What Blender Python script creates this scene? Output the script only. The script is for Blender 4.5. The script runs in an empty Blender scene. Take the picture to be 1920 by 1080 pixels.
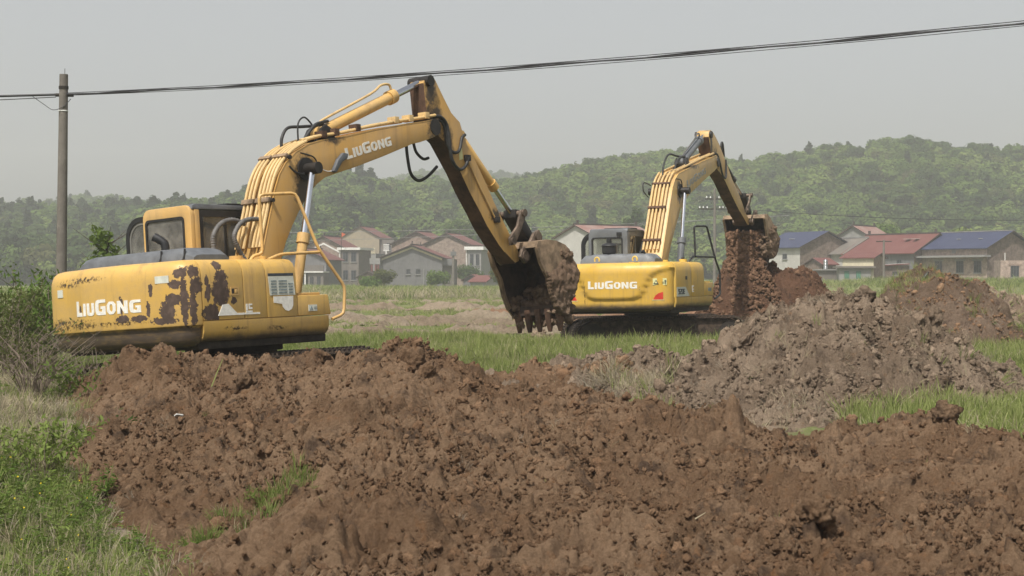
import bpy, bmesh, math, random
import numpy as np
from mathutils import Vector, Matrix, Euler
R = math.radians
random.seed(7)
rng = np.random.default_rng(11)
scene = bpy.context.scene
COL = scene.collection

# ------------------------------------------------------------------ camera
CAM_Z = 1.64
cam_data = bpy.data.cameras.new('camera')
cam_data.sensor_width = 36.0
cam_data.lens = 3000.0 / 1920.0 * 36.0
cam_data.clip_start = 0.1
cam_data.clip_end = 6000.0
cam = bpy.data.objects.new('camera', cam_data)
COL.objects.link(cam)
cam.location = (0, 0, CAM_Z)
cam.rotation_euler = (R(90) - math.atan(20 / 3000.0), 0, 0)
scene.camera = cam

# ------------------------------------------------------------------ world and sun
SUN_EL = R(58)
SUN_H = Vector((0.42, 0.91)).normalized()          # horizontal direction in which the light travels
world = bpy.data.worlds.new('World')
scene.world = world
world.use_nodes = True
wn = world.node_tree.nodes
wl = world.node_tree.links
wn.clear()
sky = wn.new('ShaderNodeTexSky')
sky.sky_type = 'NISHITA'
sky.sun_disc = False
sky.sun_elevation = SUN_EL
sky.sun_rotation = math.atan2(-SUN_H.x, -SUN_H.y)
sky.altitude = 100
sky.air_density = 1.0
sky.dust_density = 4.0
sky.ozone_density = 1.0
hs = wn.new('ShaderNodeHueSaturation')
hs.inputs['Saturation'].default_value = 0.26       # dusty, washed-out spring sky
bg = wn.new('ShaderNodeBackground')
bg.inputs['Strength'].default_value = 0.137
wo = wn.new('ShaderNodeOutputWorld')
wl.new(sky.outputs[0], hs.inputs['Color'])
wl.new(hs.outputs[0], bg.inputs['Color'])
wl.new(bg.outputs[0], wo.inputs['Surface'])

sun_data = bpy.data.lights.new('sun', 'SUN')
sun_data.energy = 5.0
sun_data.angle = R(1.2)
sun_data.color = (1.0, 0.955, 0.88)
sun = bpy.data.objects.new('sun', sun_data)
COL.objects.link(sun)
ldir = Vector((SUN_H.x * math.cos(SUN_EL), SUN_H.y * math.cos(SUN_EL), -math.sin(SUN_EL)))
sun.rotation_euler = ldir.to_track_quat('-Z', 'Y').to_euler()
sun.location = (-20, -40, 60)

scene.view_settings.view_transform = 'Standard'
scene.view_settings.look = 'None'
scene.view_settings.exposure = 0.0
scene.view_settings.gamma = 1.0
scene.view_settings.use_curve_mapping = False
scene.render.engine = 'CYCLES'
cy = scene.cycles
cy.use_denoising = True
cy.max_bounces = 8
cy.diffuse_bounces = 3
cy.glossy_bounces = 3
cy.transmission_bounces = 6
cy.transparent_max_bounces = 16
cy.volume_bounces = 1
cy.sample_clamp_indirect = 6.0
cy.caustics_reflective = False
cy.caustics_refractive = False

# ------------------------------------------------------------------ numpy noise
def _h(ix, iy, iz, seed):
    n = (ix.astype(np.int64) * 374761393 + iy.astype(np.int64) * 668265263 + iz.astype(np.int64) * 2147483647 + seed * 974634777) & 0xFFFFFFFF
    n = ((n ^ (n >> 13)) * 1274126177) & 0xFFFFFFFF
    n = ((n ^ (n >> 16)) * 2246822519) & 0xFFFFFFFF
    return ((n ^ (n >> 15)) & 0xFFFFFF) / float(0x1000000)

def vnoise(x, y, seed=0, z=None):
    """smooth value noise in -1..1, 2-D or 3-D"""
    if z is None:
        x0 = np.floor(x); y0 = np.floor(y)
        fx = x - x0; fy = y - y0
        fx = fx * fx * fx * (fx * (fx * 6 - 15) + 10); fy = fy * fy * fy * (fy * (fy * 6 - 15) + 10)
        o = np.zeros_like(x0)
        a = _h(x0, y0, o, seed); b = _h(x0 + 1, y0, o, seed); c = _h(x0, y0 + 1, o, seed); d = _h(x0 + 1, y0 + 1, o, seed)
        return (a + (b - a) * fx + (c - a) * fy + (a - b - c + d) * fx * fy) * 2 - 1
    x0 = np.floor(x); y0 = np.floor(y); z0 = np.floor(z)
    fx = x - x0; fy = y - y0; fz = z - z0
    fx = fx * fx * (3 - 2 * fx); fy = fy * fy * (3 - 2 * fy); fz = fz * fz * (3 - 2 * fz)
    r = 0
    for i in (0, 1):
        for j in (0, 1):
            for k in (0, 1):
                r = r + _h(x0 + i, y0 + j, z0 + k, seed) * (fx if i else 1 - fx) * (fy if j else 1 - fy) * (fz if k else 1 - fz)
    return r * 2 - 1

def fbm(x, y, oct=4, seed=0, gain=0.5, z=None):
    r = 0; a = 1.0; f = 1.0; t = 0
    for o in range(oct):
        r = r + a * vnoise(x * f + 17.3 * o, y * f - 9.1 * o, seed + o, None if z is None else z * f + 3.7 * o)
        t += a; a *= gain; f *= 2.03
    return r / t

def clodbumps(x, y, s, seed, rmin=0.35, rmax=0.75):
    """rounded lumps of about size s scattered at random (upper envelope), in metres"""
    X = x / s; Y = y / s
    x0 = np.floor(X); y0 = np.floor(Y)
    best = np.zeros_like(X)
    for i in (-1, 0, 1):
        for j in (-1, 0, 1):
            cx = x0 + i; cy_ = y0 + j; o = np.zeros_like(cx)
            px = cx + _h(cx, cy_, o, seed); py = cy_ + _h(cx, cy_, o + 1, seed)
            rr = rmin + (rmax - rmin) * _h(cx, cy_, o + 2, seed) ** 2
            d2 = ((X - px) ** 2 + (Y - py) ** 2) / (rr * rr)
            hgt = rr * np.sqrt(np.clip(1 - d2, 0, 1))
            best = np.maximum(best, hgt)
    return best * s

# ------------------------------------------------------------------ object helpers
def tag(o, label=None, cat=None, group=None, kind=None):
    if label: o['label'] = label
    if cat: o['category'] = cat
    if group: o['group'] = group
    if kind: o['kind'] = kind
    return o

def empty(name, loc=(0, 0, 0), label=None, cat=None, group=None, matrix=None):
    o = bpy.data.objects.new(name, None)
    o.empty_display_size = 0.3
    COL.objects.link(o)
    if matrix is not None: o.matrix_world = matrix
    else: o.location = loc
    return tag(o, label, cat, group)

def link(name, me, parent=None):
    o = bpy.data.objects.new(name, me)
    COL.objects.link(o)
    if parent is not None: o.parent = parent
    return o

def finish(me, angle=38):
    me.polygons.foreach_set('use_smooth', [True] * len(me.polygons))
    me.set_sharp_from_angle(angle=R(angle))

def np_mesh(name, co, quads, mats=(), smooth=True):
    """mesh from numpy vertices (n,3) and index array (m,3|4)"""
    me = bpy.data.meshes.new(name)
    n = len(co); k = quads.shape[1]; m = len(quads)
    me.vertices.add(n); me.vertices.foreach_set('co', np.ascontiguousarray(co, dtype=np.float32).ravel())
    me.loops.add(m * k); me.loops.foreach_set('vertex_index', np.ascontiguousarray(quads, dtype=np.int32).ravel())
    me.polygons.add(m); me.polygons.foreach_set('loop_start', np.arange(0, m * k, k, dtype=np.int32))
    if smooth: me.polygons.foreach_set('use_smooth', np.ones(m, dtype=bool))
    me.update(calc_edges=True)
    for mt in mats: me.materials.append(mt)
    return me

class MB:
    """collects shapes, then links them as ONE mesh object"""
    def __init__(s): s.v = []; s.f = []; s.m = []; s.mi = 0
    def add(s, vs, fs):
        b = len(s.v); s.v += [tuple(p) for p in vs]
        s.f += [[b + i for i in f] for f in fs]; s.m += [s.mi] * len(fs)
        return s
    def slot(s, i): s.mi = i; return s
    def box(s, x0, x1, y0, y1, z0, z1):
        vs = [(x, y, z) for z in (z0, z1) for y in (y0, y1) for x in (x0, x1)]
        return s.add(vs, [(0, 2, 3, 1), (4, 5, 7, 6), (0, 1, 5, 4), (2, 6, 7, 3), (0, 4, 6, 2), (1, 3, 7, 5)])
    def prism(s, poly, a, b, axis='x'):
        """polygon (u,v) extruded from a to b along axis; x:(y,z)  y:(x,z)  z:(x,y)"""
        n = len(poly)
        def P(u, v, t): return {'x': (t, u, v), 'y': (u, t, v), 'z': (u, v, t)}[axis]
        vs = [P(u, v, a) for u, v in poly] + [P(u, v, b) for u, v in poly]
        fs = [tuple(range(n))[::-1], tuple(range(n, 2 * n))]
        fs += [(i, (i + 1) % n, n + (i + 1) % n, n + i) for i in range(n)]
        return s.add(vs, fs)
    def strip(s, line, a, b, t, axis='x'):
        """open polyline (u,v) as a sheet of thickness t, extruded from a to b"""
        n = len(line); off = []
        for i, (u, v) in enumerate(line):
            p = Vector(line[max(i - 1, 0)]); q = Vector(line[min(i + 1, n - 1)])
            d = (q - p).normalized(); off.append((u - d.y * t, v + d.x * t))
        return s.prism(list(line) + off[::-1], a, b, axis)
    def tube(s, path, r, n=8, caps=True):
        path = [Vector(p) for p in path]; N = len(path)
        rr = r if isinstance(r, (list, tuple)) else [r] * N
        rings = []; up = None
        for i, p in enumerate(path):
            d = (path[min(i + 1, N - 1)] - path[max(i - 1, 0)]).normalized()
            if up is None:
                up = Vector((0, 0, 1)) if abs(d.z) < 0.9 else Vector((1, 0, 0))
            a = d.cross(up).normalized(); up = a.cross(d).normalized()
            rings.append([p + (a * math.cos(2 * math.pi * k / n) + up * math.sin(2 * math.pi * k / n)) * rr[i] for k in range(n)])
        vs = [q for rg in rings for q in rg]
        fs = [(i * n + k, i * n + (k + 1) % n, (i + 1) * n + (k + 1) % n, (i + 1) * n + k) for i in range(N - 1) for k in range(n)]
        if caps: fs += [tuple(range(n))[::-1], tuple(range((N - 1) * n, N * n))]
        return s.add(vs, fs)
    def cyl(s, p, q, r, n=16, r2=None):
        return s.tube([p, q], [r, r if r2 is None else r2], n)
    def build(s, name, mats, parent=None, bevel=0, seg=2, angle=38, smooth=True):
        me = bpy.data.meshes.new(name)
        me.from_pydata(s.v, [], s.f)
        if not isinstance(mats, (list, tuple)): mats = [mats]
        for m in mats: me.materials.append(m)
        me.polygons.foreach_set('material_index', s.m)
        bm = bmesh.new(); bm.from_mesh(me)
        bmesh.ops.recalc_face_normals(bm, faces=bm.faces)
        if bevel:
            es = [e for e in bm.edges if len(e.link_faces) == 2 and e.calc_face_angle(0) > R(28)]
            bmesh.ops.bevel(bm, geom=es, offset=bevel, segments=seg, affect='EDGES', clamp_overlap=True, profile=0.6)
        bm.to_mesh(me); bm.free()
        if smooth: finish(me, angle)
        me.update()
        return link(name, me, parent)

def arc(pts, n=6):
    """Catmull-Rom through points"""
    P = [Vector(p) for p in pts]; out = []
    for i in range(len(P) - 1):
        a = P[max(i - 1, 0)]; b = P[i]; c = P[i + 1]; d = P[min(i + 2, len(P) - 1)]
        for k in range(n):
            t = k / n
            out.append(0.5 * ((2 * b) + (c - a) * t + (2 * a - 5 * b + 4 * c - d) * t * t + (3 * b - a - 3 * c + d) * t ** 3))
    out.append(P[-1])
    return out

def scatter(name, pts, rots, scl, idx, src, parent=None):
    """geometry-node instances of the meshes in collection src on a cloud of points"""
    me = bpy.data.meshes.new(name)
    n = len(pts)
    me.vertices.add(n); me.vertices.foreach_set('co', np.asarray(pts, dtype=np.float32).ravel())
    a = me.attributes.new('rot', 'FLOAT_VECTOR', 'POINT'); a.data.foreach_set('vector', np.asarray(rots, dtype=np.float32).ravel())
    a = me.attributes.new('scl', 'FLOAT_VECTOR', 'POINT'); a.data.foreach_set('vector', np.asarray(scl, dtype=np.float32).ravel())
    a = me.attributes.new('idx', 'INT', 'POINT'); a.data.foreach_set('value', np.asarray(idx, dtype=np.int32))
    o = link(name, me, parent)
    g = bpy.data.node_groups.new(name + '_nodes', 'GeometryNodeTree')
    g.interface.new_socket('Geometry', in_out='INPUT', socket_type='NodeSocketGeometry')
    g.interface.new_socket('Geometry', in_out='OUTPUT', socket_type='NodeSocketGeometry')
    N = g.nodes; L = g.links
    gi = N.new('NodeGroupInput'); go = N.new('NodeGroupOutput')
    ip = N.new('GeometryNodeInstanceOnPoints'); ci = N.new('GeometryNodeCollectionInfo')
    ci.inputs['Collection'].default_value = src
    ci.inputs['Separate Children'].default_value = True
    ci.inputs['Reset Children'].default_value = True
    ip.inputs['Pick Instance'].default_value = True
    def attr(nm, ty):
        k = N.new('GeometryNodeInputNamedAttribute'); k.data_type = ty; k.inputs['Name'].default_value = nm
        return k.outputs['Attribute']
    L.new(gi.outputs[0], ip.inputs['Points']); L.new(ci.outputs[0], ip.inputs['Instance'])
    L.new(attr('idx', 'INT'), ip.inputs['Instance Index'])
    L.new(attr('rot', 'FLOAT_VECTOR'), ip.inputs['Rotation'])
    L.new(attr('scl', 'FLOAT_VECTOR'), ip.inputs['Scale'])
    L.new(ip.outputs[0], go.inputs[0])
    o.modifiers.new('scatter', 'NODES').node_group = g
    return o

def source(name, meshes):
    c = bpy.data.collections.new(name)
    for i, me in enumerate(meshes):
        c.objects.link(bpy.data.objects.new('%s_%02d' % (name, i), me))
    return c

# ------------------------------------------------------------------ materials
class NT:
    def __init__(s, name):
        s.mat = bpy.data.materials.new(name); s.mat.use_nodes = True
        s.t = s.mat.node_tree; s.t.nodes.clear()
        s.out = s.t.nodes.new('ShaderNodeOutputMaterial')
        tc = s.t.nodes.new('ShaderNodeTexCoord'); s.obj = tc.outputs['Object']
    def n(s, ty, ins=None, **kw):
        k = s.t.nodes.new(ty)
        for a, b in kw.items(): setattr(k, a, b)
        for a, b in (ins or {}).items():
            if hasattr(b, 'is_linked') or isinstance(b, bpy.types.NodeSocket): s.t.links.new(b, k.inputs[a])
            else: k.inputs[a].default_value = b
        return k
    def noise(s, scale, detail=4, rough=0.55, vec=None, dist=0.0):
        return s.n('ShaderNodeTexNoise', {'Vector': vec or s.obj, 'Scale': scale, 'Detail': detail, 'Roughness': rough, 'Distortion': dist}).outputs[0]
    def ramp(s, fac, a, b, lo=0.0, hi=1.0):
        return s.n('ShaderNodeMapRange', {'Value': fac, 'From Min': a, 'From Max': b, 'To Min': lo, 'To Max': hi}, interpolation_type='SMOOTHSTEP').outputs[0]
    def mix(s, fac, a, b, mode='MIX'):
        k = s.t.nodes.new('ShaderNodeMix'); k.data_type = 'RGBA'; k.blend_type = mode
        for i, v in ((0, fac), (6, a), (7, b)):
            if isinstance(v, bpy.types.NodeSocket): s.t.links.new(v, k.inputs[i])
            else: k.inputs[i].default_value = (v if i == 0 else (tuple(v) + (1,) if len(v) == 3 else v))
        return k.outputs[2]
    def math(s, op, a, b=0.0, c=0.0, clamp=False):
        k = s.t.nodes.new('ShaderNodeMath'); k.operation = op; k.use_clamp = clamp
        for i, v in ((0, a), (1, b), (2, c)):
            if isinstance(v, bpy.types.NodeSocket): s.t.links.new(v, k.inputs[i])
            else: k.inputs[i].default_value = v
        return k.outputs[0]
    def vmath(s, op, a, b=(0, 0, 0)):
        k = s.t.nodes.new('ShaderNodeVectorMath'); k.operation = op
        for i, v in ((0, a), (1, b)):
            if isinstance(v, bpy.types.NodeSocket): s.t.links.new(v, k.inputs[i])
            else: k.inputs[i].default_value = v
        return k.outputs['Value'] if op in ('LENGTH', 'DOT_PRODUCT') else k.outputs[0]
    def bump(s, h, dist, strength=1.0, nrm=None):
        i = {'Height': h, 'Distance': dist, 'Strength': strength}
        if nrm is not None: i['Normal'] = nrm
        return s.n('ShaderNodeBump', i).outputs[0]
    def pbsdf(s, col, rough=0.6, metal=0.0, normal=None, spec=0.4, coat=0.0):
        i = {'Roughness': rough, 'Metallic': metal, 'Specular IOR Level': spec, 'Coat Weight': coat, 'Coat Roughness': 0.25}
        i['Base Color'] = col if isinstance(col, bpy.types.NodeSocket) else tuple(col) + (1,)
        if normal is not None: i['Normal'] = normal
        return s.n('ShaderNodeBsdfPrincipled', i).outputs[0]
    def done(s, sh):
        s.t.links.new(sh, s.out.inputs['Surface']); return s.mat
    def rand(s): return s.n('ShaderNodeObjectInfo').outputs['Random']
    def sep(s, v=None):
        return s.n('ShaderNodeSeparateXYZ', {'Vector': v or s.obj}).outputs

def simple(name, col, rough=0.6, metal=0.0, var=0.25, scale=6.0, bumpd=0.0, spec=0.4):
    t = NT(name)
    dk = tuple(c * (1 - var) for c in col); lt = tuple(min(1, c * (1 + var)) for c in col)
    c = t.mix(t.ramp(t.noise(scale, 6, 0.65), 0.3, 0.7), dk, lt)
    nr = t.bump(t.noise(scale * 6, 5, 0.6), bumpd) if bumpd else None
    return t.done(t.pbsdf(c, rough, metal, nr, spec))

def soil(name, c1, c2, c3, c4, bump=0.03, scale=1.0):
    """loose earth: broad colour drift, darker damp patches, redder lumps, fine crumbs"""
    t = NT(name)
    c = t.mix(t.ramp(t.noise(0.9 * scale, 6, 0.68), 0.42, 0.58), c1, c2)
    c = t.mix(t.ramp(t.noise(3.1 * scale, 6, 0.65), 0.52, 0.68), c, c3)
    c = t.mix(t.ramp(t.noise(7.3 * scale, 6, 0.7), 0.55, 0.72), c, c4)
    n2 = t.noise(38 * scale, 6, 0.75)
    c = t.mix(t.ramp(n2, 0.3, 0.75, 0.0, 1.0), t.mix(0.28, c, (0.03, 0.02, 0.015)), t.mix(0.12, c, (0.5, 0.4, 0.3)))
    b = t.bump(t.noise(12 * scale, 9, 0.78), bump * 1.6)
    b = t.bump(t.noise(40 * scale, 7, 0.8), bump * 1.25, 1.0, b)
    return t.done(t.pbsdf(c, 0.95, 0, b, 0.12))

def patches(t, plist, warp=0.05, wscale=9.0, edge=0.07, ragged=1.7):
    """mask of irregular worn patches: (cx,cy,cz, rx,ry,rz) in the object's own metres"""
    w = t.vmath('SCALE', t.vmath('SUBTRACT', t.n('ShaderNodeTexNoise', {'Vector': t.obj, 'Scale': wscale, 'Detail': 5.0, 'Roughness': 0.65}).outputs[1], (0.5, 0.5, 0.5)))
    w.node.inputs['Scale'].default_value = warp * 2.2
    p = t.vmath('ADD', t.obj, w)
    d = None
    for (x, y, z, rx, ry, rz) in plist:
        q = t.vmath('LENGTH', t.vmath('MULTIPLY', t.vmath('SUBTRACT', p, (x, y, z)), (1 / rx, 1 / ry, 1 / rz)))
        d = q if d is None else t.math('MINIMUM', d, q)
    d = t.math('ADD', d, t.math('MULTIPLY', t.math('SUBTRACT', t.noise(wscale * 2.2, 7, 0.7), 0.5), ragged))
    return t.ramp(d, 1 - edge, 1 + edge * 0.25, 1.0, 0.0)

def paint(name, col, fade, rust=(0.066, 0.044, 0.034), worn=None, grime_z=None, chips=0.70, rough=0.42, grease=None, scratches=None, mud=0.62):
    t = NT(name)
    c = t.mix(t.ramp(t.noise(1.3, 5, 0.6), 0.3, 0.7), col, fade)
    # thin dust film
    c = t.mix(t.ramp(t.noise(2.6, 8, 0.75), 0.38, 0.80, 0.0, 0.50), c, (0.30, 0.205, 0.12))
    # rain streaks down the panels
    mp = t.n('ShaderNodeMapping', {'Vector': t.obj, 'Scale': (9, 9, 0.8)}).outputs[0]
    c = t.mix(t.ramp(t.noise(1.0, 5, 0.6, mp), 0.50, 0.74, 0.0, 0.42), c, (0.20, 0.125, 0.06))
    ro = rough
    m = t.ramp(t.noise(7.0, 9, 0.72), chips, chips + 0.035)          # scattered paint chips
    if worn:
        m = t.math('MAXIMUM', m, patches(t, worn))
    c = t.mix(m, c, t.mix(t.ramp(t.noise(12, 5, 0.6), 0.4, 0.7), rust, tuple(k * 1.7 for k in rust)))
    if scratches:
        s = patches(t, scratches, 0.03, 16, 0.5)
        s = t.math('MULTIPLY', s, t.ramp(t.noise(22, 6, 0.7), 0.45, 0.55))
        c = t.mix(s, c, (0.05, 0.03, 0.015))
    if grease:
        g = patches(t, grease, 0.06, 6.0, 0.55)
        c = t.mix(t.math('MULTIPLY', g, 0.93), c, (0.022, 0.018, 0.015))
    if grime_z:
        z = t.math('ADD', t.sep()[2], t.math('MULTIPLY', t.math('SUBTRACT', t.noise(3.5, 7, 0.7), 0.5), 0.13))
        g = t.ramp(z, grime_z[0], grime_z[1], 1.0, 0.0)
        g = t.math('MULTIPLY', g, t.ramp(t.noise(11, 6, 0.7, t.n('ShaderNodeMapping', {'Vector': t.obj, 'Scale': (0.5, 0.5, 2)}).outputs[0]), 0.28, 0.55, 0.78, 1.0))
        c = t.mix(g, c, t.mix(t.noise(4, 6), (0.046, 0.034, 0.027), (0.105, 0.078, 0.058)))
    b = t.bump(t.noise(55, 3, 0.6), 0.0015)
    b = t.bump(m, 0.004, -0.6, b)
    return t.done(t.pbsdf(c, t.mix(m, (ro,) * 3, (0.85,) * 3), 0, b, 0.4))

def leafmat(name, c1, c2, trans=0.35, warmth=0.0):
    t = NT(name)
    r = t.rand()
    c = t.mix(r, c1, c2)
    c = t.mix(t.ramp(t.noise(0.9, 3, 0.6), 0.3, 0.7, 0.0, 0.6), c, t.mix(0.5, c, tuple(k * 0.45 for k in c1)))
    d = t.n('ShaderNodeBsdfDiffuse', {'Color': c}).outputs[0]
    tr = t.n('ShaderNodeBsdfTranslucent', {'Color': t.mix(0.35, c, (0.20, 0.26, 0.03))}).outputs[0]
    return t.done(t.n('ShaderNodeMixShader', {0: trans, 1: d, 2: tr}).outputs[0])

def glassmat(name, tint=(0.62, 0.66, 0.64), dust_veil=0.16):
    t = NT(name)
    tr = t.n('ShaderNodeBsdfTransparent', {'Color': tint + (1,)}).outputs[0]
    gl = t.n('ShaderNodeBsdfGlossy', {'Color': (0.9, 0.92, 0.92, 1), 'Roughness': 0.03}).outputs[0]
    fr = t.n('ShaderNodeFresnel', {'IOR': 1.5}).outputs[0]
    a = t.n('ShaderNodeMixShader', {0: t.math('ADD', fr, 0.03), 1: tr, 2: gl}).outputs[0]
    df = t.n('ShaderNodeBsdfDiffuse', {'Color': (0.42, 0.40, 0.36, 1)}).outputs[0]
    return t.done(t.n('ShaderNodeMixShader', {0: t.ramp(t.noise(3, 5, 0.7), 0.3, 0.8, dust_veil * 0.3, dust_veil * 1.5), 1: a, 2: df}).outputs[0])

def brickwall(name, c1, c2, mortar, scale=1.0, grey=0.35):
    t = NT(name)
    x = t.sep()
    v = t.n('ShaderNodeCombineXYZ', {0: t.math('ADD', x[0], x[1]), 1: x[2], 2: 0.0}).outputs[0]
    b = t.n('ShaderNodeTexBrick', {'Vector': v, 'Color1': c1 + (1,), 'Color2': c2 + (1,), 'Mortar': mortar + (1,), 'Scale': scale,
                                   'Mortar Size': 0.025, 'Brick Width': 0.30, 'Row Height': 0.10, 'Bias': 0.0})
    c = t.mix(t.ramp(t.noise(0.7, 6, 0.7), 0.4, 0.7, 0.0, grey), b.outputs[0], (0.30, 0.26, 0.23))
    nz = t.noise(1.9, 8, 0.8)
    c = t.mix(t.ramp(nz, 0.35, 0.65), t.mix(0.55, c, (0.07, 0.05, 0.042)), t.mix(0.25, c, (0.55, 0.42, 0.34)))
    return t.done(t.pbsdf(c, 0.92, 0, t.bump(b.outputs[1], 0.01, -0.6), 0.15))

def plaster(name, col, stain=(0.16, 0.155, 0.15), amt=0.55, scale=0.5):
    t = NT(name)
    c = t.mix(t.ramp(t.noise(scale, 7, 0.68), 0.35, 0.72, 0.0, amt), col, stain)
    c = t.mix(t.ramp(t.noise(scale * 3.7, 7, 0.75), 0.5, 0.72, 0.0, 0.45), c, tuple(min(1, k * 1.55) for k in col))
    mp = t.n('ShaderNodeMapping', {'Vector': t.obj, 'Scale': (2.2, 2.2, 0.25)}).outputs[0]
    c = t.mix(t.ramp(t.noise(1.2, 6, 0.7, mp), 0.5, 0.8, 0.0, amt), c, tuple(k * 0.7 for k in stain))
    return t.done(t.pbsdf(c, 0.92, 0, t.bump(t.noise(9, 6, 0.7), 0.01), 0.15))

def roofmat(name, col, fade, rib=3.3):
    """ribbed sheet or tile: ribs run down the slope (object x = along the ridge is y)"""
    t = NT(name)
    x = t.sep()
    w = t.math('ABSOLUTE', t.math('SINE', t.math('MULTIPLY', x[1], rib * math.pi)))
    c = t.mix(t.ramp(t.noise(0.6, 7, 0.7), 0.3, 0.75), col, fade)
    c = t.mix(t.ramp(t.noise(2.4, 6, 0.7), 0.55, 0.8, 0.0, 0.5), c, tuple(k * 0.55 for k in col))
    return t.done(t.pbsdf(c, 0.6, 0, t.bump(w, 0.05, 0.8), 0.3))

M = {}
M['soil_red'] = soil('soil_red', (0.206, 0.121, 0.066), (0.300, 0.192, 0.114), (0.090, 0.054, 0.034), (0.258, 0.130, 0.058))
M['soil_grey'] = soil('soil_grey', (0.228, 0.166, 0.115), (0.360, 0.274, 0.196), (0.105, 0.074, 0.053), (0.265, 0.164, 0.096))
M['soil_brown'] = soil('soil_brown', (0.135, 0.090, 0.060), (0.200, 0.140, 0.098), (0.080, 0.052, 0.038), (0.185, 0.105, 0.060))
M['soil_rust'] = soil('soil_rust', (0.135, 0.064, 0.036), (0.180, 0.090, 0.052), (0.075, 0.040, 0.026), (0.180, 0.074, 0.036), 0.05)
M['soil_stuck'] = soil('soil_stuck', (0.150, 0.096, 0.062), (0.205, 0.140, 0.095), (0.095, 0.060, 0.040), (0.180, 0.105, 0.062), 0.012, 1.6)
M['yellow'] = paint('near_paint_boom', (0.47, 0.270, 0.070), (0.51, 0.310, 0.105), chips=0.68,
    grease=[(0.27, 0.86, 3.36, 0.3, 0.22, 0.34), (0.27, 0.80, 3.12, 0.3, 0.18, 0.30), (0.0, 1.5, 3.92, 0.6, 0.28, 0.13), (0, 3.95, 4.2, 0.6, 0.30, 0.6),
            (0.1, 3.98, 4.85, 0.6, 0.16, 0.38), (0.1, 4.08, 4.45, 0.6, 0.20, 0.18), (0.1, 5.5, 2.85, 0.6, 0.16, 0.14), (0.1, 4.35, 4.1, .5, .16, .25)])
M['yellow_plain'] = paint('cylinder_paint', (0.56, 0.34, 0.10), (0.58, 0.38, 0.15), chips=0.76)
M['pipe_yellow'] = paint('pipe_paint', (0.60, 0.40, 0.16), (0.64, 0.46, 0.22), chips=0.78)
M['cab_yellow'] = paint('cab_paint', (0.58, 0.355, 0.115), (0.61, 0.39, 0.15), chips=0.78)
M['far_boom'] = paint('far_paint_boom', (0.54, 0.335, 0.10), (0.58, 0.38, 0.145), chips=0.74,
    grease=[(0.27, 1.72, 3.9, 0.3, 0.22, 0.34), (0, 2.9, 4.62, 0.6, 0.7, 0.10), (0, 5.5, 4.85, 0.5, 0.28, 0.5), (0.1, 5.1, 5.3, .3, .14, .5)])
M['mud_arm'] = simple('muddy_brown_steel', (0.085, 0.045, 0.027), 0.85, 0, 0.55, 3.0, 0.006)
M['grease'] = simple('greasy_black', (0.022, 0.019, 0.017), 0.5, 0.2, 0.4, 9, 0.003)
M['chrome'] = simple('chrome_rod', (0.62, 0.64, 0.68), 0.16, 1.0, 0.08, 3)
M['rubber'] = simple('hose_rubber', (0.028, 0.028, 0.028), 0.55, 0, 0.35, 12)
M['hose_grey'] = simple('spiral_hose', (0.11, 0.105, 0.10), 0.6, 0, 0.3, 12)
M['grey_cover'] = simple('slate_grey_paint', (0.105, 0.112, 0.122), 0.5, 0, 0.28, 4.0, 0.002)
M['far_grey'] = simple('far_slate_grey_paint', (0.125, 0.132, 0.140), 0.5, 0, 0.2, 3.0, 0.002)
M['black'] = simple('black_trim', (0.018, 0.018, 0.019), 0.5, 0, 0.3, 8)
M['track_mud'] = simple('shaded_mud_steel', (0.060, 0.042, 0.030), 0.95, 0, 0.6, 7, 0.03)  # brown mud, darkened to carry the shade beneath the machine
M['dark_steel'] = simple('dark_dirty_steel', (0.030, 0.024, 0.019), 0.8, 0.1, 0.5, 5, 0.006)
M['bucket_tan'] = simple('worn_bucket_steel', (0.235, 0.165, 0.105), 0.75, 0.15, 0.5, 4, 0.004)
M['bucket_in'] = simple('shaded_muddy_lining', (0.050, 0.032, 0.023), 0.9, 0, 0.5, 5, 0.01)  # dark mud; on inner faces it also paints in the bucket's shade
M['link_steel'] = simple('greased_link_steel', (0.13, 0.095, 0.07), 0.6, 0.3, 0.6, 6, 0.004)
M['white_letter'] = simple('white_lettering', (0.72, 0.70, 0.64), 0.6, 0, 0.12, 20)
M['grey_letter'] = simple('faded_grey_lettering', (0.30, 0.30, 0.29), 0.6, 0, 0.3, 20)
M['red_plate'] = simple('red_reflector', (0.55, 0.045, 0.03), 0.35, 0, 0.15, 10)
M['sticker_pale'] = simple('pale_sticker', (0.56, 0.57, 0.50), 0.6, 0, 0.12, 12)
M['sticker_yel'] = simple('pale_yellow_sticker', (0.62, 0.60, 0.30), 0.6, 0, 0.12, 12)
M['ink'] = simple('dark_print', (0.05, 0.06, 0.07), 0.7, 0, 0.2, 20)
M['ink_pale'] = simple('faded_print', (0.22, 0.26, 0.26), 0.7, 0, 0.3, 20)
M['seat'] = simple('seat_fabric', (0.06, 0.062, 0.065), 0.9, 0, 0.3, 9)
M['cab_in'] = simple('cab_lining', (0.16, 0.155, 0.14), 0.8, 0, 0.2, 4)
M['red_box'] = simple('dark_red_console', (0.10, 0.02, 0.02), 0.6, 0, 0.2, 4)
M['glass'] = glassmat('cab_glass', (0.84, 0.86, 0.84), 0.30)  # dust film raised to brighten the panes, standing in for reflected skylight
M['glass_far'] = glassmat('cab_glass_clear', (0.74, 0.76, 0.72), 0.10)
M['pane'] = simple('house_window_pane', (0.035, 0.042, 0.048), 0.12, 0, 0.4, 1.5, 0, 0.6)
M['pane_green'] = simple('green_tinted_pane', (0.10, 0.22, 0.16), 0.15, 0, 0.3, 1.5, 0, 0.6)
M['concrete_pole'] = plaster('weathered_concrete', (0.175, 0.158, 0.138), (0.085, 0.075, 0.065), 0.65, 1.6)
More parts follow.
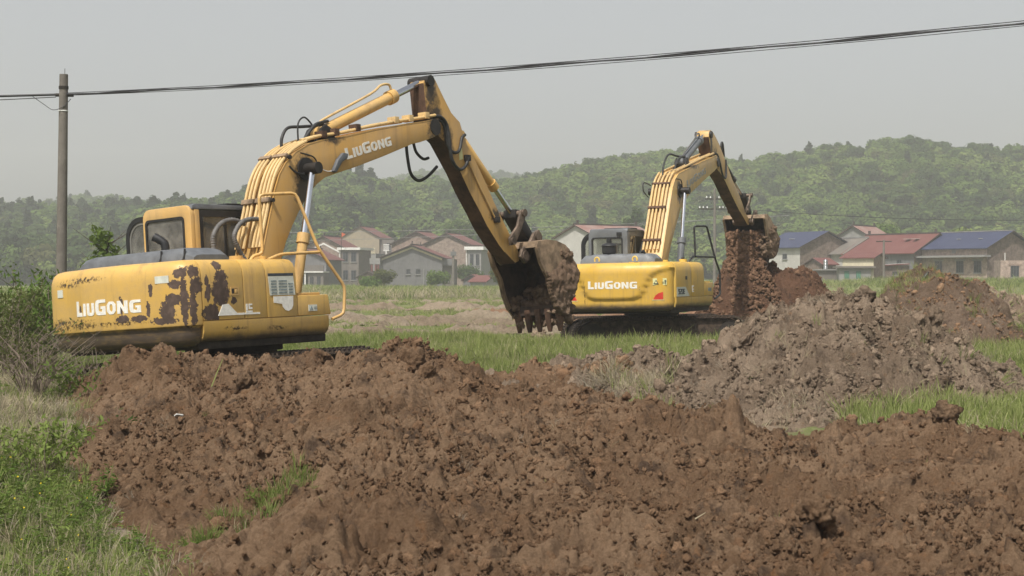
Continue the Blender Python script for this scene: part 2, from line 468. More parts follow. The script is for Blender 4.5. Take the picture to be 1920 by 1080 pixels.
M['cable'] = simple('cable_black', (0.018, 0.018, 0.02), 0.6)
M['brick'] = brickwall('red_brick', (0.235, 0.115, 0.080), (0.18, 0.085, 0.06), (0.26, 0.22, 0.19))
M['brick_pale'] = brickwall('pale_brick', (0.40, 0.255, 0.20), (0.34, 0.205, 0.155), (0.42, 0.37, 0.33), 1.0, 0.2)
M['brick_dark'] = brickwall('brown_brick', (0.115, 0.076, 0.06), (0.095, 0.062, 0.05), (0.12, 0.10, 0.085), 1.0, 0.2)
M['rubble'] = brickwall('rubble_brick', (0.28, 0.18, 0.135), (0.19, 0.125, 0.10), (0.25, 0.215, 0.19), 0.6, 0.35)
M['plaster_grey'] = plaster('grey_cement', (0.155, 0.152, 0.152), (0.10, 0.099, 0.10), 0.75)
M['plaster_light'] = plaster('pale_cement', (0.25, 0.245, 0.235), (0.16, 0.155, 0.148), 0.6)
M['plaster_white'] = plaster('limewash', (0.47, 0.455, 0.42), (0.30, 0.285, 0.26), 0.5)
M['plaster_tan'] = plaster('tan_block', (0.30, 0.25, 0.175), (0.21, 0.185, 0.155), 0.6, 0.9)
M['plaster_brown'] = plaster('brown_cement', (0.16, 0.142, 0.128), (0.115, 0.102, 0.094), 0.6)
M['trim_white'] = plaster('white_trim', (0.66, 0.65, 0.62), (0.42, 0.40, 0.37), 0.4, 1.0)
M['trim_cream'] = plaster('cream_trim', (0.55, 0.50, 0.35), (0.36, 0.32, 0.24), 0.4, 1.0)
M['roof_red'] = roofmat('red_sheet_roof', (0.130, 0.042, 0.037), (0.160, 0.068, 0.058))
M['roof_redfade'] = roofmat('faded_red_roof', (0.235, 0.115, 0.095), (0.30, 0.215, 0.19))
M['roof_blue'] = roofmat('blue_sheet_roof', (0.030, 0.036, 0.080), (0.044, 0.054, 0.102))
M['roof_tile'] = roofmat('old_grey_tiles', (0.12, 0.11, 0.10), (0.20, 0.17, 0.14), 4.5)
M['blue_sheet'] = simple('blue_site_sheet', (0.035, 0.06, 0.24), 0.5, 0, 0.3, 2)
M['steel_tank'] = simple('stainless_tank', (0.55, 0.56, 0.57), 0.25, 1.0, 0.15, 3)
M['eave'] = simple('dark_eave', (0.06, 0.045, 0.04), 0.8)
M['frame_dark'] = simple('window_frame', (0.07, 0.07, 0.075), 0.6)
M['frame_green'] = simple('green_window_frame', (0.03, 0.12, 0.075), 0.5)
M['ceramic'] = simple('white_insulator', (0.72, 0.72, 0.70), 0.3)
M['bark'] = simple('bark', (0.085, 0.066, 0.05), 0.95, 0, 0.4, 6, 0.01)
M['twig'] = simple('grey_twigs', (0.16, 0.125, 0.095), 0.95, 0, 0.3, 6)
M['leaf_bright'] = leafmat('leaf_bright', (0.150, 0.215, 0.050), (0.200, 0.255, 0.072))
M['leaf_mid'] = leafmat('leaf_mid', (0.095, 0.155, 0.036), (0.142, 0.198, 0.052))
M['leaf_dark'] = leafmat('leaf_dark', (0.045, 0.080, 0.026), (0.080, 0.120, 0.038))
M['needle'] = leafmat('needle', (0.024, 0.040, 0.020), (0.042, 0.062, 0.030), 0.15)
M['leaf_olive'] = leafmat('leaf_olive', (0.085, 0.105, 0.035), (0.12, 0.12, 0.05))
M['blade'] = leafmat('grass_blade', (0.240, 0.285, 0.090), (0.360, 0.390, 0.155), 0.4)
M['blade_deep'] = leafmat('grass_blade_deep', (0.105, 0.150, 0.040), (0.190, 0.230, 0.070), 0.35)
M['straw'] = leafmat('straw', (0.38, 0.32, 0.21), (0.50, 0.43, 0.30), 0.3)
M['straw_grey'] = leafmat('withered_straw', (0.27, 0.225, 0.17), (0.38, 0.33, 0.26), 0.25)
M['petal'] = simple('yellow_petal', (0.66, 0.52, 0.03), 0.7)
M['feather'] = simple('black_feather', (0.016, 0.016, 0.018), 0.45)
M['feather_grey'] = simple('slate_feather', (0.055, 0.06, 0.07), 0.6)
M['plastic_white'] = simple('dusty_white_plastic', (0.55, 0.54, 0.50), 0.5, 0, 0.2, 8)
M['stone'] = simple('pale_stone', (0.36, 0.31, 0.24), 0.9, 0, 0.25, 10, 0.01)
M['flag'] = simple('orange_red_flag', (0.55, 0.11, 0.04), 0.8)

def groundmat():
    t = NT('field_ground')
    a = t.n('ShaderNodeAttribute', attribute_name='earth').outputs['Fac']
    g = t.mix(t.ramp(t.noise(0.08, 6, 0.65), 0.35, 0.65), (0.150, 0.180, 0.060), (0.220, 0.240, 0.095))
    g = t.mix(t.ramp(t.noise(0.55, 7, 0.7), 0.45, 0.75, 0.0, 0.75), g, (0.27, 0.235, 0.145))
    g = t.mix(t.ramp(t.noise(6.0, 6, 0.75), 0.35, 0.7, 0.45, 0.0), g, (0.060, 0.072, 0.026))
    e = t.mix(t.ramp(t.noise(1.3, 6, 0.65), 0.35, 0.65), (0.22, 0.165, 0.12), (0.31, 0.25, 0.19))
    e = t.mix(t.ramp(t.noise(0.35, 4, 0.6), 0.45, 0.62), e, (0.22, 0.125, 0.070))
    m = t.math('ADD', a, t.math('MULTIPLY', t.math('SUBTRACT', t.noise(2.0, 7, 0.7), 0.5), 0.9))
    c = t.mix(t.ramp(m, 0.40, 0.62), g, e)
    b = t.bump(t.noise(5, 8, 0.75), 0.10)
    return t.done(t.pbsdf(c, 0.95, 0, b, 0.1))
M['ground'] = groundmat()
def hillmat():
    t = NT('hill_undergrowth')
    c = t.mix(t.ramp(t.noise(0.05, 6, 0.7), 0.35, 0.65), (0.038, 0.055, 0.020), (0.085, 0.095, 0.040))
    return t.done(t.pbsdf(c, 0.95, 0, t.bump(t.noise(0.5, 8, 0.75), 1.0), 0.05))
M['hill'] = hillmat()

# ------------------------------------------------------------------ ground
def sstep(a, b, x):
    t = np.clip((x - a) / (b - a), 0, 1); return t * t * (3 - 2 * t)

def gz(x, y):
    x = np.asarray(x, float); y = np.asarray(y, float)
    near = 1 - sstep(35, 70, y)
    z = 0.10 * near * fbm(x * 0.45, y * 0.45, 3, 5) + 0.035 * near * fbm(x * 2.2, y * 2.2, 3, 9)
    z = z - 0.27 * np.exp(-(((x + 3.5) / 2.6) ** 2 + ((y - 22.4) / 2.6) ** 2) ** 2)
    z = z - 0.15 * np.exp(-(((x - 3.2) / 3.0) ** 2 + ((y - 37.8) / 2.4) ** 2) ** 2)
    z = z + 1.15 * sstep(110, 185, y) * sstep(5, 45, x)                     # gentle rise to the right-hand hamlet
    z = z + 0.25 * sstep(60, 200, y) * fbm(x * 0.03, y * 0.03, 3, 21)
    z = z + 0.45 * sstep(-2.6, -4.6, x + 0.10 * (y - 14)) * (1 - sstep(17, 24, y)) * sstep(7, 11, y) # grassy bank on the left
    return z

def grid_mesh(name, xs, ys, zf, mats, keep=None, warp=None):
    X, Y = np.meshgrid(xs, ys)
    Z = zf(X, Y)
    nx, ny = len(xs), len(ys)
    i = np.arange(nx * ny).reshape(ny, nx)
    q = np.stack([i[:-1, :-1], i[:-1, 1:], i[1:, 1:], i[1:, :-1]], -1).reshape(-1, 4)
    if keep is not None:
        k = keep(X, Y, Z)
        kk = (k[:-1, :-1] | k[:-1, 1:] | k[1:, 1:] | k[1:, :-1]).ravel()
        q = q[kk]
    co = np.stack([X, Y, Z], -1)
    if warp is not None: co = warp(co)
    co = co.reshape(-1, 3)
    used = np.unique(q); remap = np.full(len(co), -1); remap[used] = np.arange(len(used))
    return np_mesh(name, co[used], remap[q], mats), used, Z

xs = np.concatenate([-np.geomspace(700, 12, 50), np.linspace(-11.6, 11.6, 130), np.geomspace(12, 700, 50)])
ys = np.concatenate([np.linspace(-30, 5, 12), np.linspace(5.3, 46, 230), np.geomspace(46.5, 1500, 110)])
gme, used, _ = grid_mesh('ground', xs, ys, gz, [M['ground']])
ground = link('ground', gme); tag(ground, kind='structure')
X, Y = np.meshgrid(xs, ys); X = X.ravel()[used]; Y = Y.ravel()[used]
e = 0.62 * np.exp(-(((X + 3.2) / 3.4) ** 2 + ((Y - 21.5) / 2.6) ** 2))             # bare churned earth round the machines
e += 0.7 * np.exp(-(((X - 3.4) / 3.2) ** 2 + ((Y - 38.2) / 2.2) ** 2))
e += 0.75 * np.exp(-(((X - 7) / 3.6) ** 2 + ((Y - 46.5) / 2.4) ** 2))
e += 0.55 * np.exp(-(((X - 4.2) / 3.6) ** 2 + ((Y - 21.5) / 3.0) ** 2))
e += 0.5 * np.exp(-(((X - 3.0) / 3.6) ** 2 + ((Y - 12) / 5.0) ** 2))
e += 0.75 * np.exp(-(((X + 4.3) / 1.1) ** 2 + ((Y - 15.5) / 2.6) ** 2)) + 0.5 * np.exp(-(((X - 1.3) / 2.2) ** 2 + ((Y - 17.5) / 1.6) ** 2))
e += 0.16 * sstep(52, 95, Y) * (1 - sstep(100, 150, Y)) * np.clip(fbm(X * 0.02, Y * 0.25, 3, 33) * 2, -1, 1)
at = gme.attributes.new('earth', 'FLOAT', 'POINT'); at.data.foreach_set('value', e.astype(np.float32))

# low earth bunds between the paddies
def bund(x0, x1, y0, w, h, mat, sl=0.0, seed=0):
    n = 160
    t = np.linspace(0, 1, n); xx = x0 + (x1 - x0) * t; yy = y0 + sl * (xx - x0) + 0.9 * vnoise(xx * 0.09, xx * 0 + seed, seed)
    prof = np.linspace(-1, 1, 11)
    P = np.zeros((11, n, 3))
    for k, p in enumerate(prof):
        wy = yy + p * w * (1 + 0.35 * vnoise(xx * 0.5, xx * 0 + k * .3, seed + 3))
        P[k, :, 0] = xx; P[k, :, 1] = wy
        P[k, :, 2] = gz(xx, wy) - 0.06 + h * (1 - p * p) * (0.75 + 0.6 * vnoise(xx * 0.8, wy * 1.7, seed + 5)) + 0.10 * vnoise(xx * 3, wy * 3, seed + 6) + 0.07 * vnoise(xx * 7, wy * 7, seed + 8)
    i = np.arange(11 * n).reshape(11, n)
    q = np.stack([i[:-1, :-1], i[:-1, 1:], i[1:, 1:], i[1:, :-1]], -1).reshape(-1, 4)
    o = link('field_bund', np_mesh('field_bund', P.reshape(-1, 3), q, [mat]))
    tag(o, kind='structure')
M['bund_sand'] = soil('bund_sand', (0.26, 0.20, 0.14), (0.34, 0.275, 0.20), (0.17, 0.13, 0.085), (0.28, 0.20, 0.13), 0.05, 0.4)
M['bund_red'] = soil('bund_red', (0.28, 0.15, 0.085), (0.30, 0.18, 0.11), (0.18, 0.105, 0.065), (0.30, 0.15, 0.08), 0.05, 0.4)
bund(-10, 6, 45.6, 0.6, 0.26, M['bund_sand'], 0.0, 1)
bund(-11, 0.5, 53.5, 0.5, 0.24, M['bund_sand'], 0.02, 2)
bund(-12, 0, 58.5, 1.0, 0.42, M['bund_sand'], 0.05, 3)
bund(-1.5, 16, 60, 1.1, 0.48, M['bund_red'], 0.0, 4)
bund(-14, 12, 79, 0.9, 0.45, M['bund_sand'], -0.06, 5)
bund(-20, 30, 100, 1.2, 0.2, M['bund_sand'], 0.03, 6)

# ------------------------------------------------------------------ earth heaps
def clodmat(name, c1, c2, c3):
    t = NT(name)
    r = t.rand()
    c = t.mix(t.ramp(r, 0.1, 0.9), c1, c2)
    c = t.mix(t.ramp(t.noise(1.6, 6, 0.7), 0.45, 0.7), c, c3)
    n = t.noise(5.5, 6, 0.75)
    c = t.mix(t.ramp(n, 0.3, 0.75), t.mix(0.22, c, (0.03, 0.02, 0.015)), t.mix(0.12, c, (0.5, 0.4, 0.3)))
    return t.done(t.pbsdf(c, 0.95, 0, t.bump(n, 0.022), 0.1))
M['clod_red'] = clodmat('clod_red', (0.212, 0.118, 0.062), (0.298, 0.180, 0.102), (0.132, 0.075, 0.043))
M['clod_grey'] = clodmat('clod_grey', (0.225, 0.164, 0.114), (0.335, 0.254, 0.182), (0.145, 0.103, 0.074))
M['clod_rust'] = clodmat('clod_rust', (0.150, 0.078, 0.044), (0.200, 0.110, 0.064), (0.092, 0.052, 0.034))

def clod_mesh(name, seed, mat, sub=2, amp=0.36):
    bm = bmesh.new(); bmesh.ops.create_icosphere(bm, subdivisions=sub, radius=1.0)
    co = np.array([v.co[:] for v in bm.verts])
    d = 1 + amp * fbm(co[:, 0] * 1.3 + seed * 7, co[:, 1] * 1.3, 2, seed, 0.6, co[:, 2] * 1.3) * 1.6 + 0.62 * np.abs(fbm(co[:, 0] * 2.6, co[:, 1] * 2.6 + seed, 3, seed + 50, 0.7, co[:, 2] * 2.6)) + 0.16 * fbm(co[:, 0] * 8, co[:, 1] * 8 + seed, 2, seed + 60, 0.6, co[:, 2] * 8) - 0.1
    sc = np.array([1, 0.75 + 0.4 * ((seed * 37) % 10) / 10, 0.62 + 0.3 * ((seed * 53) % 10) / 10])
    for v, k in zip(bm.verts, d): v.co = Vector(v.co * k * Vector(sc)) if False else Vector((v.co.x * k * sc[0], v.co.y * k * sc[1], v.co.z * k * sc[2]))
    me = bpy.data.meshes.new(name); bm.to_mesh(me); bm.free()
    me.materials.append(mat); me.polygons.foreach_set('use_smooth', [True] * len(me.polygons)); me.update()
    return me
CLODS = {k: source('clods_' + k, [clod_mesh('clod_%s_%d' % (k, i), i + 1, M['clod_' + k], 4 if i < 4 else 3) for i in range(9)]) for k in ('red', 'grey', 'rust')}

def rough(x, y, s, amp, seed):
    """lumpy broken surface: overlapping clods of several sizes plus crumbs"""
    wx = x + 0.12 * s * 3 * vnoise(x * 2.1 / s * .4, y * 2.1 / s * .4, seed + 90); wy = y + 0.12 * s * 3 * vnoise(x * 2.1 / s * .4 + 40, y * 2.1 / s * .4, seed + 91)
    dens = 0.55 + 0.75 * fbm(x * 0.5, y * 0.5, 3, seed + 70)
    z = 0.9 * s * 0.62 * fbm(x / s * 0.55, y / s * 0.55, 4, seed)
    z = z + clodbumps(wx, wy, s, seed + 1, 0.25, 0.62) * 0.62 * np.clip(dens, 0.1, 1.3)
    z = z + clodbumps(wx + 3.3, wy, s * 0.52, seed + 2, 0.25, 0.7) * 0.80 * np.clip(dens + 0.25, 0.2, 1.3)
    z = z + clodbumps(wx, wy + 7.7, s * 0.27, seed + 3, 0.25, 0.62) * 0.95 * np.clip(dens + .3, .3, 1.2)
    z = z + clodbumps(wx + 1.9, wy, s * 0.15, seed + 4, 0.25, 0.66) * 1.25
    z = z + clodbumps(wx + 4.9, wy, s * 0.085, seed + 6, 0.25, 0.66) * 1.3
    z = z + 0.10 * s * fbm(x / s * 9, y / s * 9, 3, seed + 5)
    pit = fbm(x / s * 1.1 + 31, y / s * 1.1, 4, seed + 8); z = z - 0.50 * s * np.clip(pit - 0.20, 0, 1) * 2.4     # hollows between the lumps
    return amp * (z - 0.40 * s)

HEAP = {}
def heap(name, x0, x1, y0, y1, res, hf, mat, s, amp, seed, label, cat='dirt pile', ry=None, margin=2.2, group=None):
    xs = np.arange(x0, x1, res); ys = np.arange(y0, y1, ry or res)
    def zf(X, Y):
        b = hf(X, Y); k = sstep(-0.05, 0.35, b)
        return gz(X, Y) + b - 0.07 + rough(X, Y, s, amp, seed) * (0.25 + 0.75 * k)
    def keep(X, Y, Z):
        return (Z > gz(X, Y) - 0.05) & (np.abs(X) < Y * 0.335 + margin)
    def warp(co):     # push sideways as well, so that lumps overhang a little
        X, Y = co[..., 0], co[..., 1]
        co[..., 0] = X + 0.22 * s * amp * fbm(X / s * 1.7, Y / s * 1.7, 3, seed + 30)
        co[..., 1] = Y + 0.22 * s * amp * fbm(X / s * 1.7 + 9, Y / s * 1.7, 3, seed + 31)
        return co
    me, used, Z = grid_mesh(name, xs, ys, zf, [mat], keep, warp)
    o = link(name, me); tag(o, label, cat, group)
    HEAP[label] = (xs, ys, Z, keep)
    o['_k'] = 0; del o['_k']
    def sample(x, y):
        i = np.clip(((x - xs[0]) / (xs[1] - xs[0])).astype(int), 0, len(xs) - 1)
        j = np.clip(((y - ys[0]) / (ys[1] - ys[0])).astype(int), 0, len(ys) - 1)
        return Z[j, i]
    return o, sample, hf

def add_clods(parent, sample, hf, x0, x1, y0, y1, n, rmin, rmax, kind, seed, power=2.6, hmin=0.03, far=30.0, clump=True):
    g = np.random.default_rng(seed)
    # more tries near the camera so that the crumbs keep their size in the picture
    x = g.uniform(x0, x1, n * 4); y = y0 + (y1 - y0) * g.uniform(0, 1, n * 4) ** 1.35
    ok = (hf(x, y) > hmin) & (np.abs(x) < y * 0.335 + 1.2)
    if clump: ok &= (fbm(x * 0.9, y * 0.9, 3, seed) + g.uniform(-0.5, 0.5, n * 4)) > -0.18
    x, y = x[ok][:n], y[ok][:n]; m = len(x)
    r = rmin * (1 - g.uniform(0, 1, m) * (1 - (rmin / rmax) ** power)) ** (-1 / power)
    z = sample(x, y) + r * g.uniform(-0.25, 0.35, m)
    rot = g.uniform(0, 6.28, (m, 3))
    sc = np.repeat(r[:, None], 3, 1) * g.uniform(0.75, 1.2, (m, 3))
    o = scatter('soil_clods', np.stack([x, y, z], 1), rot, sc, g.integers(0, 9, m), CLODS[kind], parent)
    tag(o, kind='stuff')
    return o

def interp(xp, fp): return lambda v: np.interp(v, xp, fp)
# --- foreground heap of red earth
ZP_FRONT = interp([-4.9, -4.2, -3.6, -3.0, -2.3, -1.6, -1.1, -0.6, -0.1, 0.4, 1.0, 1.8, 2.6, 3.15, 3.65, 4.1, 4.7, 6.0],
            [0.10, 0.46, 0.72, 0.88, 0.94, 1.00, 1.04, 0.84, 0.68, 0.58, 0.44, 0.36, 0.32, 0.42, 0.62, 0.40, 0.18, 0.02])
DP_FRONT = interp([-5, -1, 0.3, 1.4, 2.6, 3.6, 5, 7], [17.0, 17.4, 17.2, 15.8, 14.6, 13.8, 13.2, 13])
def h_front(x, y):
    xa = x * 17.0 / np.clip(DP_FRONT(x), 8, 30)
    c = DP_FRONT(x); z = ZP_FRONT(x)
    u = np.clip((y - 6.2) / (c - 6.2), 0, 1)
    f = 0.17 + (z - 0.17) * (0.35 * u + 0.65 * u * u * (3 - 2 * u))
    f = f + 0.13 * np.sin(np.pi * u) * (0.6 + fbm(x * 0.45, y * 0.45, 3, 77) * 1.4)
    b = z * (1 - sstep(0.1, 2.1, y - c)) - 0.10 * sstep(1.2, 2.4, y - c)
    h = np.where(y < c, f, b)
    xl = np.interp(y, [6, 8, 10, 12, 14, 16, 17.5, 20], [-1.3, -1.80, -2.35, -3.05, -3.6, -4.25, -4.5, -4.6])
    k = sstep(-0.75, 0.6, x - xl + 0.35 * fbm(x * 0.9, y * 0.9, 3, 12))
    xr = np.interp(y, [6, 13, 15, 18, 20], [30, 30, 7.0, 3.2, 2.0])
    k = k * (1 - sstep(-2.6, 0.3, x - xr))
    return h * k - 0.12 * (1 - k)
front, s_front, _ = heap('dirt_heap', -5.6, 7.2, 6.4, 20.0, 0.0175, h_front, M['soil_red'], 0.46, 0.85, 100,
    'broad red brown earth heap filling the foreground below the near excavator', ry=0.018)
add_clods(front, s_front, h_front, -5.4, 7, 6.6, 19.6, 75000, 0.007, 0.05, 'red', 5, 2.9)
# --- grey-brown heap on the right
ZP_GREY = interp([-0.2, 0.9, 1.5, 2.0, 2.5, 2.9, 3.25, 3.7, 4.2, 4.6, 5.0, 5.5, 5.85, 6.25, 6.6, 7.0, 7.4, 7.9],
            [0.34, 0.48, 0.50, 0.50, 0.60, 0.74, 1.02, 1.32, 1.46, 1.52, 1.46, 1.32, 1.08, 0.80, 0.55, 0.32, 0.10, 0.0])
def h_grey(x, y):
    c = 22.6 + 0.5 * np.sin(x * 0.9); z = ZP_GREY(x)
    y0 = np.interp(x, [0, 1.5, 3, 4.2, 5, 7, 8], [17.6, 16.6, 16.0, 17.0, 18.2, 19.0, 20.0])
    u = np.clip((y - y0) / (c - y0), 0, 1)
    f = z * (0.55 * u + 0.45 * u * u * (3 - 2 * u)) + 0.10 * np.sin(np.pi * u) * np.clip(z * 2, 0, 1) - 0.10 * (1 - sstep(0, 0.12, u))
    b = z * (1 - sstep(0.2, 3.0, y - c)) - 0.1 * sstep(2.2, 3.2, y - c)
    return np.where(y < c, f, b)
grey, s_grey, _ = heap('dirt_heap', -0.6, 8.3, 15.6, 26.2, 0.022, h_grey, M['soil_grey'], 0.46, 0.95, 200,
    'wide grey brown heap of turned sods with dry grass in front of far excavator')
add_clods(grey, s_grey, h_grey, 0.3, 8.0, 17.2, 26, 34000, 0.010, 0.075, 'grey', 6, 2.4)
# --- dark lumps between the two
def h_dark(x, y):
    return 0.66 * np.exp(-(((x - 0.95) / 0.95) ** 2 + ((y - 20.7) / 0.85) ** 2) ** 1.3) + 0.30 * np.exp(-(((x + 0.3) / 0.8) ** 2 + ((y - 20.4) / 0.8) ** 2)) - 0.06
dark, s_dark, _ = heap('dirt_heap', -1.8, 2.6, 18.9, 22.6, 0.03, h_dark, M['soil_red'], 0.42, 0.9, 300,
    'small dark crumbly earth heap in the gap left of the grey heap')
add_clods(dark, s_dark, h_dark, -1.6, 2.4, 19, 22.4, 1500, 0.014, 0.13, 'red', 7, 2.2)
# --- grassy-topped heap further back on the right
ZP_BACK = interp([8.0, 8.3, 8.7, 9.1, 9.4, 9.8, 10.2, 10.7, 11.0, 11.3, 11.7], [0.0, 1.05, 1.62, 1.92, 2.0, 1.86, 1.72, 1.60, 1.25, 0.55, 0.0])
def h_back(x, y):
    c = 36.5; z = ZP_BACK(x)
    u = np.clip((y - 33.0) / (c - 33.0), 0, 1)
    return np.where(y < c, z * (0.4 * u + 0.6 * u * u * (3 - 2 * u)) - 0.10 * (1 - sstep(0, 0.1, u)), z * (1 - sstep(0.3, 3.2, y - c)) - 0.1 * sstep(2.5, 3.4, y - c))
back, s_back, _ = heap('dirt_heap', 7.4, 12.4, 32.4, 40.4, 0.04, h_back, M['soil_brown'], 0.50, 0.95, 400,
    'tall brown earth mound with grass on its crown and a bird on top')
add_clods(back, s_back, h_back, 7.6, 12.2, 32.8, 40, 4200, 0.014, 0.12, 'red', 8, 2.4)
def h_edge(x, y):
    return 1.45 * np.exp(-(((x - 13.4) / 2.2) ** 2 + ((y - 44.5) / 2.6) ** 2) ** 1.3) - 0.08
edge, s_edge, _ = heap('dirt_heap', 10.0, 17.5, 40.8, 48.4, 0.05, h_edge, M['soil_grey'], 0.5, 0.9, 500,
    'low brown earth heap at the far right edge behind the grassy mound', margin=4)
add_clods(edge, s_edge, h_edge, 10.4, 17, 41, 48, 1500, 0.025, 0.18, 'grey', 9, 2.2)
# --- red heap being built by the far excavator
def h_dump(x, y):
    z = 2.72 * np.exp(-(((x - 6.80) / 1.05) ** 2 + ((y - 46.8) / 1.0) ** 2))
    z2 = np.interp(x, [4.2, 5.2, 6.0, 6.8, 7.6, 8.2, 8.7, 9.2, 9.8, 10.5, 11.2], [0, .6, 1.35, 2.0, 2.2, 2.26, 2.14, 1.65, 1.0, .38, 0]) * np.exp(-(np.abs(y - 47.7) / 1.7) ** 2.2)
    z3 = 0.9 * np.exp(-(((x - 7.0) / 3.0) ** 2 + ((y - 47.2) / 2.4) ** 2) ** 1.4)
    return np.maximum(np.maximum(z, z2), z3) - 0.10
dump, s_dump, _ = heap('dirt_heap', 2.6, 12.2, 43.4, 52.2, 0.045, h_dump, M['soil_rust'], 0.5, 0.9, 600,
    'rust red earth heap growing under the bucket of the far excavator')
add_clods(dump, s_dump, h_dump, 3, 12, 43.6, 52, 9500, 0.015, 0.11, 'rust', 10, 2.3)
g = np.random.default_rng(77); n = 7000                      # lumps tumbling down from the bucket
zz = g.uniform(0.25, 2.95, n); aa = g.uniform(0, 6.283, n)
rr = np.clip(np.log(2.74 / np.clip(zz + .1, 0, 2.5)), .02, 9) ** .5 * (0.97 + 0.10 * g.uniform(-1, 1, n)) + 0.08 * fbm(aa * 1.5, zz * 2.0, 3, 8); rr = np.where(zz > 2.0, np.clip(rr, .42, 1), rr)
cr = 0.026 * (1 - g.uniform(0, 1, n) * 0.97) ** (-1 / 2.4)
o = scatter('tumbling_clods', np.stack([6.80 + rr * np.cos(aa) * 1.05, 46.85 + rr * np.sin(aa) * 0.95, zz], 1), g.uniform(0, 6.28, (n, 3)), np.repeat(np.clip(cr, .026, .15)[:, None], 3, 1) * g.uniform(.7, 1.3, (n, 3)), g.integers(0, 9, n), CLODS['rust'], dump)
tag(o, kind='stuff')
def h_spill(x, y):
    return 0.50 * np.exp(-(((x - 0.75) / 0.75) ** 2 + ((y - 37.6) / 0.7) ** 2) ** 1.2) - 0.05
spill, s_spill, _ = heap('dirt_heap', -1.2, 2.6, 35.8, 39.4, 0.04, h_spill, M['soil_grey'], 0.4, 0.9, 700,
    'little clod heap on the grass beyond the teeth of the near bucket')
add_clods(spill, s_spill, h_spill, -1, 2.4, 36, 39.2, 700, 0.02, 0.16, 'grey', 12, 2.2)
# bare earth under the heaps
e = np.zeros(len(gme.vertices), np.float32); at.data.foreach_get('value', e)
for hf, (a, b, c, d) in ((h_front, (-5.6, 7.2, 6.4, 20)), (h_grey, (0, 8.3, 15.6, 26.2)), (h_dark, (-1.8, 2.6, 18.9, 22.6)), (h_back, (7.4, 12.4, 32.4, 40.4)), (h_edge, (10, 17.5, 40.8, 48.4)), (h_dump, (2.6, 12.2, 43.4, 52.2))):
    m = (X > a) & (X < b) & (Y > c) & (Y < d)
    e[m & (hf(X, Y) > 0.22)] = 1.3
at.data.foreach_set('value', e)
# single big clods one can pick out
def big_clod(parent, sample, x, y, r, kind, seed, lift=0.3):
    me = clod_mesh('clod', seed, M['soil_' + kind], 4, 0.40)
    co = np.zeros(len(me.vertices) * 3, np.float32); me.vertices.foreach_get('co', co); co = co.reshape(-1, 3) * r * 0.8
    co *= (1 + 0.26 * fbm(co[:, 0] / r * 5, co[:, 1] / r * 5 + seed, 3, seed, 0.6, co[:, 2] / r * 5))[:, None]
    me.vertices.foreach_set('co', co.ravel()); me.update()
    o = link('clod', me, parent)
    o.location = (x, y, float(sample(np.array([x]), np.array([y]))[0]) + r * lift * 0.6)
    o.rotation_euler = (seed, seed * 2.1, seed * 0.7)
for (x, y, r, sd) in [(-1.08, 17.2, .19, 3), (-0.98, 17.0, .14, 4), (-0.52, 17.3, .13, 5), (-1.35, 17.3, .13, 6), (-2.05, 17.2, .12, 7), (-3.0, 17.0, .12, 8), (-1.0, 15.0, .20, 9),
                      (-0.8, 14.6, .15, 10), (-2.35, 14.2, .14, 11), (1.75, 9.3, .12, 12), (1.55, 9.0, .10, 13), (3.72, 13.7, .13, 14), (2.75, 14.3, .12, 15), (0.1, 15.6, .13, 16), (-0.3, 11.2, .10, 17), (2.9, 10.8, .11, 18), (-3.4, 15.6, .13, 19), (0.75, 12.2, .09, 20)]:
    big_clod(front, s_front, x, y, r, 'red', sd)
for (x, y, r, sd) in [(3.1, 21.5, .17, 21), (4.9, 22.3, .16, 22), (5.6, 21.2, .15, 23), (4.2, 20.2, .14, 24), (6.5, 21.4, .15, 25), (2.1, 20.4, .15, 26), (5.2, 19.3, .13, 27), (3.6, 19.0, .13, 28), (6.9, 22.2, .16, 29)]:
    big_clod(grey, s_grey, x, y, r, 'grey', sd)

# ------------------------------------------------------------------ hills and woods
def ridge(pts, D, tree):
    px = np.array([p[0] for p in pts], float); py = np.array([p[1] for p in pts], float)
    return (px - 960) / 3000 * D, 1.64 + (520 - py) / 3000 * D - tree
HILLS = []
def hill(pts, D, y0, yb, tree, seed, x0, x1):
    rx, rh = ridge(pts, D, tree)
    def hz(x, y):
        c = np.interp(x * D / np.clip(y, 100, 9999) * 0.5 + x * 0.5, rx, rh)
        u = np.clip((y - y0) / (D - y0), 0, 1)
        f = c * (0.55 * u + 0.45 * u * u * (3 - 2 * u)) * (1 + 0.10 * fbm(x * 0.02, y * 0.02, 3, seed) * np.sin(np.pi * u))
        b = c * (1 - sstep(0, 1, (y - D) / (yb - D)))
        return np.where(y < D, f, b) - 0.5
    xs = np.linspace(x0, x1, 90); ys = np.linspace(y0, yb, 60)
    me, _, _ = grid_mesh('hill', xs, ys, hz, [M['hill']])
    o = link('hill', me); tag(o, kind='structure')
    HILLS.append((hz, x0, x1, y0, D, yb))
    return hz
hz_main = hill([(560, 470), (640, 400), (720, 352), (760, 340), (860, 338), (950, 336), (1050, 326), (1130, 304), (1200, 290), (1270, 280), (1340, 290), (1400, 298), (1470, 295), (1540, 280), (1610, 286), (1680, 262), (1760, 278), (1850, 282), (1930, 280), (2200, 320), (2600, 400)], 470, 318, 640, 6.4, 1, -75, 270)
hz_left = hill([(-600, 430), (-200, 400), (0, 386), (100, 384), (220, 384), (330, 380), (400, 362), (470, 348), (540, 335), (600, 318), (650, 308), (700, 322), (740, 365), (800, 420), (880, 480)], 440, 300, 600, 8.5, 2, -240, 5)
hz_mid = hill([(-400, 380), (0, 380), (90, 368), (140, 362), (200, 364), (300, 380), (450, 420)], 640, 520, 800, 8.0, 4, -330, -90)
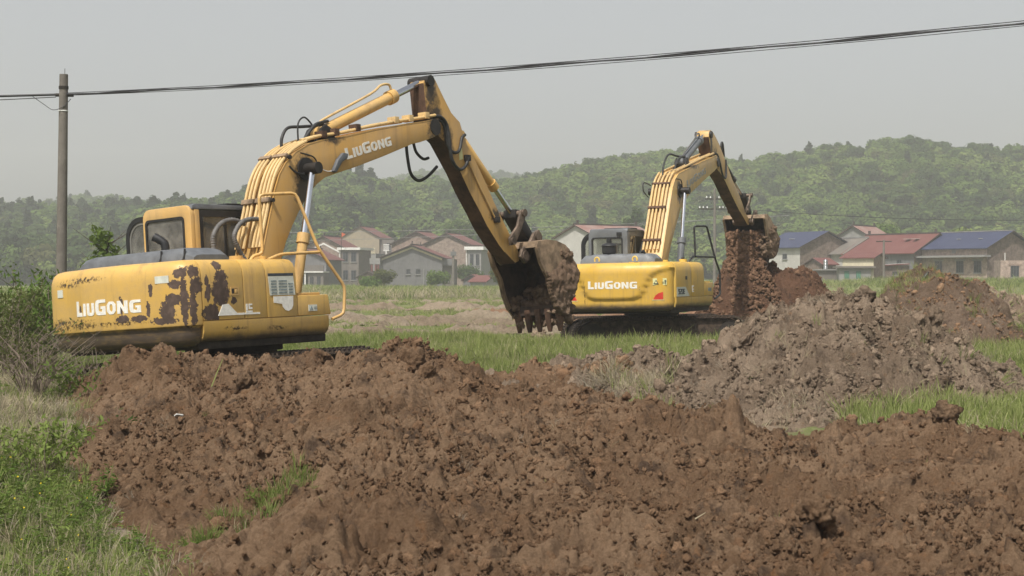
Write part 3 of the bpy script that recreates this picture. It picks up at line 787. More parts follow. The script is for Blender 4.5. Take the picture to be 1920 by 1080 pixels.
hz_far = hill([(300, 420), (500, 380), (640, 350), (760, 324), (860, 316), (930, 322), (1000, 328), (1080, 330), (1160, 300), (1240, 330), (1400, 340), (1800, 360)], 860, 640, 1100, 9.0, 3, -230, 290)

# ------------------------------------------------------------------ trees
def leaf_cloud(lobes, n, size, g, up=0.35, jitter=0.5, flat=1.0):
    """n small leaf-clump quads spread through the shells of ellipsoidal lobes"""
    L = np.array(lobes, float)                       # cx cy cz rx ry rz
    w = (L[:, 3] * L[:, 4] * L[:, 5]) ** 0.67; w /= w.sum()
    k = g.choice(len(L), n, p=w)
    d = g.normal(size=(n, 3)); d /= np.linalg.norm(d, axis=1)[:, None]
    rad = g.uniform(0.35, 1.0, n) ** 0.45
    p = L[k, :3] + d * L[k, 3:] * rad[:, None] * (1 + 0.14 * g.normal(size=(n, 1)))
    nr = d + g.normal(size=(n, 3)) * jitter + np.array([0, 0, up]); nr /= np.linalg.norm(nr, axis=1)[:, None]
    t = np.cross(nr, g.normal(size=(n, 3))); t /= np.linalg.norm(t, axis=1)[:, None]
    b = np.cross(nr, t)
    s = size * g.uniform(0.55, 1.35, (n, 1)); s2 = s * g.uniform(0.45, 0.9, (n, 1)) * flat
    q = np.stack([p - t * s - b * s2 * .3, p + b * s2, p + t * s + b * s2 * .2, p - b * s2], 1)      # rhombic leaf clump
    q[:, 1] += nr * s * 0.18; q[:, 3] += nr * s * 0.12
    return q.reshape(-1, 3), np.arange(n * 4).reshape(n, 4)

def crown_mesh(name, lobes, n, size, mat, seed, trunk=None, up=0.35, jitter=0.5):
    g = np.random.default_rng(seed)
    co, q = leaf_cloud(lobes, n, size, g, up, jitter)
    return np_mesh(name, co, q, [mat], smooth=False)

def broadleaf_lobes(g, h, r, k=8):
    L = [(0, 0, h * 0.60, r * 0.62, r * 0.62, h * 0.30)]
    for i in range(k):
        a = i / k * 6.283 + g.uniform(-.4, .4); q = r * g.uniform(0.35, 0.72); zz = h * g.uniform(0.34, 0.88)
        s = r * g.uniform(0.30, 0.50)
        L.append((q * math.cos(a), q * math.sin(a), zz, s, s, s * g.uniform(.7, 1.0)))
    L.append((g.uniform(-.2, .2) * r, g.uniform(-.2, .2) * r, h * 0.88, r * .36, r * .36, h * .12))
    return L
def trunk_mb(mb, h, r, g, limbs=5, top=0.75):
    bend = g.uniform(-.08, .08, 2)
    pts = [(bend[0] * h * t * t, bend[1] * h * t * t, h * top * t) for t in (-0.03, 0.25, 0.5, 0.75, 1.0)]
    mb.tube(pts, [r * 1.25, r, r * .8, r * .55, r * .2], 7)
    for i in range(limbs):
        t = g.uniform(.35, .85); a = g.uniform(0, 6.28); l = h * g.uniform(.16, .30)
        p = Vector((bend[0] * h * t * t, bend[1] * h * t * t, h * top * t))
        q = p + Vector((math.cos(a) * l, math.sin(a) * l, l * .65))
        mb.tube([p, (p + q) / 2 + Vector((0, 0, -.05 * l)), q], [r * .45, r * .3, r * .1], 5)
    return mb
g = np.random.default_rng(3)
FOREST = []
def fv(n, size, mat, lob, up=.35, jit=.28):
    FOREST.append(crown_mesh('forest_tree', lob, n, size, M[mat], len(FOREST) + 40, None, up, jit))
for i in range(4): fv(1500, 0.050, 'leaf_mid', broadleaf_lobes(g, 1.0, .42, 8))
for i in range(3): fv(1500, 0.050, 'leaf_bright', broadleaf_lobes(g, 0.95, .45, 9))
for i in range(3): fv(1500, 0.052, 'leaf_dark', broadleaf_lobes(g, 1.05, .40, 8))
for i in range(2): fv(1300, 0.055, 'leaf_olive', broadleaf_lobes(g, 0.9, .45, 8))
for i in range(4):        # pines and firs
    L = []
    for k in range(11):
        t = k / 10; rr = (0.26 - 0.21 * t) * g.uniform(.8, 1.2); a = g.uniform(0, 6.28)
        L.append((rr * .35 * math.cos(a), rr * .35 * math.sin(a), .30 + .72 * t, rr, rr, .05 + .03 * (1 - t)))
    fv(1300, 0.048, 'needle', L, .1, .7)
for me in FOREST:         # thin stems, visible through the gaps
    bm = bmesh.new(); bm.from_mesh(me)
    bmesh.ops.create_cone(bm, cap_ends=False, segments=5, radius1=.016, radius2=.005, depth=.85, matrix=Matrix.Translation((0, 0, .40)))
    bm.to_mesh(me); bm.free()
    me.materials.append(M['bark'])
    for p in me.polygons:
        if p.index >= len(me.polygons) - 5: p.material_index = 1
SRC_FOREST = source('forest_trees', FOREST)

def wood(name, hz, x0, x1, y0, y1, dens, seed, weights, hmin, hmax, label):
    g = np.random.default_rng(seed)
    n = int((x1 - x0) * (y1 - y0) * dens)
    x = g.uniform(x0, x1, n); y = g.uniform(y0, y1, n)
    ok = np.abs(x) < y * 0.345 + 12
    x, y = x[ok], y[ok]; n = len(x)
    z = hz(x, y) - 0.4
    ok = z > -1.2
    x, y, z = x[ok], y[ok], z[ok]; n = len(x)
    cl = fbm(x * 0.022, y * 0.03, 3, seed) * 1.5; c2 = fbm(x * 0.05, y * 0.06, 3, seed + 7)
    W = weights(x, y, cl, c2)                          # n x 5 : mid bright dark olive conifer
    W = np.clip(W, 0.001, None); W = W / W.sum(1, keepdims=True)
    u = g.uniform(0, 1, n); kind = (u[:, None] > np.cumsum(W, 1)).sum(1).clip(0, 4)
    lo = np.array([0, 4, 7, 10, 12]); ct = np.array([4, 3, 3, 2, 4])
    idx = lo[kind] + (g.uniform(0, 1, n) * ct[kind]).astype(int)
    h = g.uniform(hmin, hmax, n) * (1 + 0.25 * c2) * np.where(kind == 4, 1.08, 1.0)
    wd = h * g.uniform(0.85, 1.25, n)
    o = scatter(name, np.stack([x, y, z], 1), np.stack([g.uniform(-.06, .06, n), g.uniform(-.06, .06, n), g.uniform(0, 6.28, n)], 1), np.stack([wd, wd, h], 1), idx, SRC_FOREST)
    tag(o, label, 'forest', kind='stuff')
    return n
nt = 0
nt += wood('hillside_wood', hz_main, -70, 190, 322, 500, 0.085, 51,
     lambda x, y, c, c2: np.stack([0.9 + 0 * x, 0.40 + 0.7 * c, 0.38 - 0.5 * c + 0.5 * sstep(60, 140, x), 0.16 + 0.2 * c2, 0.05 + 0 * x], 1), 5.5, 9.0,
     'dense fresh green wood covering the hillside behind the machines')
nt += wood('hillside_wood', hz_left, -190, 0, 302, 465, 0.080, 52,
     lambda x, y, c, c2: np.stack([0.5 + 0 * x, 0.22 + 0.4 * c, 0.6 - 0.3 * c, 0.12 + 0 * x, 0.42 + 0.5 * c2 - 0.4 * c], 1), 6.5, 10.0,
     'dark mixed pine wood on the hill behind the near cab')
nt += wood('hillside_wood', hz_mid, -260, -95, 560, 680, 0.045, 53,
     lambda x, y, c, c2: np.stack([0.7 + 0 * x, 0.2 + 0 * x, 0.4 - 0.3 * c, 0.1 + 0 * x, 0.3 + 0 * x], 1), 7, 10, 'hazy wood on the low rise at far left')
nt += wood('hillside_wood', hz_far, -120, 190, 700, 900, 0.040, 54,
     lambda x, y, c, c2: np.stack([0.8 + 0 * x, 0.3 + 0 * x, 0.4 - 0.3 * c, 0.1 + 0 * x, 0.1 + 0 * x], 1), 8, 11, 'pale hazy wood on the farthest hill')
print('forest trees', nt)

def tree(name, x, y, h, r, mat, seed, label, n=2600, size=None, z=None, k=9, cat='tree', group=None, trunk_r=None, up=.35):
    g = np.random.default_rng(seed)
    z = float(gz(x, y)) if z is None else z
    t = empty(name, (x, y, z), label, cat, group)
    co, q = leaf_cloud(broadleaf_lobes(g, h, r, k), n, size or h * 0.03, g, up)
    link('crown', np_mesh('crown', co, q, [M[mat]], smooth=False), t)
    trunk_mb(MB(), h, trunk_r or h * .022, g).build('trunk', M['bark'], t)
    return t
def XY(px, d): return (px - 960) / 3000 * d
tree('broadleaf_tree', XY(892, 300), 300, 13.5, 5.2, 'leaf_dark', 61, 'big dark leafy tree behind the brick house nearest the near bucket', 5200, .30)
tree('broadleaf_tree', XY(925, 285), 285, 9.5, 4.0, 'leaf_dark', 62, 'rounded dark tree between the grey two storey wing and the near bucket', 3400, .28)
tree('broadleaf_tree', XY(1458, 235), 235, 7.2, 2.6, 'leaf_bright', 63, 'bright yellow green tree beside the far bucket left of the blue roofed house', 2600, .20)
tree('broadleaf_tree', XY(1195, 260), 260, 12.5, 2.8, 'leaf_dark', 64, 'tall dark tree behind the boom foot of the far excavator', 3000, .26, k=7)
tree('broadleaf_tree', XY(604, 300), 300, 9.5, 2.4, 'leaf_bright', 65, 'slim light green tree behind the rubble gabled house', 2000, .24)
tree('broadleaf_tree', XY(1660, 250), 250, 9.0, 3.2, 'leaf_mid', 66, 'mid green tree behind the big red sheet roof', 2600, .24)
tree('broadleaf_tree', XY(1800, 232), 232, 7.6, 3.4, 'leaf_bright', 67, 'light green tree showing over the brick house with dark blue roof', 2600, .22)
tree('round_bush', XY(818, 215), 215, 2.3, 1.9, 'leaf_mid', 68, 'clipped round green bush before the grey gabled house', 2600, .13, cat='bush')
tree('round_bush', XY(720, 205), 205, 2.4, 1.7, 'leaf_olive', 69, 'loose olive bush left of the clipped round bush', 1800, .13, cat='bush')
tree('round_bush', XY(690, 195), 195, 1.8, 1.6, 'leaf_mid', 70, 'low green bush below the balcony with red columns', 1500, .13, cat='bush')
tree('round_bush', XY(945, 180), 180, 2.6, 1.9, 'leaf_olive', 71, 'dull grey green thicket just left of the near bucket', 2400, .13, cat='bush')
tree('round_bush', XY(885, 262), 262, 3.4, 3.0, 'leaf_dark', 72, 'dark bush at the foot of the grey two storey wing', 2000, .2, cat='bush')

# ------------------------------------------------------------------ houses
def house(name, v, label, wall, roof, gwall=None, over=0.45, trim=None, ridge=True, band=None, group=None):
    x, d, g, W, L, r, hE, hR = v
    t = empty(name, (x, d, g), label, 'house', group); t.rotation_euler = (0, 0, r)
    b = MB()
    b.prism([(-W / 2, -1.2), (W / 2, -1.2), (W / 2, hE), (0, hR), (-W / 2, hE)], 0, L, 'y')
    w = b.build('wall', [M[wall], M[gwall or wall]], t)
    if gwall:
        for p in w.data.polygons:
            if abs(p.normal.y) > 0.9: p.material_index = 1
    sl = (hR - hE) / (W / 2); k = over
    for s in (-1, 1):                                # one sheet for each slope
        q = [(0, hR + .06), (s * (W / 2 + k), hE - sl * k + .06), (s * (W / 2 + k), hE - sl * k + .18), (0, hR + .20)]
        o = MB().prism(q, -k, L + k, 'y').build('roof_slope', [M[roof], M['eave']], t)
        for p in o.data.polygons:
            if abs(p.normal.y) > 0.9: p.material_index = 1
    if ridge:
        MB().box(-.16, .16, -k - .03, L + k + .03, hR + .17, hR + .33).build('ridge_cap', M['eave'], t)
        for yy in (0.1, L - 0.3):
            MB().box(-.07, .07, yy, yy + .35, hR + .33, hR + .75).build('ridge_finial', M['eave'], t)
    if trim:                                          # pale rake trim on the gable
        mat, drop, wd = trim
        for s in (-1, 1):
            MB().prism([(0, hR - drop), (s * W / 2, hE - drop), (s * W / 2, hE - drop - wd), (0, hR - drop - wd)], -.05, .0 - .003, 'y').build('rake_trim', M[mat], t)
    t['_d'] = 0; del t['_d']
    return t
def window(t, face, W, u, z, w, h, fm='frame_dark', pm='pane', bars=2, sill=True, lintel=None):
    """face G = gable wall, R / L = long walls; u = along the wall, z = sill height"""
    def put(b, u0, u1, z0, z1, d0, d1):
        if face == 'G': b.box(u0, u1, -d1, -d0, z0, z1)
        elif face == 'R': b.box(W / 2 + d0, W / 2 + d1, u0, u1, z0, z1)
        else: b.box(-W / 2 - d1, -W / 2 - d0, u0, u1, z0, z1)
        return b
    b = MB(); f = .07
    put(b, u - w / 2, u + w / 2, z, z + f, .003, .09); put(b, u - w / 2, u + w / 2, z + h - f, z + h, .003, .09)
    put(b, u - w / 2, u - w / 2 + f, z + f, z + h - f, .003, .09); put(b, u + w / 2 - f, u + w / 2, z + f, z + h - f, .003, .09)
    for i in range(1, bars):
        c = u - w / 2 + w * i / bars; put(b, c - .03, c + .03, z + f, z + h - f, .02, .07)
    if h > 1.2: put(b, u - w / 2 + f, u + w / 2 - f, z + h * .68, z + h * .68 + .05, .02, .075)
    o = b.build('window', M[fm], t)
    put(MB(), u - w / 2 + f, u + w / 2 - f, z + f, z + h - f, .004, .025).build('pane', M[pm], o)
    if sill: put(MB(), u - w / 2 - .1, u + w / 2 + .1, z - .12, z, .003, .14).build('sill', M['plaster_light'], o)
    if lintel: put(MB(), u - w / 2 - .25, u + w / 2 + .25, z + h, z + h + .22, .003, .06).build('lintel', M[lintel], o)
    return o
def boxp(t, name, x0, x1, y0, y1, z0, z1, mat): return MB().box(x0, x1, y0, y1, z0, z1).build(name, M[mat], t)
def balusters(t, x0, x1, y, z0, z1, mat, n):
    boxp(t, 'rail', x0, x1, y - .1, y + .1, z1 - .18, z1, mat); boxp(t, 'rail', x0, x1, y - .1, y + .1, z0, z0 + .16, mat)
    for i in range(n):
        c = x0 + (x1 - x0) * (i + .5) / n
        MB().cyl((c, y, z0 + .16), (c, y, z1 - .18), .07, 6).build('baluster', M[mat], t)
HV = {
'A1': (-31.74, 245.0, 0.00, 6.79, 8.89, -0.161, 4.38, 5.92), 'A2': (-31.33, 266.0, 0.00, 6.95, 7.95, -0.211, 6.56, 8.34),
'A3': (-28.16, 296.0, 0.00, 7.46, 8.52, -0.189, 8.97, 10.89), 'A4': (-15.02, 240.0, 0.00, 9.21, 8.59, -0.100, 4.59, 6.36),
'A5': (-16.58, 278.0, 0.00, 8.97, 8.62, -0.235, 7.43, 9.47), 'A6': (-10.94, 268.0, 0.00, 7.73, 8.27, -0.238, 7.15, 8.89),
'B1': (7.96, 200.0, 0.20, 7.77, 10.53, -0.884, 6.37, 7.85), 'C1': (42.32, 215.0, 1.10, 9.09, 8.54, 0.489, 4.57, 6.58),
'C2': (51.16, 240.0, 1.10, 5.04, 8.17, -0.612, 6.67, 8.16), 'C3': (47.46, 214.0, 1.10, 7.21, 7.72, 0.431, 3.71, 5.65),
'C4': (54.52, 205.0, 1.10, 8.83, 11.86, 0.593, 3.68, 6.01), 'C5': (43.17, 188.0, 1.10, 3.48, 3.87, 0.957, 2.76, 3.21),
'C7': (61.07, 196.0, 1.10, 8.06, 11.31, 0.529, 4.18, 6.06)}
W_ = lambda k: HV[k][3]
# A1: low house with blue sheeting, porch posts
t = house('village_house', HV['A1'], 'low grey house with blue sheeting and white porch posts, leftmost of the hamlet', 'plaster_grey', 'roof_red')
boxp(t, 'porch_block', -4.6, -.6, -3.2, -.01, -1, 4.0, 'plaster_grey')
boxp(t, 'blue_sheeting', -4.5, -1.0, -3.26, -3.203, 2.7, 4.05, 'blue_sheet')
boxp(t, 'ledge', -4.8, 3.9, -3.35, -.02, 2.35, 2.55, 'trim_white')
boxp(t, 'porch_block', 1.4, 3.8, -3.0, -.012, -1, 2.34, 'plaster_brown')
boxp(t, 'parapet', .9, 3.85, -3.1, -2.9, 2.56, 3.5, 'plaster_brown')
for c in (-.2, 1.0): boxp(t, 'post', c - .1, c + .1, -3.2, -3.0, -1, 2.34, 'trim_white')
for c in (2.0, 3.1): window(t, 'G', 0, c, .3, .55, 1.5).location = (0, -3.0, 0)
# A2: rubble gable with white trim and a two-storey cement wing
t = house('village_house', HV['A2'], 'red roofed house with rubble gable, white rake trim and four windowed cement wing', 'brick', 'roof_red', 'rubble', trim=('trim_white', .95, .28))
for c, z in ((.1, 4.6),): window(t, 'G', 0, c + .0, z, 1.0, .8)
window(t, 'G', 0, -2.4, 4.9, .8, .6)
wing = boxp(t, 'wing', 3.478, 6.6, -1.6, 5.2, -1, 6.15, 'plaster_brown')
boxp(t, 'cornice', 3.0, 7.0, -2.0, 5.6, 6.15, 6.55, 'trim_white')
boxp(t, 'downpipe', 3.25, 3.4, -1.6, -1.45, -1, 6.15, 'trim_white')
for c in (4.35, 5.75):
    for z in (4.2, 1.2): window(t, 'G', 0, c, z, .85, 1.6).location = (0, -1.6, 0)
# A3: tan block house at the back
t = house('village_house', HV['A3'], 'tall tan block house with faded red roof at the back of the left hamlet', 'plaster_tan', 'roof_red', over=.3)
boxp(t, 'wing', 3.735, 6.4, 0.5, 7.5, -1, 8.6, 'plaster_brown')
window(t, 'G', 0, 5.4, 6.6, .7, 1.4).location = (0, .5, 0)
boxp(t, 'terrace', 0.5, 5.6, -9, -1.2, -1, 5.9, 'plaster_light')
balusters(t, .6, 5.5, -9.0, 5.9, 6.9, 'trim_cream', 12)
boxp(t, 'air_conditioner', 1.4, 2.1, -9.5, -9.02, 1.6, 2.2, 'plaster_light')
# A4: grey gabled house in front
t = house('village_house', HV['A4'], 'grey cement gabled house with two small windows and cream rake trim', 'plaster_grey', 'roof_red', trim=('trim_cream', .12, .3), over=.65)
for c in (-.55, .95): window(t, 'G', 0, c, 2.1, .62, .8)
boxp(t, 'pipe', 1.75, 1.85, -.1, -.003, .2, 2.9, 'plaster_light')
boxp(t, 'balcony', -6.2, -4.62, -1.2, 2.4, 3.6, 4.5, 'plaster_light')
for c in (-5.9, -5.3, -4.9): MB().cyl((c, -1.0, .8), (c, -1.0, 3.59), .16, 10).build('column', M['roof_red'], t)
boxp(t, 'porch_base', -6.2, -4.62, -1.2, 2.4, -1, .8, 'plaster_light')
boxp(t, 'side_wing', 4.62, 5.9, 1.0, 7.0, -1, 4.4, 'plaster_brown')
boxp(t, 'balcony', 4.62, 6.3, .2, 1.0, 3.4, 4.4, 'plaster_grey')
window(t, 'G', 0, 5.2, 1.0, .6, 1.2).location = (0, 1.0, 0)
# A5
t = house('village_house', HV['A5'], 'middle brick gabled house with red roof and white balcony above the grey house', 'brick', 'roof_red', trim=('brick_dark', .1, .5))
boxp(t, 'wing', 4.49, 7.2, -1.0, 6.6, -1, 6.0, 'plaster_brown')
boxp(t, 'cornice', 4.0, 8.3, -1.6, 7, 6.0, 6.25, 'trim_white')
balusters(t, 4.1, 5.6, -1.5, 6.25, 7.2, 'trim_white', 5)
boxp(t, 'cornice_face', 5.62, 8.25, -1.62, -1.4, 6.26, 7.1, 'trim_white')
balusters(t, -5.6, -4.55, -1.3, 6.2, 7.4, 'trim_white', 5); boxp(t, 'balcony_post', -5.2, -5.0, -1.4, -1.2, 3, 6.2, 'trim_white')
window(t, 'G', 0, 5.8, 4.2, .9, 1.3).location = (0, -1.0, 0)
# A6
t = house('village_house', HV['A6'], 'right hand brick gabled house with red roof and pale grey two storey wing', 'brick', 'roof_red', 'rubble', trim=('brick_dark', .1, .45))
boxp(t, 'wing', 3.87, 6.2, -.9, 5.2, -1, 6.2, 'plaster_light')
boxp(t, 'cornice', 3.4, 6.7, -1.3, 5.6, 6.2, 6.75, 'trim_white')
boxp(t, 'downpipe', 3.6, 3.74, -.95, -.8, -1, 6.2, 'trim_white')
for c in (4.6, 5.6): window(t, 'G', 0, c, 3.6, .6, 1.9).location = (0, -.9, 0)
window(t, 'G', 0, 5.7, .8, .7, 1.1).location = (0, -.9, 0)
boxp(t, 'ledge', .8, 3.6, -.9, -.003, 2.9, 3.1, 'plaster_light')
# sheds at the foot of the hamlet
def shed(px, d, W, L, hE, hR, r, label, wall='plaster_light', roof='roof_red', g=0.0):
    return house('shed', (XY(px, d), d, g, W, L, r, hE, hR), label, wall, roof, over=.3, ridge=False)
shed(885, 232, 2.6, 3, 1.2, 1.9, -.2, 'small cement shed with red roof behind the utility pole', 'plaster_grey')
shed(926, 230, 3.4, 3, 1.0, 1.75, .9, 'low red roofed shed left of the near bucket', 'plaster_light')
shed(690, 238, 3.2, 3, 1.6, 2.4, -.2, 'low dark gabled shed left of the grey cement house', 'brick_dark', 'eave')
# B1
t = house('village_house', HV['B1'], 'pale limewashed house with patchy red roof behind the far cab', 'plaster_white', 'roof_redfade', over=.35)
window(t, 'R', W_('B1'), 4.2, 2.6, 1.0, 1.3)
# C1
t = house('village_house', HV['C1'], 'white house with bright blue roof and dark gable right of the far bucket', 'plaster_white', 'roof_blue', 'brick_dark', ridge=False)
window(t, 'L', W_('C1'), 3.2, 3.0, .9, .7); boxp(t, 'skylight', -2.6, -1.9, 4, 4.9, 5.74, 5.79, 'plastic_white').rotation_euler = (0, 0, 0)
# C2
t = house('village_house', HV['C2'], 'pale gabled house with faded red roof rising behind the red sheet roof', 'plaster_light', 'roof_redfade')
# C3
t = house('village_house', HV['C3'], 'old house with weathered grey tiled roof beside the blue roof', 'plaster_white', 'roof_tile', 'plaster_grey', ridge=False)
MB().box(-.12, .12, -.3, 8.0, 5.84, 6.0).build('ridge_cap', M['plaster_light'], t)
# C4
t = house('village_house', HV['C4'], 'long house under the biggest red sheet roof', 'plaster_grey', 'roof_red', 'brick_dark', ridge=True)
window(t, 'L', W_('C4'), 2.4, 1.8, .8, 1.0)
for u in (1.6, 3.0):
    MB().box(-3.0, -2.2, u, u + .7, 0, .04).build('skylight', M['plastic_white'], t).location = (0.75, 0, 5.47)
# C5 small house with the green windows: a lean roof over a cement front
t = house('village_house', HV['C5'], 'small cement house with two green windows and low red roof', 'trim_cream', 'roof_red', 'brick', ridge=False, over=.3)
s = empty('cement_outhouse', (XY(1603, 186.5), 186.5, 1.10), 'grey cement front building with flat slab roof below the small red roof', 'building'); s.rotation_euler = (0, 0, -.02)
boxp(s, 'wall', -1.85, 1.85, 0, 1.6, -1.2, 1.62, 'plaster_light'); boxp(s, 'slab_roof', -2.3, 2.35, -.4, 1.62, 1.62, 1.85, 'plaster_brown')
for c in (-.95, .42): window(s, 'G', 0, c, .38, .56, .88, 'frame_green', 'pane_green', 2)
s = empty('lean_to', (XY(1676, 192), 192, 1.10), 'brick lean-to with white and red sheet roof beside the thin pole', 'shed'); s.rotation_euler = (0, 0, .05)
boxp(s, 'wall', -2.6, 1.9, 0, 3, -1.2, 2.0, 'brick_dark')
o = boxp(s, 'sheet_roof', -2.8, 1.9, -.3, 3.2, 2.05, 2.13, 'plastic_white'); o.rotation_euler = (0, R(-3), 0)
o = boxp(s, 'roof_edge', -2.8, 1.9, -.36, -.31, 1.98, 2.12, 'roof_red'); o.rotation_euler = (0, R(-3), 0)
window(s, 'G', 0, .2, .8, .8, .45)
# C7
t = house('village_house', HV['C7'], 'brick house with dark blue roof and barred windows at the right', 'brick_pale', 'roof_blue', 'brick_dark', ridge=False, over=.5)
MB().box(-.14, .14, -.5, 11.9, 6.24, 6.36).build('ridge_cap', M['plaster_light'], t)
boxp(t, 'concrete_ledge', -5.2, -4.032, -.6, 12, 3.0, 3.25, 'plaster_light')
for u in (1.5, 4.4, 8.0): window(t, 'L', W_('C7'), u, 1.1, 1.15, 1.45, 'frame_dark', 'pane', 3, True, 'plaster_light')
boxp(t, 'vent_grille', -4.09, -4.033, 5.1, 5.7, 3.5, 4.0, 'plaster_light')
for u, hgt in ((2.6, .6), (6.2, .35)):
    MB().box(-.25, .25, u, u + .4, 0, .04).build('skylight', M['plastic_white'], t).location = (-2.1, 0, 5.32)
s = empty('brick_annexe', (XY(1925, 186), 186, 1.1), 'flat roofed brick annexe with barred window at the right edge', 'building'); s.rotation_euler = (0, 0, -.12)
boxp(s, 'wall', -2.95, 4, 0, 4, -1.2, 2.5, 'brick_pale'); window(s, 'G', 0, -1.35, .55, .95, 1.35, 'frame_dark', 'pane', 3, True, 'brick')
MB().cyl((-2.4, .3, 2.5), (-2.4, .3, 3.4), .05, 6).build('vent_pipe', M['trim_white'], s)
shed(1526, 196, 2.6, 2.6, 2.1, 2.75, -.9, 'little red roofed brick hut beside the steel water tank', 'brick_dark', 'roof_red', 1.1)
s = empty('yard_wall', (XY(1553, 190), 190, 1.1), 'low grey yard building with flat tin roof under the water tank', 'building')
boxp(s, 'wall', -1.5, 1.25, 0, 1.6, -1.2, 1.35, 'plaster_brown'); boxp(s, 'tin_roof', -1.75, 1.4, -.3, 1.7, 1.37, 1.5, 'plaster_light')
s = empty('water_tank', (XY(1548, 190.8), 190.8, 2.6), 'shiny stainless steel water tank on the flat tin roof', 'tank')
b = MB(); 
for k in range(6): b.tube([(0, 0, .18 * k), (0, 0, .18 * k + .03), (0, 0, .18 * k + .15), (0, 0, .18 * k + .18)], [.25, .27, .27, .25], 16)
b.build('drum', M['steel_tank'], s); MB().cyl((0, 0, 1.08), (0, 0, 1.2), .24, 16, .05).build('lid', M['steel_tank'], s)
for a in range(3): MB().cyl((.2 * math.cos(a * 2.09), .2 * math.sin(a * 2.09), -1.1 + 1.0), (.2 * math.cos(a * 2.09), .2 * math.sin(a * 2.09), 0), .03, 6).build('leg', M['steel_tank'], s)

# ------------------------------------------------------------------ poles and wires
def pole(x, y, h, r0, r1, label, z=None, name='utility_pole'):
    z = float(gz(x, y)) if z is None else z
    t = empty(name, (x, y, z), label, 'utility pole')
    n = 14
    MB().tube([(0, 0, -.4), (0, 0, h * .3), (0, 0, h * .65), (0, 0, h)], [r0, r0 + (r1 - r0) * .3, r0 + (r1 - r0) * .65, r1], 20).build('post', M['concrete_pole'], t)
    return t
PX, PY = XY(113, 32.5), 32.5
P1 = pole(PX, PY, 5.72, .118, .085, 'weathered concrete utility pole behind the near counterweight'); P1.rotation_euler = (0, R(.8), 0)
zt = P1.location.z
MB().tube([(-.16, 0, 5.30), (.20, 0, 5.30)], .035, 8).build('cross_bolt', M['dark_steel'], P1)
MB().cyl((0, 0, 5.42), (0, 0, 5.48), .098, 16).build('pole_band', M['dark_steel'], P1)
MB().cyl((0, 0, 4.97), (0, 0, 4.99), .10, 16).build('wire_tie', M['ceramic'], P1)
MB().cyl((.02, 0, 5.70), (.02, 0, 5.84), .006, 5).build('tip_rod', M['dark_steel'], P1)
def cable_pts(a, b, sag, n=40): return [(a[0] + (b[0] - a[0]) * i / n, a[1] + (b[1] - a[1]) * i / n, a[2] + (b[2] - a[2]) * i / n - 4 * sag * (i / n) * (1 - i / n)) for i in range(n + 1)]
A = (PX + .08, PY, zt + 5.31); B = (13.5, 20.6, 5.65)
labels = ['thick black service cable rising to the right, lowest bound strand', 'black service cable twisted round the thick cable', 'thin upper wire of the service bundle', 'thin lower wire hanging under the service bundle', 'second twisted strand of the service bundle']
for k, (r, dz, sg, tw) in enumerate([(.015, 0, .22, .008), (.011, .012, .22, .014), (.007, .03, .21, 0), (.006, -.02, .24, 0), (.010, .008, .22, .018)]):
    pts = [(p[0] + tw * math.sin(i * .9 + k), p[1], p[2] + dz + tw * math.cos(i * .9 + k * 2)) for i, p in enumerate(cable_pts(A, B, sg, 60))]
    o = MB().tube(pts, r, 6).build('service_cable', M['cable']); tag(o, labels[k], 'cable', 'service cables right of the pole')
A2 = (PX - .08, PY, zt + 5.31); B2 = (-20, 31.0, 5.05)
labels = ['thick black cable running out of frame left of the pole', 'thin lower wire running out of frame left of the pole', 'slack loop wire tied below the pole head']
for k, (r, dz, sg) in enumerate([(.026, 0, .05), (.010, -.05, .12)]):
    o = MB().tube([(p[0], p[1], p[2] + dz) for p in cable_pts(A2, B2, sg, 24)], r, 6).build('service_cable', M['cable']); tag(o, labels[k], 'cable', 'service cables left of the pole')
o = MB().tube(arc([(PX - .55, PY, zt + 5.27), (PX - .3, PY - .05, zt + 5.10), (PX - .11, PY - .1, zt + 4.99), (PX + .09, PY - .1, zt + 5.05), (PX + .22, PY, zt + 5.22)], 5), .007, 5).build('service_cable', M['cable']); tag(o, labels[2], 'cable')
# distant poles
t = pole(XY(1340, 168), 168, 10.4, .20, .13, 'tall power pole with white insulators behind the far boom', z=.6)
for z, w in ((9.2, 1.0), (8.15, 1.75)):
    boxp(t, 'crossarm', -w, w, -.06, .06, z, z + .12, 'dark_steel')
    for c in ([-w * .85, -w * .45, w * .45, w * .85] if w < 1.5 else [-w * .9, -w * .68, -w * .45, w * .30, w * .5, w * .7, w * .92]):
        MB().tube([(c, 0, z + .12), (c, 0, z + .2), (c, 0, z + .28), (c, 0, z + .36)], [.03, .09, .05, .07], 8).build('insulator', M['ceramic'], t)
t = pole(XY(1657, 186), 186, 5.0, .16, .11, 'thin pole with crossarm in front of the big red roof', z=1.0)
boxp(t, 'crossarm', -.9, .9, -.05, .05, 4.75, 4.87, 'dark_steel')
t = pole(XY(850, 228), 228, 5.6, .20, .15, 'short pole with transformer box before the brick houses', z=0.0)
boxp(t, 'transformer', -.4, .4, -.3, .3, 4.7, 5.3, 'plaster_grey')
for k, (a, b, lab) in enumerate([((540, 436), (1480, 404), 'upper pale wire crossing before the hillside'), ((540, 452), (1330, 412), 'lower pale wire crossing before the hillside'), ((1345, 388), (2000, 412), 'distant wire running right from the tall power pole')]):
    d = 245 if k < 2 else 168
    pa = (XY(a[0], d), d, CAM_Z + (520 - a[1]) / 3000 * d); pb = (XY(b[0], d), d, CAM_Z + (520 - b[1]) / 3000 * d)
    o = MB().tube(cable_pts(pa, pb, .5, 24), .035 if k < 2 else .03, 5).build('power_line', M['plaster_light'] if k < 2 else M['cable']); tag(o, lab, 'cable')
t = empty('flag_pole', (XY(640, 262), 262, 0), 'small orange red flag on a thin pole above the rubble gabled house', 'flag')
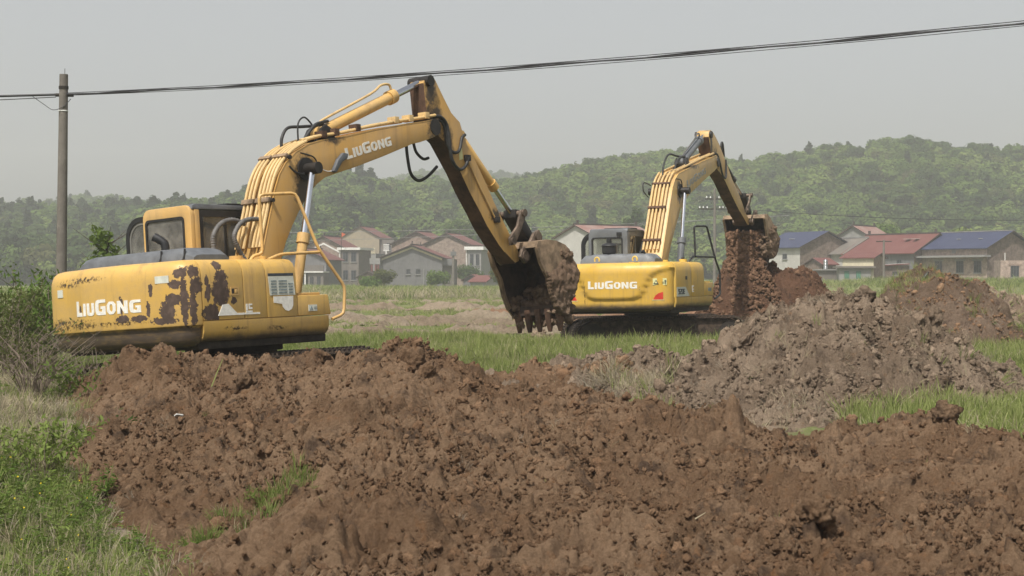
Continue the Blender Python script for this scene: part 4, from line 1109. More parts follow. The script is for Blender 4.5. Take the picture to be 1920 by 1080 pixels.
MB().cyl((0, 0, -.5), (0, 0, 9.0), .05, 6).build('post', M['dark_steel'], t)
MB().add([(0, 0, 9), (.7, .05, 8.7), (.05, 0, 8.2), (.02, .04, 8.25)], [(0, 1, 2), (0, 3, 1), (3, 2, 1), (0, 2, 3)]).build('cloth', M['flag'], t)

# ------------------------------------------------------------------ lettering
def R4(x0, x1, y0, y1): return [(x0, y0), (x1, y0), (x1, y1), (x0, y1)]
def oct_ring(w, h, s):
    o = [(w * .28, 0), (w * .72, 0), (w, h * .24), (w, h * .76), (w * .72, h), (w * .28, h), (0, h * .76), (0, h * .24)]
    cx, cz = w / 2, h / 2; kx = (w / 2 - s) / (w / 2); kz = (h / 2 - s * .82) / (h / 2)
    i = [(cx + (a - cx) * kx, cz + (b - cz) * kz) for a, b in o]
    return [[o[k], o[(k + 1) % 8], i[(k + 1) % 8], i[k]] for k in range(8)]
GLY = {
 'L': (.66, [R4(0, .28, 0, 1), [(.28, 0), (.66, 0), (.62, .25), (.28, .25)]]),
 'I': (.28, [R4(0, .28, 0, 1)]),
 'U': (.74, [R4(0, .26, .25, 1), R4(.48, .74, .25, 1), [(0, .25), (.07, .07), (.22, 0), (.52, 0), (.67, .07), (.74, .25), (.48, .25), (.26, .25)]]),
 'G': (.80, [R4(0, .27, .27, .74), [(0, .27), (.07, .07), (.24, 0), (.80, 0), (.80, .22), (.40, .22), (.27, .27)], [(0, .74), (.27, .74), (.40, .79), (.80, .79), (.80, 1), (.26, 1), (.08, .94)], R4(.54, .80, .22, .56), R4(.42, .54, .39, .56)]),
 'O': (.80, oct_ring(.80, 1, .26)),
 'N': (.80, [R4(0, .25, 0, 1), R4(.55, .80, 0, 1), [(.25, 1), (.25, .58), (.55, 0), (.55, .42)]]),
 '9': (.56, [R4(0, .17, .55, .86), R4(0, .56, .86, 1), R4(.39, .56, .14, .86), R4(.17, .39, .43, .55), R4(0, .56, 0, .14)]),
 '2': (.56, [R4(0, .56, 0, .15), R4(0, .17, .15, .44), R4(0, .56, .44, .58), R4(.39, .56, .58, .85), R4(0, .56, .85, 1)]),
 '0': (.56, [R4(0, .17, .14, .86), R4(.39, .56, .14, .86), R4(0, .56, 0, .14), R4(0, .56, .86, 1)]),
 'E': (.50, [R4(0, .17, 0, 1), R4(.17, .50, 0, .15), R4(.17, .46, .43, .57), R4(.17, .50, .85, 1)])}
def letters(parent, text, f, height, mat, small=0.84, gap=.10, sx=1.0):
    """text on a surface; f(u, v, off) -> point; lower-case letters are small capitals"""
    u = 0.0
    for ch in text:
        w, polys = GLY[ch.upper()]
        k = small if ch.islower() else 1.0
        b = MB()
        for p in polys:
            n = len(p); q = [((u + a * k) * height * sx, c * k * height) for a, c in p]
            vs = [f(a, c, -.004) for a, c in q] + [f(a, c, .005) for a, c in q]
            b.add(vs, [tuple(range(n))[::-1], tuple(range(n, 2 * n))] + [(i, (i + 1) % n, n + (i + 1) % n, n + i) for i in range(n)])
        b.build('letter', mat, parent, smooth=False)
        u += w * k + gap
    return u * height * sx

# ------------------------------------------------------------------ excavators
def xform(T, Rm):
    m = Matrix(((Rm[0][0], Rm[0][1], Rm[0][2], T[0]), (Rm[1][0], Rm[1][1], Rm[1][2], T[1]), (Rm[2][0], Rm[2][1], Rm[2][2], T[2]), (0, 0, 0, 1)))
    return m
def plan_half(w, ys, tail, c):
    return [(w, ys), (w, ys - c * .15), (w - .012, ys - c * .32), (w - .045, ys - c * .50), (w - .10, ys - c * .64), (w - .18, ys - c * .76), (w - .32, ys - c * .87), (w - .6, ys - c * .94 - .0), (w - 1.0, tail + .012)]
def counterweight(parent, mat, w, ys, tail, prof, sculpt=None):
    H = plan_half(w, ys, tail, -(tail - ys) * .78)
    P = H + [(0, tail)] + [(-x, y) for x, y in H[::-1]]
    # refine along the rear
    Q = []
    for a, b in zip(P[:-1], P[1:]):
        n = max(1, int(math.hypot(b[0] - a[0], b[1] - a[1]) / .06))
        Q += [(a[0] + (b[0] - a[0]) * k / n, a[1] + (b[1] - a[1]) * k / n) for k in range(n)]
    Q.append(P[-1]); N = len(Q)
    Q = [Q[0]] + [tuple((Vector(Q[i - 1]) + 2 * Vector(Q[i]) + Vector(Q[i + 1])) / 4) for i in range(1, N - 1)] + [Q[-1]]
    nr = []
    for i in range(N):
        d = (Vector(Q[min(i + 1, N - 1)]) - Vector(Q[max(i - 1, 0)])).normalized(); nr.append(Vector((-d.y, d.x)) * -1 if False else Vector((d.y, -d.x)))
    for i in (0, N - 1): nr[i] = Vector((1 if i == 0 else -1, 0))
    if nr[N // 2].y > 0: nr = [-v for v in nr]; nr[0] = Vector((1, 0)); nr[-1] = Vector((-1, 0))
    vs = []
    for ins, z in prof:
        for (x, y), v in zip(Q, nr):
            k = ins + (sculpt(x, z) if sculpt else 0)
            vs.append((x - v.x * k, y - v.y * k, z))
    m = len(prof)
    fs = [(j * N + i, j * N + i + 1, (j + 1) * N + i + 1, (j + 1) * N + i) for j in range(m - 1) for i in range(N - 1)]
    fs.append(tuple(range(N))[::-1]); fs.append(tuple(range((m - 1) * N, m * N)))
    fs.append(tuple([j * N for j in range(m)] + [j * N + N - 1 for j in range(m - 1, -1, -1)]))
    b = MB(); b.add(vs, fs)
    o = b.build('counterweight', mat, parent, angle=50)
    qx = np.array([q[0] for q in Q][::-1]); qy = np.array([q[1] for q in Q][::-1])
    return o, lambda x: float(np.interp(x, qx, qy))
def frame_ring(b, outer, inner, a, c, f):
    """ring between two equal-length outlines, from depth a to c; f(u,v,d)->point"""
    n = len(outer)
    vs = [f(u, v, a) for u, v in outer] + [f(u, v, a) for u, v in inner] + [f(u, v, c) for u, v in outer] + [f(u, v, c) for u, v in inner]
    fs = []
    for i in range(n):
        j = (i + 1) % n
        fs += [(i, j, n + j, n + i), (2 * n + i, 3 * n + i, 3 * n + j, 2 * n + j), (i, 2 * n + i, 2 * n + j, j), (n + i, n + j, 3 * n + j, 3 * n + i)]
    b.add(vs, fs); return b
def rrect(x0, x1, z0, z1, r, n=4):
    rs = r if isinstance(r, (list, tuple)) else [r] * 4
    o = []
    for (cx, cz, a0), q in zip(((x1, z0, -90), (x1, z1, 0), (x0, z1, 90), (x0, z0, 180)), rs):
        sx = -1 if cx == x1 else 1; sz = -1 if cz == z1 else 1
        for k in range(n + 1):
            a = R(a0 + 90 * k / n); o.append((cx + sx * q + q * math.cos(a), cz + sz * q + q * math.sin(a)))
    return o
def plate(parent, name, pts, mat, th=.004):
    """thin plate from four or more 3-D points, given counter-clockwise seen from outside"""
    P = [Vector(p) for p in pts]; nv = (P[1] - P[0]).cross(P[2] - P[0]).normalized(); n = len(P)
    b = MB(); b.add([p - nv * .004 for p in P] + [p + nv * th for p in P], [tuple(range(n))[::-1], tuple(range(n, 2 * n))] + [(i, (i + 1) % n, n + (i + 1) % n, n + i) for i in range(n)])
    return b.build(name, mat, parent, smooth=False)
def hyd(parent, name, a, b, frac, r, rod, barrel_mat, ecc=1.28):
    """hydraulic cylinder from pin a (barrel eye) to pin b (rod eye)"""
    a = Vector(a); b = Vector(b); d = b - a; L = d.length; u = d / L
    m = MB()
    m.tube([a + u * .02, a + u * .10, a + u * .12, a + u * (L * frac - .14), a + u * (L * frac - .14), a + u * (L * frac - .10), a + u * (L * frac), a + u * (L * frac)],
           [r * .7, r * .8, r, r, r * ecc, r * ecc, r * ecc, r * .6], 20)
    sx = Vector((1, 0, 0))
    m.cyl(a - sx * r * 1.1, a + sx * r * 1.1, r * 1.05, 16)
    o = m.build(name, barrel_mat, parent)
    k = MB(); k.cyl(a + u * (L * frac - .02), b - u * .03, rod, 16)
    k.build('rod', M['chrome'], o)
    e = MB(); e.cyl(b - sx * r * 1.0, b + sx * r * 1.0, r * .95, 16); e.build('rod_eye', M['grease'], o)
    return o
def track(parent, side, x, L, hgt, w, mat_shoe):
    t = empty('track'); t.parent = parent
    r = hgt / 2; ln = L / 2 - r
    def loop(s, per):
        s = s % per
        if s < 2 * ln: return (-ln + s, hgt, 0)
        s -= 2 * ln
        if s < math.pi * r: a = s / r; return (ln + r * math.sin(a), r + r * math.cos(a), a)
        s -= math.pi * r
        if s < 2 * ln: return (ln - s, 0, math.pi)
        s -= 2 * ln; a = s / r; return (-ln - r * math.sin(a), r - r * math.cos(a), math.pi + a)
    per = 4 * ln + 2 * math.pi * r; n = int(per / .19)
    b = MB(); b.box(-w / 2, w / 2, -.088, .088, -.045, -.018)
    for c in (-.06, 0.0, .06): b.box(-w / 2, w / 2, c - .012, c + .012, -.018, .012)
    me = b.build('track_shoe', mat_shoe, t); me.location = (x,) + loop(0, per)[:2]; me.rotation_euler = (0, 0, 0)
    for i in range(1, n):
        q = loop(i * per / n, per)
        o = me.copy(); COL.objects.link(o); o.parent = t
        o.location = (x, q[0], q[1]); o.rotation_euler = (-q[2], 0, 0)
    f = MB(); f.prism([(-ln, .06), (ln, .06), (ln + r * .62, r * .45), (ln + r * .84, r), (ln + r * .62, r * 1.55), (ln, hgt - .06), (-ln, hgt - .06), (-ln - r * .62, r * 1.55), (-ln - r * .84, r), (-ln - r * .62, r * .45)], x - w * .36, x + w * .36, 'x')
    f.build('track_frame', M['track_mud'], t, bevel=.02)
    for c in np.linspace(-ln * .9, ln * .9, 7): MB().cyl((x - w * .40, c, r * .5), (x + w * .40, c, r * .5), .11, 14).build('roller', M['dark_steel'], t)
    for c in (-ln, ln): MB().cyl((x - w * .41, c, r), (x + w * .41, c, r), r - .12, 20).build('idler' if c > 0 else 'sprocket', M['dark_steel'], t)
    return t
def pipes(parent, line, xs, r, off, mat, name='hydraulic_pipe', cut=None):
    for i, x in enumerate(xs):
        L = line[: (cut[i] if cut else len(line))]
        pts = []
        for k, (y, z) in enumerate(L):
            p = Vector(L[max(k - 1, 0)]); q = Vector(L[min(k + 1, len(L) - 1)]); d = (q - p).normalized()
            pts.append((x, y - d.y * off, z + d.x * off))
        MB().tube(arc(pts, 4), r, 8).build(name, mat, parent)

def excavator(S):
    root = empty('excavator', label=S['label'], cat='excavator', group='yellow crawler excavators', matrix=xform(S['T'], S['R']))
    w = S['w']; ys = S['ys']; tail = S['tail']; zt = S['zt']; pm = S['paint']
    # --- undercarriage, swung sideways under the house
    u = empty('undercarriage'); u.parent = root; u.location = (0, S['cy'], 0)
    u.rotation_euler = (S.get('uc_pitch', 0), S.get('uc_roll', 0), S['swing'])
    b = MB(); b.prism([(-1.0, .45), (1.0, .45), (.8, .78), (-.8, .78)], -.55, .55, 'y'); b.cyl((0, 0, .72), (0, 0, .96), .58, 32)
    b.build('car_body', M['dark_steel'], u)
    for s in (-1, 1):
        t = track(root, s, s * 1.05, 4.1, .86, .58, M['track_mud'])
        t.location = u.location; t.rotation_euler = u.rotation_euler
    # --- revolving deck
    b = MB(); b.box(-w + .12, w - .12, ys + .02, S['yf'] - .02, .98, 1.12); b.cyl((0, S['cy'], .90), (0, S['cy'], .985), .66, 32)
    b.box(-.5, .5, S['yf'] - .1, S['cy'] + .9, .98, 1.25)
    b.build('deck', M['dark_steel'], root, bevel=.015)
    cw, yr = counterweight(root, pm, w, ys, tail, S['prof'], S.get('sculpt'))
    # --- right-hand engine doors, one mesh each
    top = [(w, 1.335), (w, zt - .22), (w - .012, zt - .13), (w - .045, zt - .06), (w - .10, zt - .018), (w - .18, zt), (w - 1.1, zt + .01), (w - 1.1, zt - .06), (w - .20, zt - .06), (w - .10, zt - .10), (w - .055, zt - .2), (w - .055, 1.335)]
    ydoors = S['doors']
    for k, (a, c) in enumerate(zip(ydoors[:-1], ydoors[1:])):
        MB().prism([(x, z) for x, z in top], a + .006, c - .006, 'y').build('engine_door', pm, root, bevel=.008)
    b = MB(); b.prism([(w - .03, 1.335), (w - .03, zt - .22), (w - .2, zt - .03), (-w + .1, zt - .03), (-w + .1, 1.12), (w - .03, 1.12)], ys + .012, ydoors[-1] - .02, 'y')
    b.build('engine_bay', S['paint_plain'], root)
    # closing face of the hood at the front
    MB().prism([(w - .01, 1.34), (w - .01, zt - .22), (w - .05, zt - .08), (w - .17, zt - .012), (w - .95, zt - .012), (w - .95, 1.34)], ydoors[-1] - .02, ydoors[-1] + .0, 'y').build('hood_front', pm, root, bevel=.006)
    # --- lower side skirt
    sk = [(w, 1.325), (w + .0, 1.20), (w - .025, 1.12), (w - .08, 1.075), (w - .3, 1.06), (w - .3, 1.325)]
    b = MB(); yf = S['yf']; n = len(sk); rows = [(ys + .012, 0), (yf - .12, 0), (yf - .05, .02), (yf - .01, .06), (yf, .14)]
    vs = [(x - ins, y, z + ins * .35 * (1 if z < 1.2 else 0)) for y, ins in rows for x, z in sk]
    fs = [(j * n + i, j * n + (i + 1) % n, (j + 1) * n + (i + 1) % n, (j + 1) * n + i) for j in range(len(rows) - 1) for i in range(n)] + [tuple(range(n))[::-1], tuple(range((len(rows) - 1) * n, len(rows) * n))]
    b.add(vs, fs); b.build('side_skirt', S.get('skirt', pm), root)
    # --- toolbox at the front right
    y0 = ydoors[-1] + .008; zb = S['ztool']
    MB().prism([(y0, 1.335), (yf - .01, 1.335), (yf - .05, zb), (y0, zb)], w - .75, w - .004, 'x').build('toolbox', pm, root, bevel=.018)
    MB().box(w - .7, w - .05, y0 + .05, yf - .16, zb + .002, zb + .035).build('step_plate', S['paint_plain'], root, bevel=.008)
    # left side of the house
    MB().prism([(-w, 1.08), (-w, zt - .2), (-w + .12, zt - .01), (-w + .1, zt - .02), (-w + .1, 1.08)], ys + .012, S['yc'] - .03, 'y').build('left_door', pm, root)
    # --- grey hump over the engine
    cv = S['cover']
    b = MB()
    n = 18
    def hump(x0, x1, y0, y1, z0, z1, ribs):
        xs_ = np.linspace(x0, x1, n); vs = []; fs = []
        ring = [(0, 0), (.03, .6), (.10, .9), (.22, 1.0), (.78, 1.0), (.9, .9), (.97, .6), (1, 0)]
        for i, x in enumerate(xs_):
            e = min(1, min(i, n - 1 - i) / 1.6) ** .5 if i not in (0, n - 1) else 0.0
            e = max(e, .45) if i in (0, n - 1) else (.88 if i in (1, n - 2) else 1)
            d = 1 - (.10 if (i % 4 == 2 and ribs) else 0)
            for (f, h) in ring: vs.append((x, y0 + (y1 - y0) * (f if i not in (0, n - 1) else .06 + .88 * f), z0 + (z1 - z0) * h * e * d))
        m = len(ring)
        fs = [(i * m + k, i * m + k + 1, (i + 1) * m + k + 1, (i + 1) * m + k) for i in range(n - 1) for k in range(m - 1)] + [tuple(range(m))[::-1], tuple(range((n - 1) * m, n * m))]
        fs += [tuple(i * m for i in range(n)) + tuple(i * m + m - 1 for i in range(n - 1, -1, -1))]
        b.add(vs, fs)
    hump(*cv, S['ribs'])
    b.build('engine_cover', S['cover_mat'], root, angle=32)
    for x in S['latches']:
        MB().tube([(x, cv[2] - .01, cv[4] + .02), (x, cv[2] + .02, cv[4] + .08), (x, cv[2] + .03, cv[5] - .02)], .014, 6).build('cover_latch', M['black'], root)
    # --- cab
    cab(root, S)
    # --- boom, arm, bucket
    digging_gear(root, S)
    return root, cw, yr

def cab(root, S):
    w = S['w']; yc = S['yc']; x0, x1 = -w + .01, S['xcab']; zt = 2.95; z0 = 1.16; yF = S['ycf']
    shell = S['cab_mat']; rw = S['rear_win']; gl = S['cab_glass']
    t = empty('cab'); t.parent = root
    b = MB()
    frame_ring(b, rrect(x0, x1, z0, zt, [.05, .13, .13, .05]), rrect(rw[0], rw[1], rw[2], rw[3], .06), 0, .07, lambda u, v, d: (u, yc + d, v))
    b.build('rear_panel', shell, t, bevel=.012)
    b = MB(); frame_ring(b, rrect(rw[0] - .012, rw[1] + .012, rw[2] - .012, rw[3] + .012, .065), rrect(rw[0] + .022, rw[1] - .022, rw[2] + .022, rw[3] - .022, .05), -.012, .03, lambda u, v, d: (u, yc + d, v))
    o = b.build('rear_window', M['black'], t)
    plate_glass = MB().box(rw[0] + .01, rw[1] - .01, yc + .006, yc + .012, rw[2] + .01, rw[3] - .01).build('pane', gl, o)
    # right side
    yp = yc + S['pillar']
    MB().box(x1 - .06, x1 - .001, yc + .071, yp, z0, zt - .06).build('corner_pillar', shell, t, bevel=.02)
    oz = [(yp, z0), (yF, z0), (yF, zt - .75), (yF - .06, zt - .35), (yF - .18, zt - .14), (yF - .36, zt - .07), (yp, zt - .07)]
    iz = [(yp + .05, z0 + .06), (yF - .05, z0 + .06), (yF - .06, zt - .74), (yF - .12, zt - .38), (yF - .23, zt - .22), (yF - .38, zt - .16), (yp + .05, zt - .16)]
    for xx, nm in ((x1, 'side_window'), (x0 + .045, 'door_opening')):
        b = MB(); frame_ring(b, oz, iz, 0, .045, lambda u, v, d: (xx - d, u, v)); o = b.build(nm, S['side_trim'], t)
        if nm == 'side_window':
            MB().prism(iz, xx - .03, xx - .024, 'x').build('pane', gl, o)
            MB().box(xx - .05, xx - .012, yp + .46, yp + .50, z0 + .06, zt - .2).build('mullion', S['side_trim'], o)
    # roof, front frame
    rf = [(yc + .03, zt - .06), (yc + .05, zt), (yc + .12, zt + .015), (yF - .40, zt + .0), (yF - .22, zt - .05), (yF - .10, zt - .18), (yF - .14, zt - .2), (yF - .26, zt - .09), (yF - .42, zt - .06)]
    MB().prism(rf, x0 + .02, x1 - .004, 'x').build('roof', S['roof_mat'], t, bevel=.012)
    MB().box(x0 + .15, x1 - .15, yF - .9, yF - .4, zt + .012, zt + .05).build('roof_hatch', M['black'], t, bevel=.012)
    b = MB(); frame_ring(b, rrect(x0 + .01, x1 - .01, z0, zt - .3, .05), rrect(x0 + .07, x1 - .07, z0 + .2, zt - .36, .05), 0, .04, lambda u, v, d: (u, yF - .05 + d, v)); o = b.build('windscreen', M['black'], t)
    MB().box(x0 + .06, x1 - .06, yF - .035, yF - .03, z0 + .19, zt - .35).build('pane', gl, o)
    MB().box(x0 + .02, x1 - .02, yc + .08, yF - .06, z0 - .04, z0 + .04).build('floor', M['cab_in'], t)
    # seat and console
    b = MB(); xm = (x0 + x1) / 2
    b.box(xm - .26, xm + .26, yc + .35, yc + .85, 1.5, 1.68); b.box(xm - .26, xm + .26, yc + .24, yc + .38, 1.66, 2.34); b.box(xm - .15, xm + .15, yc + .25, yc + .36, 2.38, 2.62); b.box(xm - .04, xm + .04, yc + .28, yc + .34, 2.3, 2.45)
    b.box(xm - .2, xm + .2, yc + .4, yc + .8, 1.2, 1.5)
    b.build('seat', M['seat'], t, bevel=.05, seg=3)
    for s in (-1, 1): MB().box(xm + s * .38 - .09, xm + s * .38 + .09, yc + .3, yc + .95, 1.2, 1.86).build('console', M['red_box'] if s > 0 and S['near'] else M['cab_in'], t, bevel=.02)
    MB().box(x0 + .1, x1 - .1, yc + .09, yc + .22, 1.2, 1.75).build('rear_shelf', M['cab_in'], t, bevel=.02)
    # door swung open at the left
    yd = S['door_y']; xd = x0 - .02; wd = S['door_w']
    P = rrect(xd - wd, xd, S['door_z'], zt - .06, [.02, .03, .30, .05], 6); I = rrect(xd - wd + .065, xd - .05, S['door_z'] + .1, zt - .13, [.02, .03, .25, .05], 6)
    b = MB(); frame_ring(b, P, I, 0, .05, lambda u, v, d: (u, yd + d, v)); o = b.build('door', M['black'], t)
    I2 = rrect(xd - wd + .10, xd - .08, S['door_z'] + .13, zt - .17, [.02, .03, .22, .05], 6)
    b = MB(); frame_ring(b, I, I2, .012, .04, lambda u, v, d: (u, yd + d, v)); b.build('door_seal', M['cab_in'] if S['near'] else M['black'], o)
    MB().prism(I2, yd + .02, yd + .026, 'y').build('pane', gl, o)

def digging_gear(root, S):
    bm_ = S['boom_mat']
    hw = .27
    poly = S['boom_top'] + S['boom_bot']
    bo = MB().prism(poly, -hw, hw, 'x').build('boom', bm_, root, bevel=.016)
    # welded flange edges along the top of the boom
    for s in (-1, 1):
        MB().strip(S['boom_top'][1:], s * hw - (.0 if s < 0 else .03), s * hw + (.03 if s < 0 else 0), .018, 'x').build('flange', bm_, bo)
    # boom cylinders on both sides
    for s in (-1, 1):
        hyd(root, 'boom_cylinder', (s * .44, S['bc_base'][0], S['bc_base'][1]), (s * .40, S['bc_pin'][0], S['bc_pin'][1]), S['bc_frac'], S['bc_r'], .047, S['cyl_mat'])
        MB().cyl((s * hw, *S['bc_pin']), (s * (hw + .26), *S['bc_pin']), .085, 16).build('boom_pin', M['grease'], bo)
        MB().cyl((s * hw, *S['bc_pin']), (s * (hw + .03), *S['bc_pin']), .17, 20).build('boom_boss', M['grease'], bo)
    # arm cylinder with its bracket
    a, c = S['ac_base'], S['ac_pin']
    hyd(root, 'arm_cylinder', (0, *a), (0, *c), S['ac_frac'], S['ac_r'], .055, S['cyl_mat'])
    for s in (-1, 1):
        MB().prism([(a[0] - .34, a[1] - .30), (a[0] + .26, a[1] - .22), (a[0] + .1, a[1] + .06), (a[0], a[1] + .11), (a[0] - .1, a[1] + .05)], s * .13 - .025, s * .13 + .025, 'x').build('cylinder_bracket', M['grease'], bo, bevel=.008)
    u = (Vector(c) - Vector(a)).normalized(); nrm = Vector((-u.y, u.x)); L = (Vector(c) - Vector(a)).length * S['ac_frac']
    P = [Vector(a) + u * t + nrm * o for t, o in ((.05, .14), (.25, .16), (L - .55, .19), (L - .25, .24), (L - .06, .20), (L - .04, .12))]
    MB().tube(arc([(.02, p.x, p.y) for p in P], 4), .02, 8).build('cylinder_pipe', M['pipe_yellow'] if S['near'] else M['hose_grey'], root)
    # arm
    ah = S['arm_hw']
    ar = MB().prism(S['arm'], -ah, ah, 'x').build('arm', [bm_, M['mud_arm']], root, bevel=.014)
    ia = Vector(S['arm_in'][0]); ib = Vector(S['arm_in'][1]); dn = (ib - ia).normalized(); mn = Vector((-dn.y, dn.x))
    for p in ar.data.polygons:
        if p.normal.y * mn.x + p.normal.z * mn.y > .6 and abs(p.normal.x) < .5: p.material_index = 1
        if p.center.z < S['arm_mud_z']: p.material_index = 1
    MB().cyl((-ah - .06, *c), (ah + .06, *c), .09, 16).build('arm_pin', M['grease'], ar)
    for s in (-1, 1): MB().cyl((s * ah, *S['boom_pin']), (s * (ah + .13), *S['boom_pin']), .13, 20).build('pivot_boss', M['grease'], ar)
    # forked boom nose
    # bucket cylinder, links
    hyd(root, 'bucket_cylinder', (0, *S['kc_base']), (0, *S['kc_pin']), S['kc_frac'], S['kc_r'], .045, S['kc_mat'])
    for s in (-1, 1):
        k = MB(); p, q = Vector(S['link_a']), Vector(S['kc_pin']); d = (q - p).normalized(); n2 = Vector((-d.y, d.x))
        pts = [p + n2 * .09, p - d * .09, p - n2 * .09, (p + q) / 2 - n2 * .10, q - n2 * .08, q + d * .08, q + n2 * .08, (p + q) / 2 + n2 * .02]
        k.prism([tuple(v) for v in pts], s * (ah + .075) - .025, s * (ah + .075) + .025, 'x'); k.build('arm_link', M['link_steel'], root, bevel=.012)
        for v in (p, q): MB().cyl((s * (ah + .09), *v), (s * (ah + .135), *v), .065, 14).build('link_pin', M['link_steel'], root)
    p, q = Vector(S['kc_pin']), Vector(S['ear']); d = (q - p).normalized(); n2 = Vector((-d.y, d.x))
    MB().prism([tuple(v) for v in [p + n2 * .10, p - d * .1, p - n2 * .10, q - n2 * .09, q + d * .09, q + n2 * .09]], -.13, .13, 'x').build('bucket_link', M['grease'], root, bevel=.02)
    MB().cyl((-ah - .13, *S['kc_pin']), (ah + .13, *S['kc_pin']), .05, 14).build('link_shaft', M['link_steel'], root)
    # bucket
    t = empty('bucket'); t.parent = root
    bh = S['bk_hw']; back = S['bk_back']; side = S['bk_side']
    o = MB().strip(back, -bh, bh, -.045, 'x').build('shell', [M['bucket_tan'], M['bucket_in']], t)
    cen = Vector((np.mean([p[0] for p in side]), np.mean([p[1] for p in side])))
    for p in o.data.polygons:
        v = Vector((p.center.y, p.center.z)) - cen
        if v.x * p.normal.y + v.y * p.normal.z < -.02: p.material_index = 1  # inward faces get the dark lining, shade included in its colour
        elif p.center.z < S['bk_mud']: p.material_index = 1
    for s in (-1, 1):
        o = MB().prism(side, s * bh - .018, s * bh + .018, 'x').build('side_plate', [M['bucket_tan'], M['bucket_in']], t, bevel=.006)
        for p in o.data.polygons:
            if p.normal.x * s < -.5: p.material_index = 1
        MB().strip(S['bk_cut'], s * bh - .03, s * bh + .03, .07, 'x').build('side_cutter', M['bucket_tan'], t)
        e = S['ear']; pn = S['bk_pin']
        MB().prism(S['bk_ear'], s * .25 - .03, s * .25 + .03, 'x').build('bucket_ear', M['link_steel'], t, bevel=.012)
        for v in (e, pn): MB().cyl((s * .20, *v), (s * .30, *v), .085, 16).build('ear_pin', M['link_steel'], t)
    lip = Vector(S['bk_lip']); tip = Vector(S['bk_tip']); d = (tip - lip).normalized(); n2 = Vector((-d.y, d.x))
    MB().prism([tuple(v) for v in (lip - d * .16 + n2 * .03, lip + n2 * .03, lip - n2 * .03, lip - d * .16 - n2 * .03)], -bh, bh, 'x').build('lip', M['bucket_in'], t)
    for i in range(5):
        x = -bh + .07 + (2 * bh - .14) * i / 4; wv = .058
        b = MB(); l = (tip - lip).length
        A = lip - d * .10; sec = [(0, .062, wv), (.45, .055, wv * .95), (.75, .036, wv * .8), (1, .014, wv * .62)]
        vs = []; 
        for f, th, ww in sec:
            c0 = A + d * (l + .10) * f
            for sx, sn in ((-1, -1), (1, -1), (1, 1), (-1, 1)): vs.append((x + sx * ww, (c0 + n2 * th * sn).x, (c0 + n2 * th * sn).y))
        fs = [(j * 4 + k, j * 4 + (k + 1) % 4, j * 4 + 4 + (k + 1) % 4, j * 4 + 4 + k) for j in range(3) for k in range(4)] + [(3, 2, 1, 0), (12, 13, 14, 15)]
        b.add(vs, fs); b.build('tooth', M['mud_arm' if S['near'] else 'bucket_in'], t, bevel=.012)
    # earth stuck to the bucket
    g_ = np.random.default_rng(S['seed'])
    vs = []; fs = []
    src = [clod_mesh('k', 70 + k, M['soil_rust'], 3) for k in range(3)]
    def blob(p, r, k):
        me = src[k % 3]; n = len(me.vertices); co = np.zeros(n * 3, np.float32); me.vertices.foreach_get('co', co); co = co.reshape(-1, 3)
        e = Euler(g_.uniform(0, 6.28, 3)).to_matrix(); co = co @ np.array(e).T * r + np.array(p)
        b0 = sum(len(v) for v in vs); vs.append(co); fs.append(np.array([q.vertices[:] for q in me.polygons]) + b0)
    S['stick'](blob, g_)
    # packed mud smeared over the right-hand plate
    ya, yb, za, zb2 = S['mud_box']; ny, nz = 70, 70
    YY, ZZ = np.meshgrid(np.linspace(ya, yb, ny), np.linspace(za, zb2, nz))
    poly = np.array(side); inside = np.zeros(YY.shape, bool); j = len(poly) - 1
    for i in range(len(poly)):
        c_ = ((poly[i, 1] > ZZ) != (poly[j, 1] > ZZ)) & (YY < (poly[j, 0] - poly[i, 0]) * (ZZ - poly[i, 1]) / (poly[j, 1] - poly[i, 1] + 1e-9) + poly[i, 0]); inside ^= c_; j = i
    th = 0.01 + 0.10 * fbm(YY * 2.3, ZZ * 2.3, 4, S['seed'] + 1) + 0.22 * (clodbumps(YY, ZZ, .22, S['seed'] + 2) + clodbumps(YY, ZZ, .10, S['seed'] + 3)) + S['mud_bias'](YY, ZZ)
    th = np.where(inside, np.clip(th, -.04, .10), -.04); th = th + .02 * fbm(YY * 14, ZZ * 14, 3, 5)
    i_ = np.arange(ny * nz).reshape(nz, ny); q_ = np.stack([i_[:-1, :-1], i_[:-1, 1:], i_[1:, 1:], i_[1:, :-1]], -1).reshape(-1, 4)
    k_ = (th > -.01); kk = (k_[:-1, :-1] | k_[:-1, 1:] | k_[1:, 1:] | k_[1:, :-1]).ravel()
    o = link('mud_cake', np_mesh('mud_cake', np.stack([bh + .02 + th, YY, ZZ], -1).reshape(-1, 3), q_[kk], [M['soil_stuck']]), t)
    if vs:
        o = link('stuck_soil', np_mesh('stuck_soil', np.concatenate(vs), np.concatenate(fs), [M['soil_stuck']]), t); tag(o, kind='stuff')
    return t

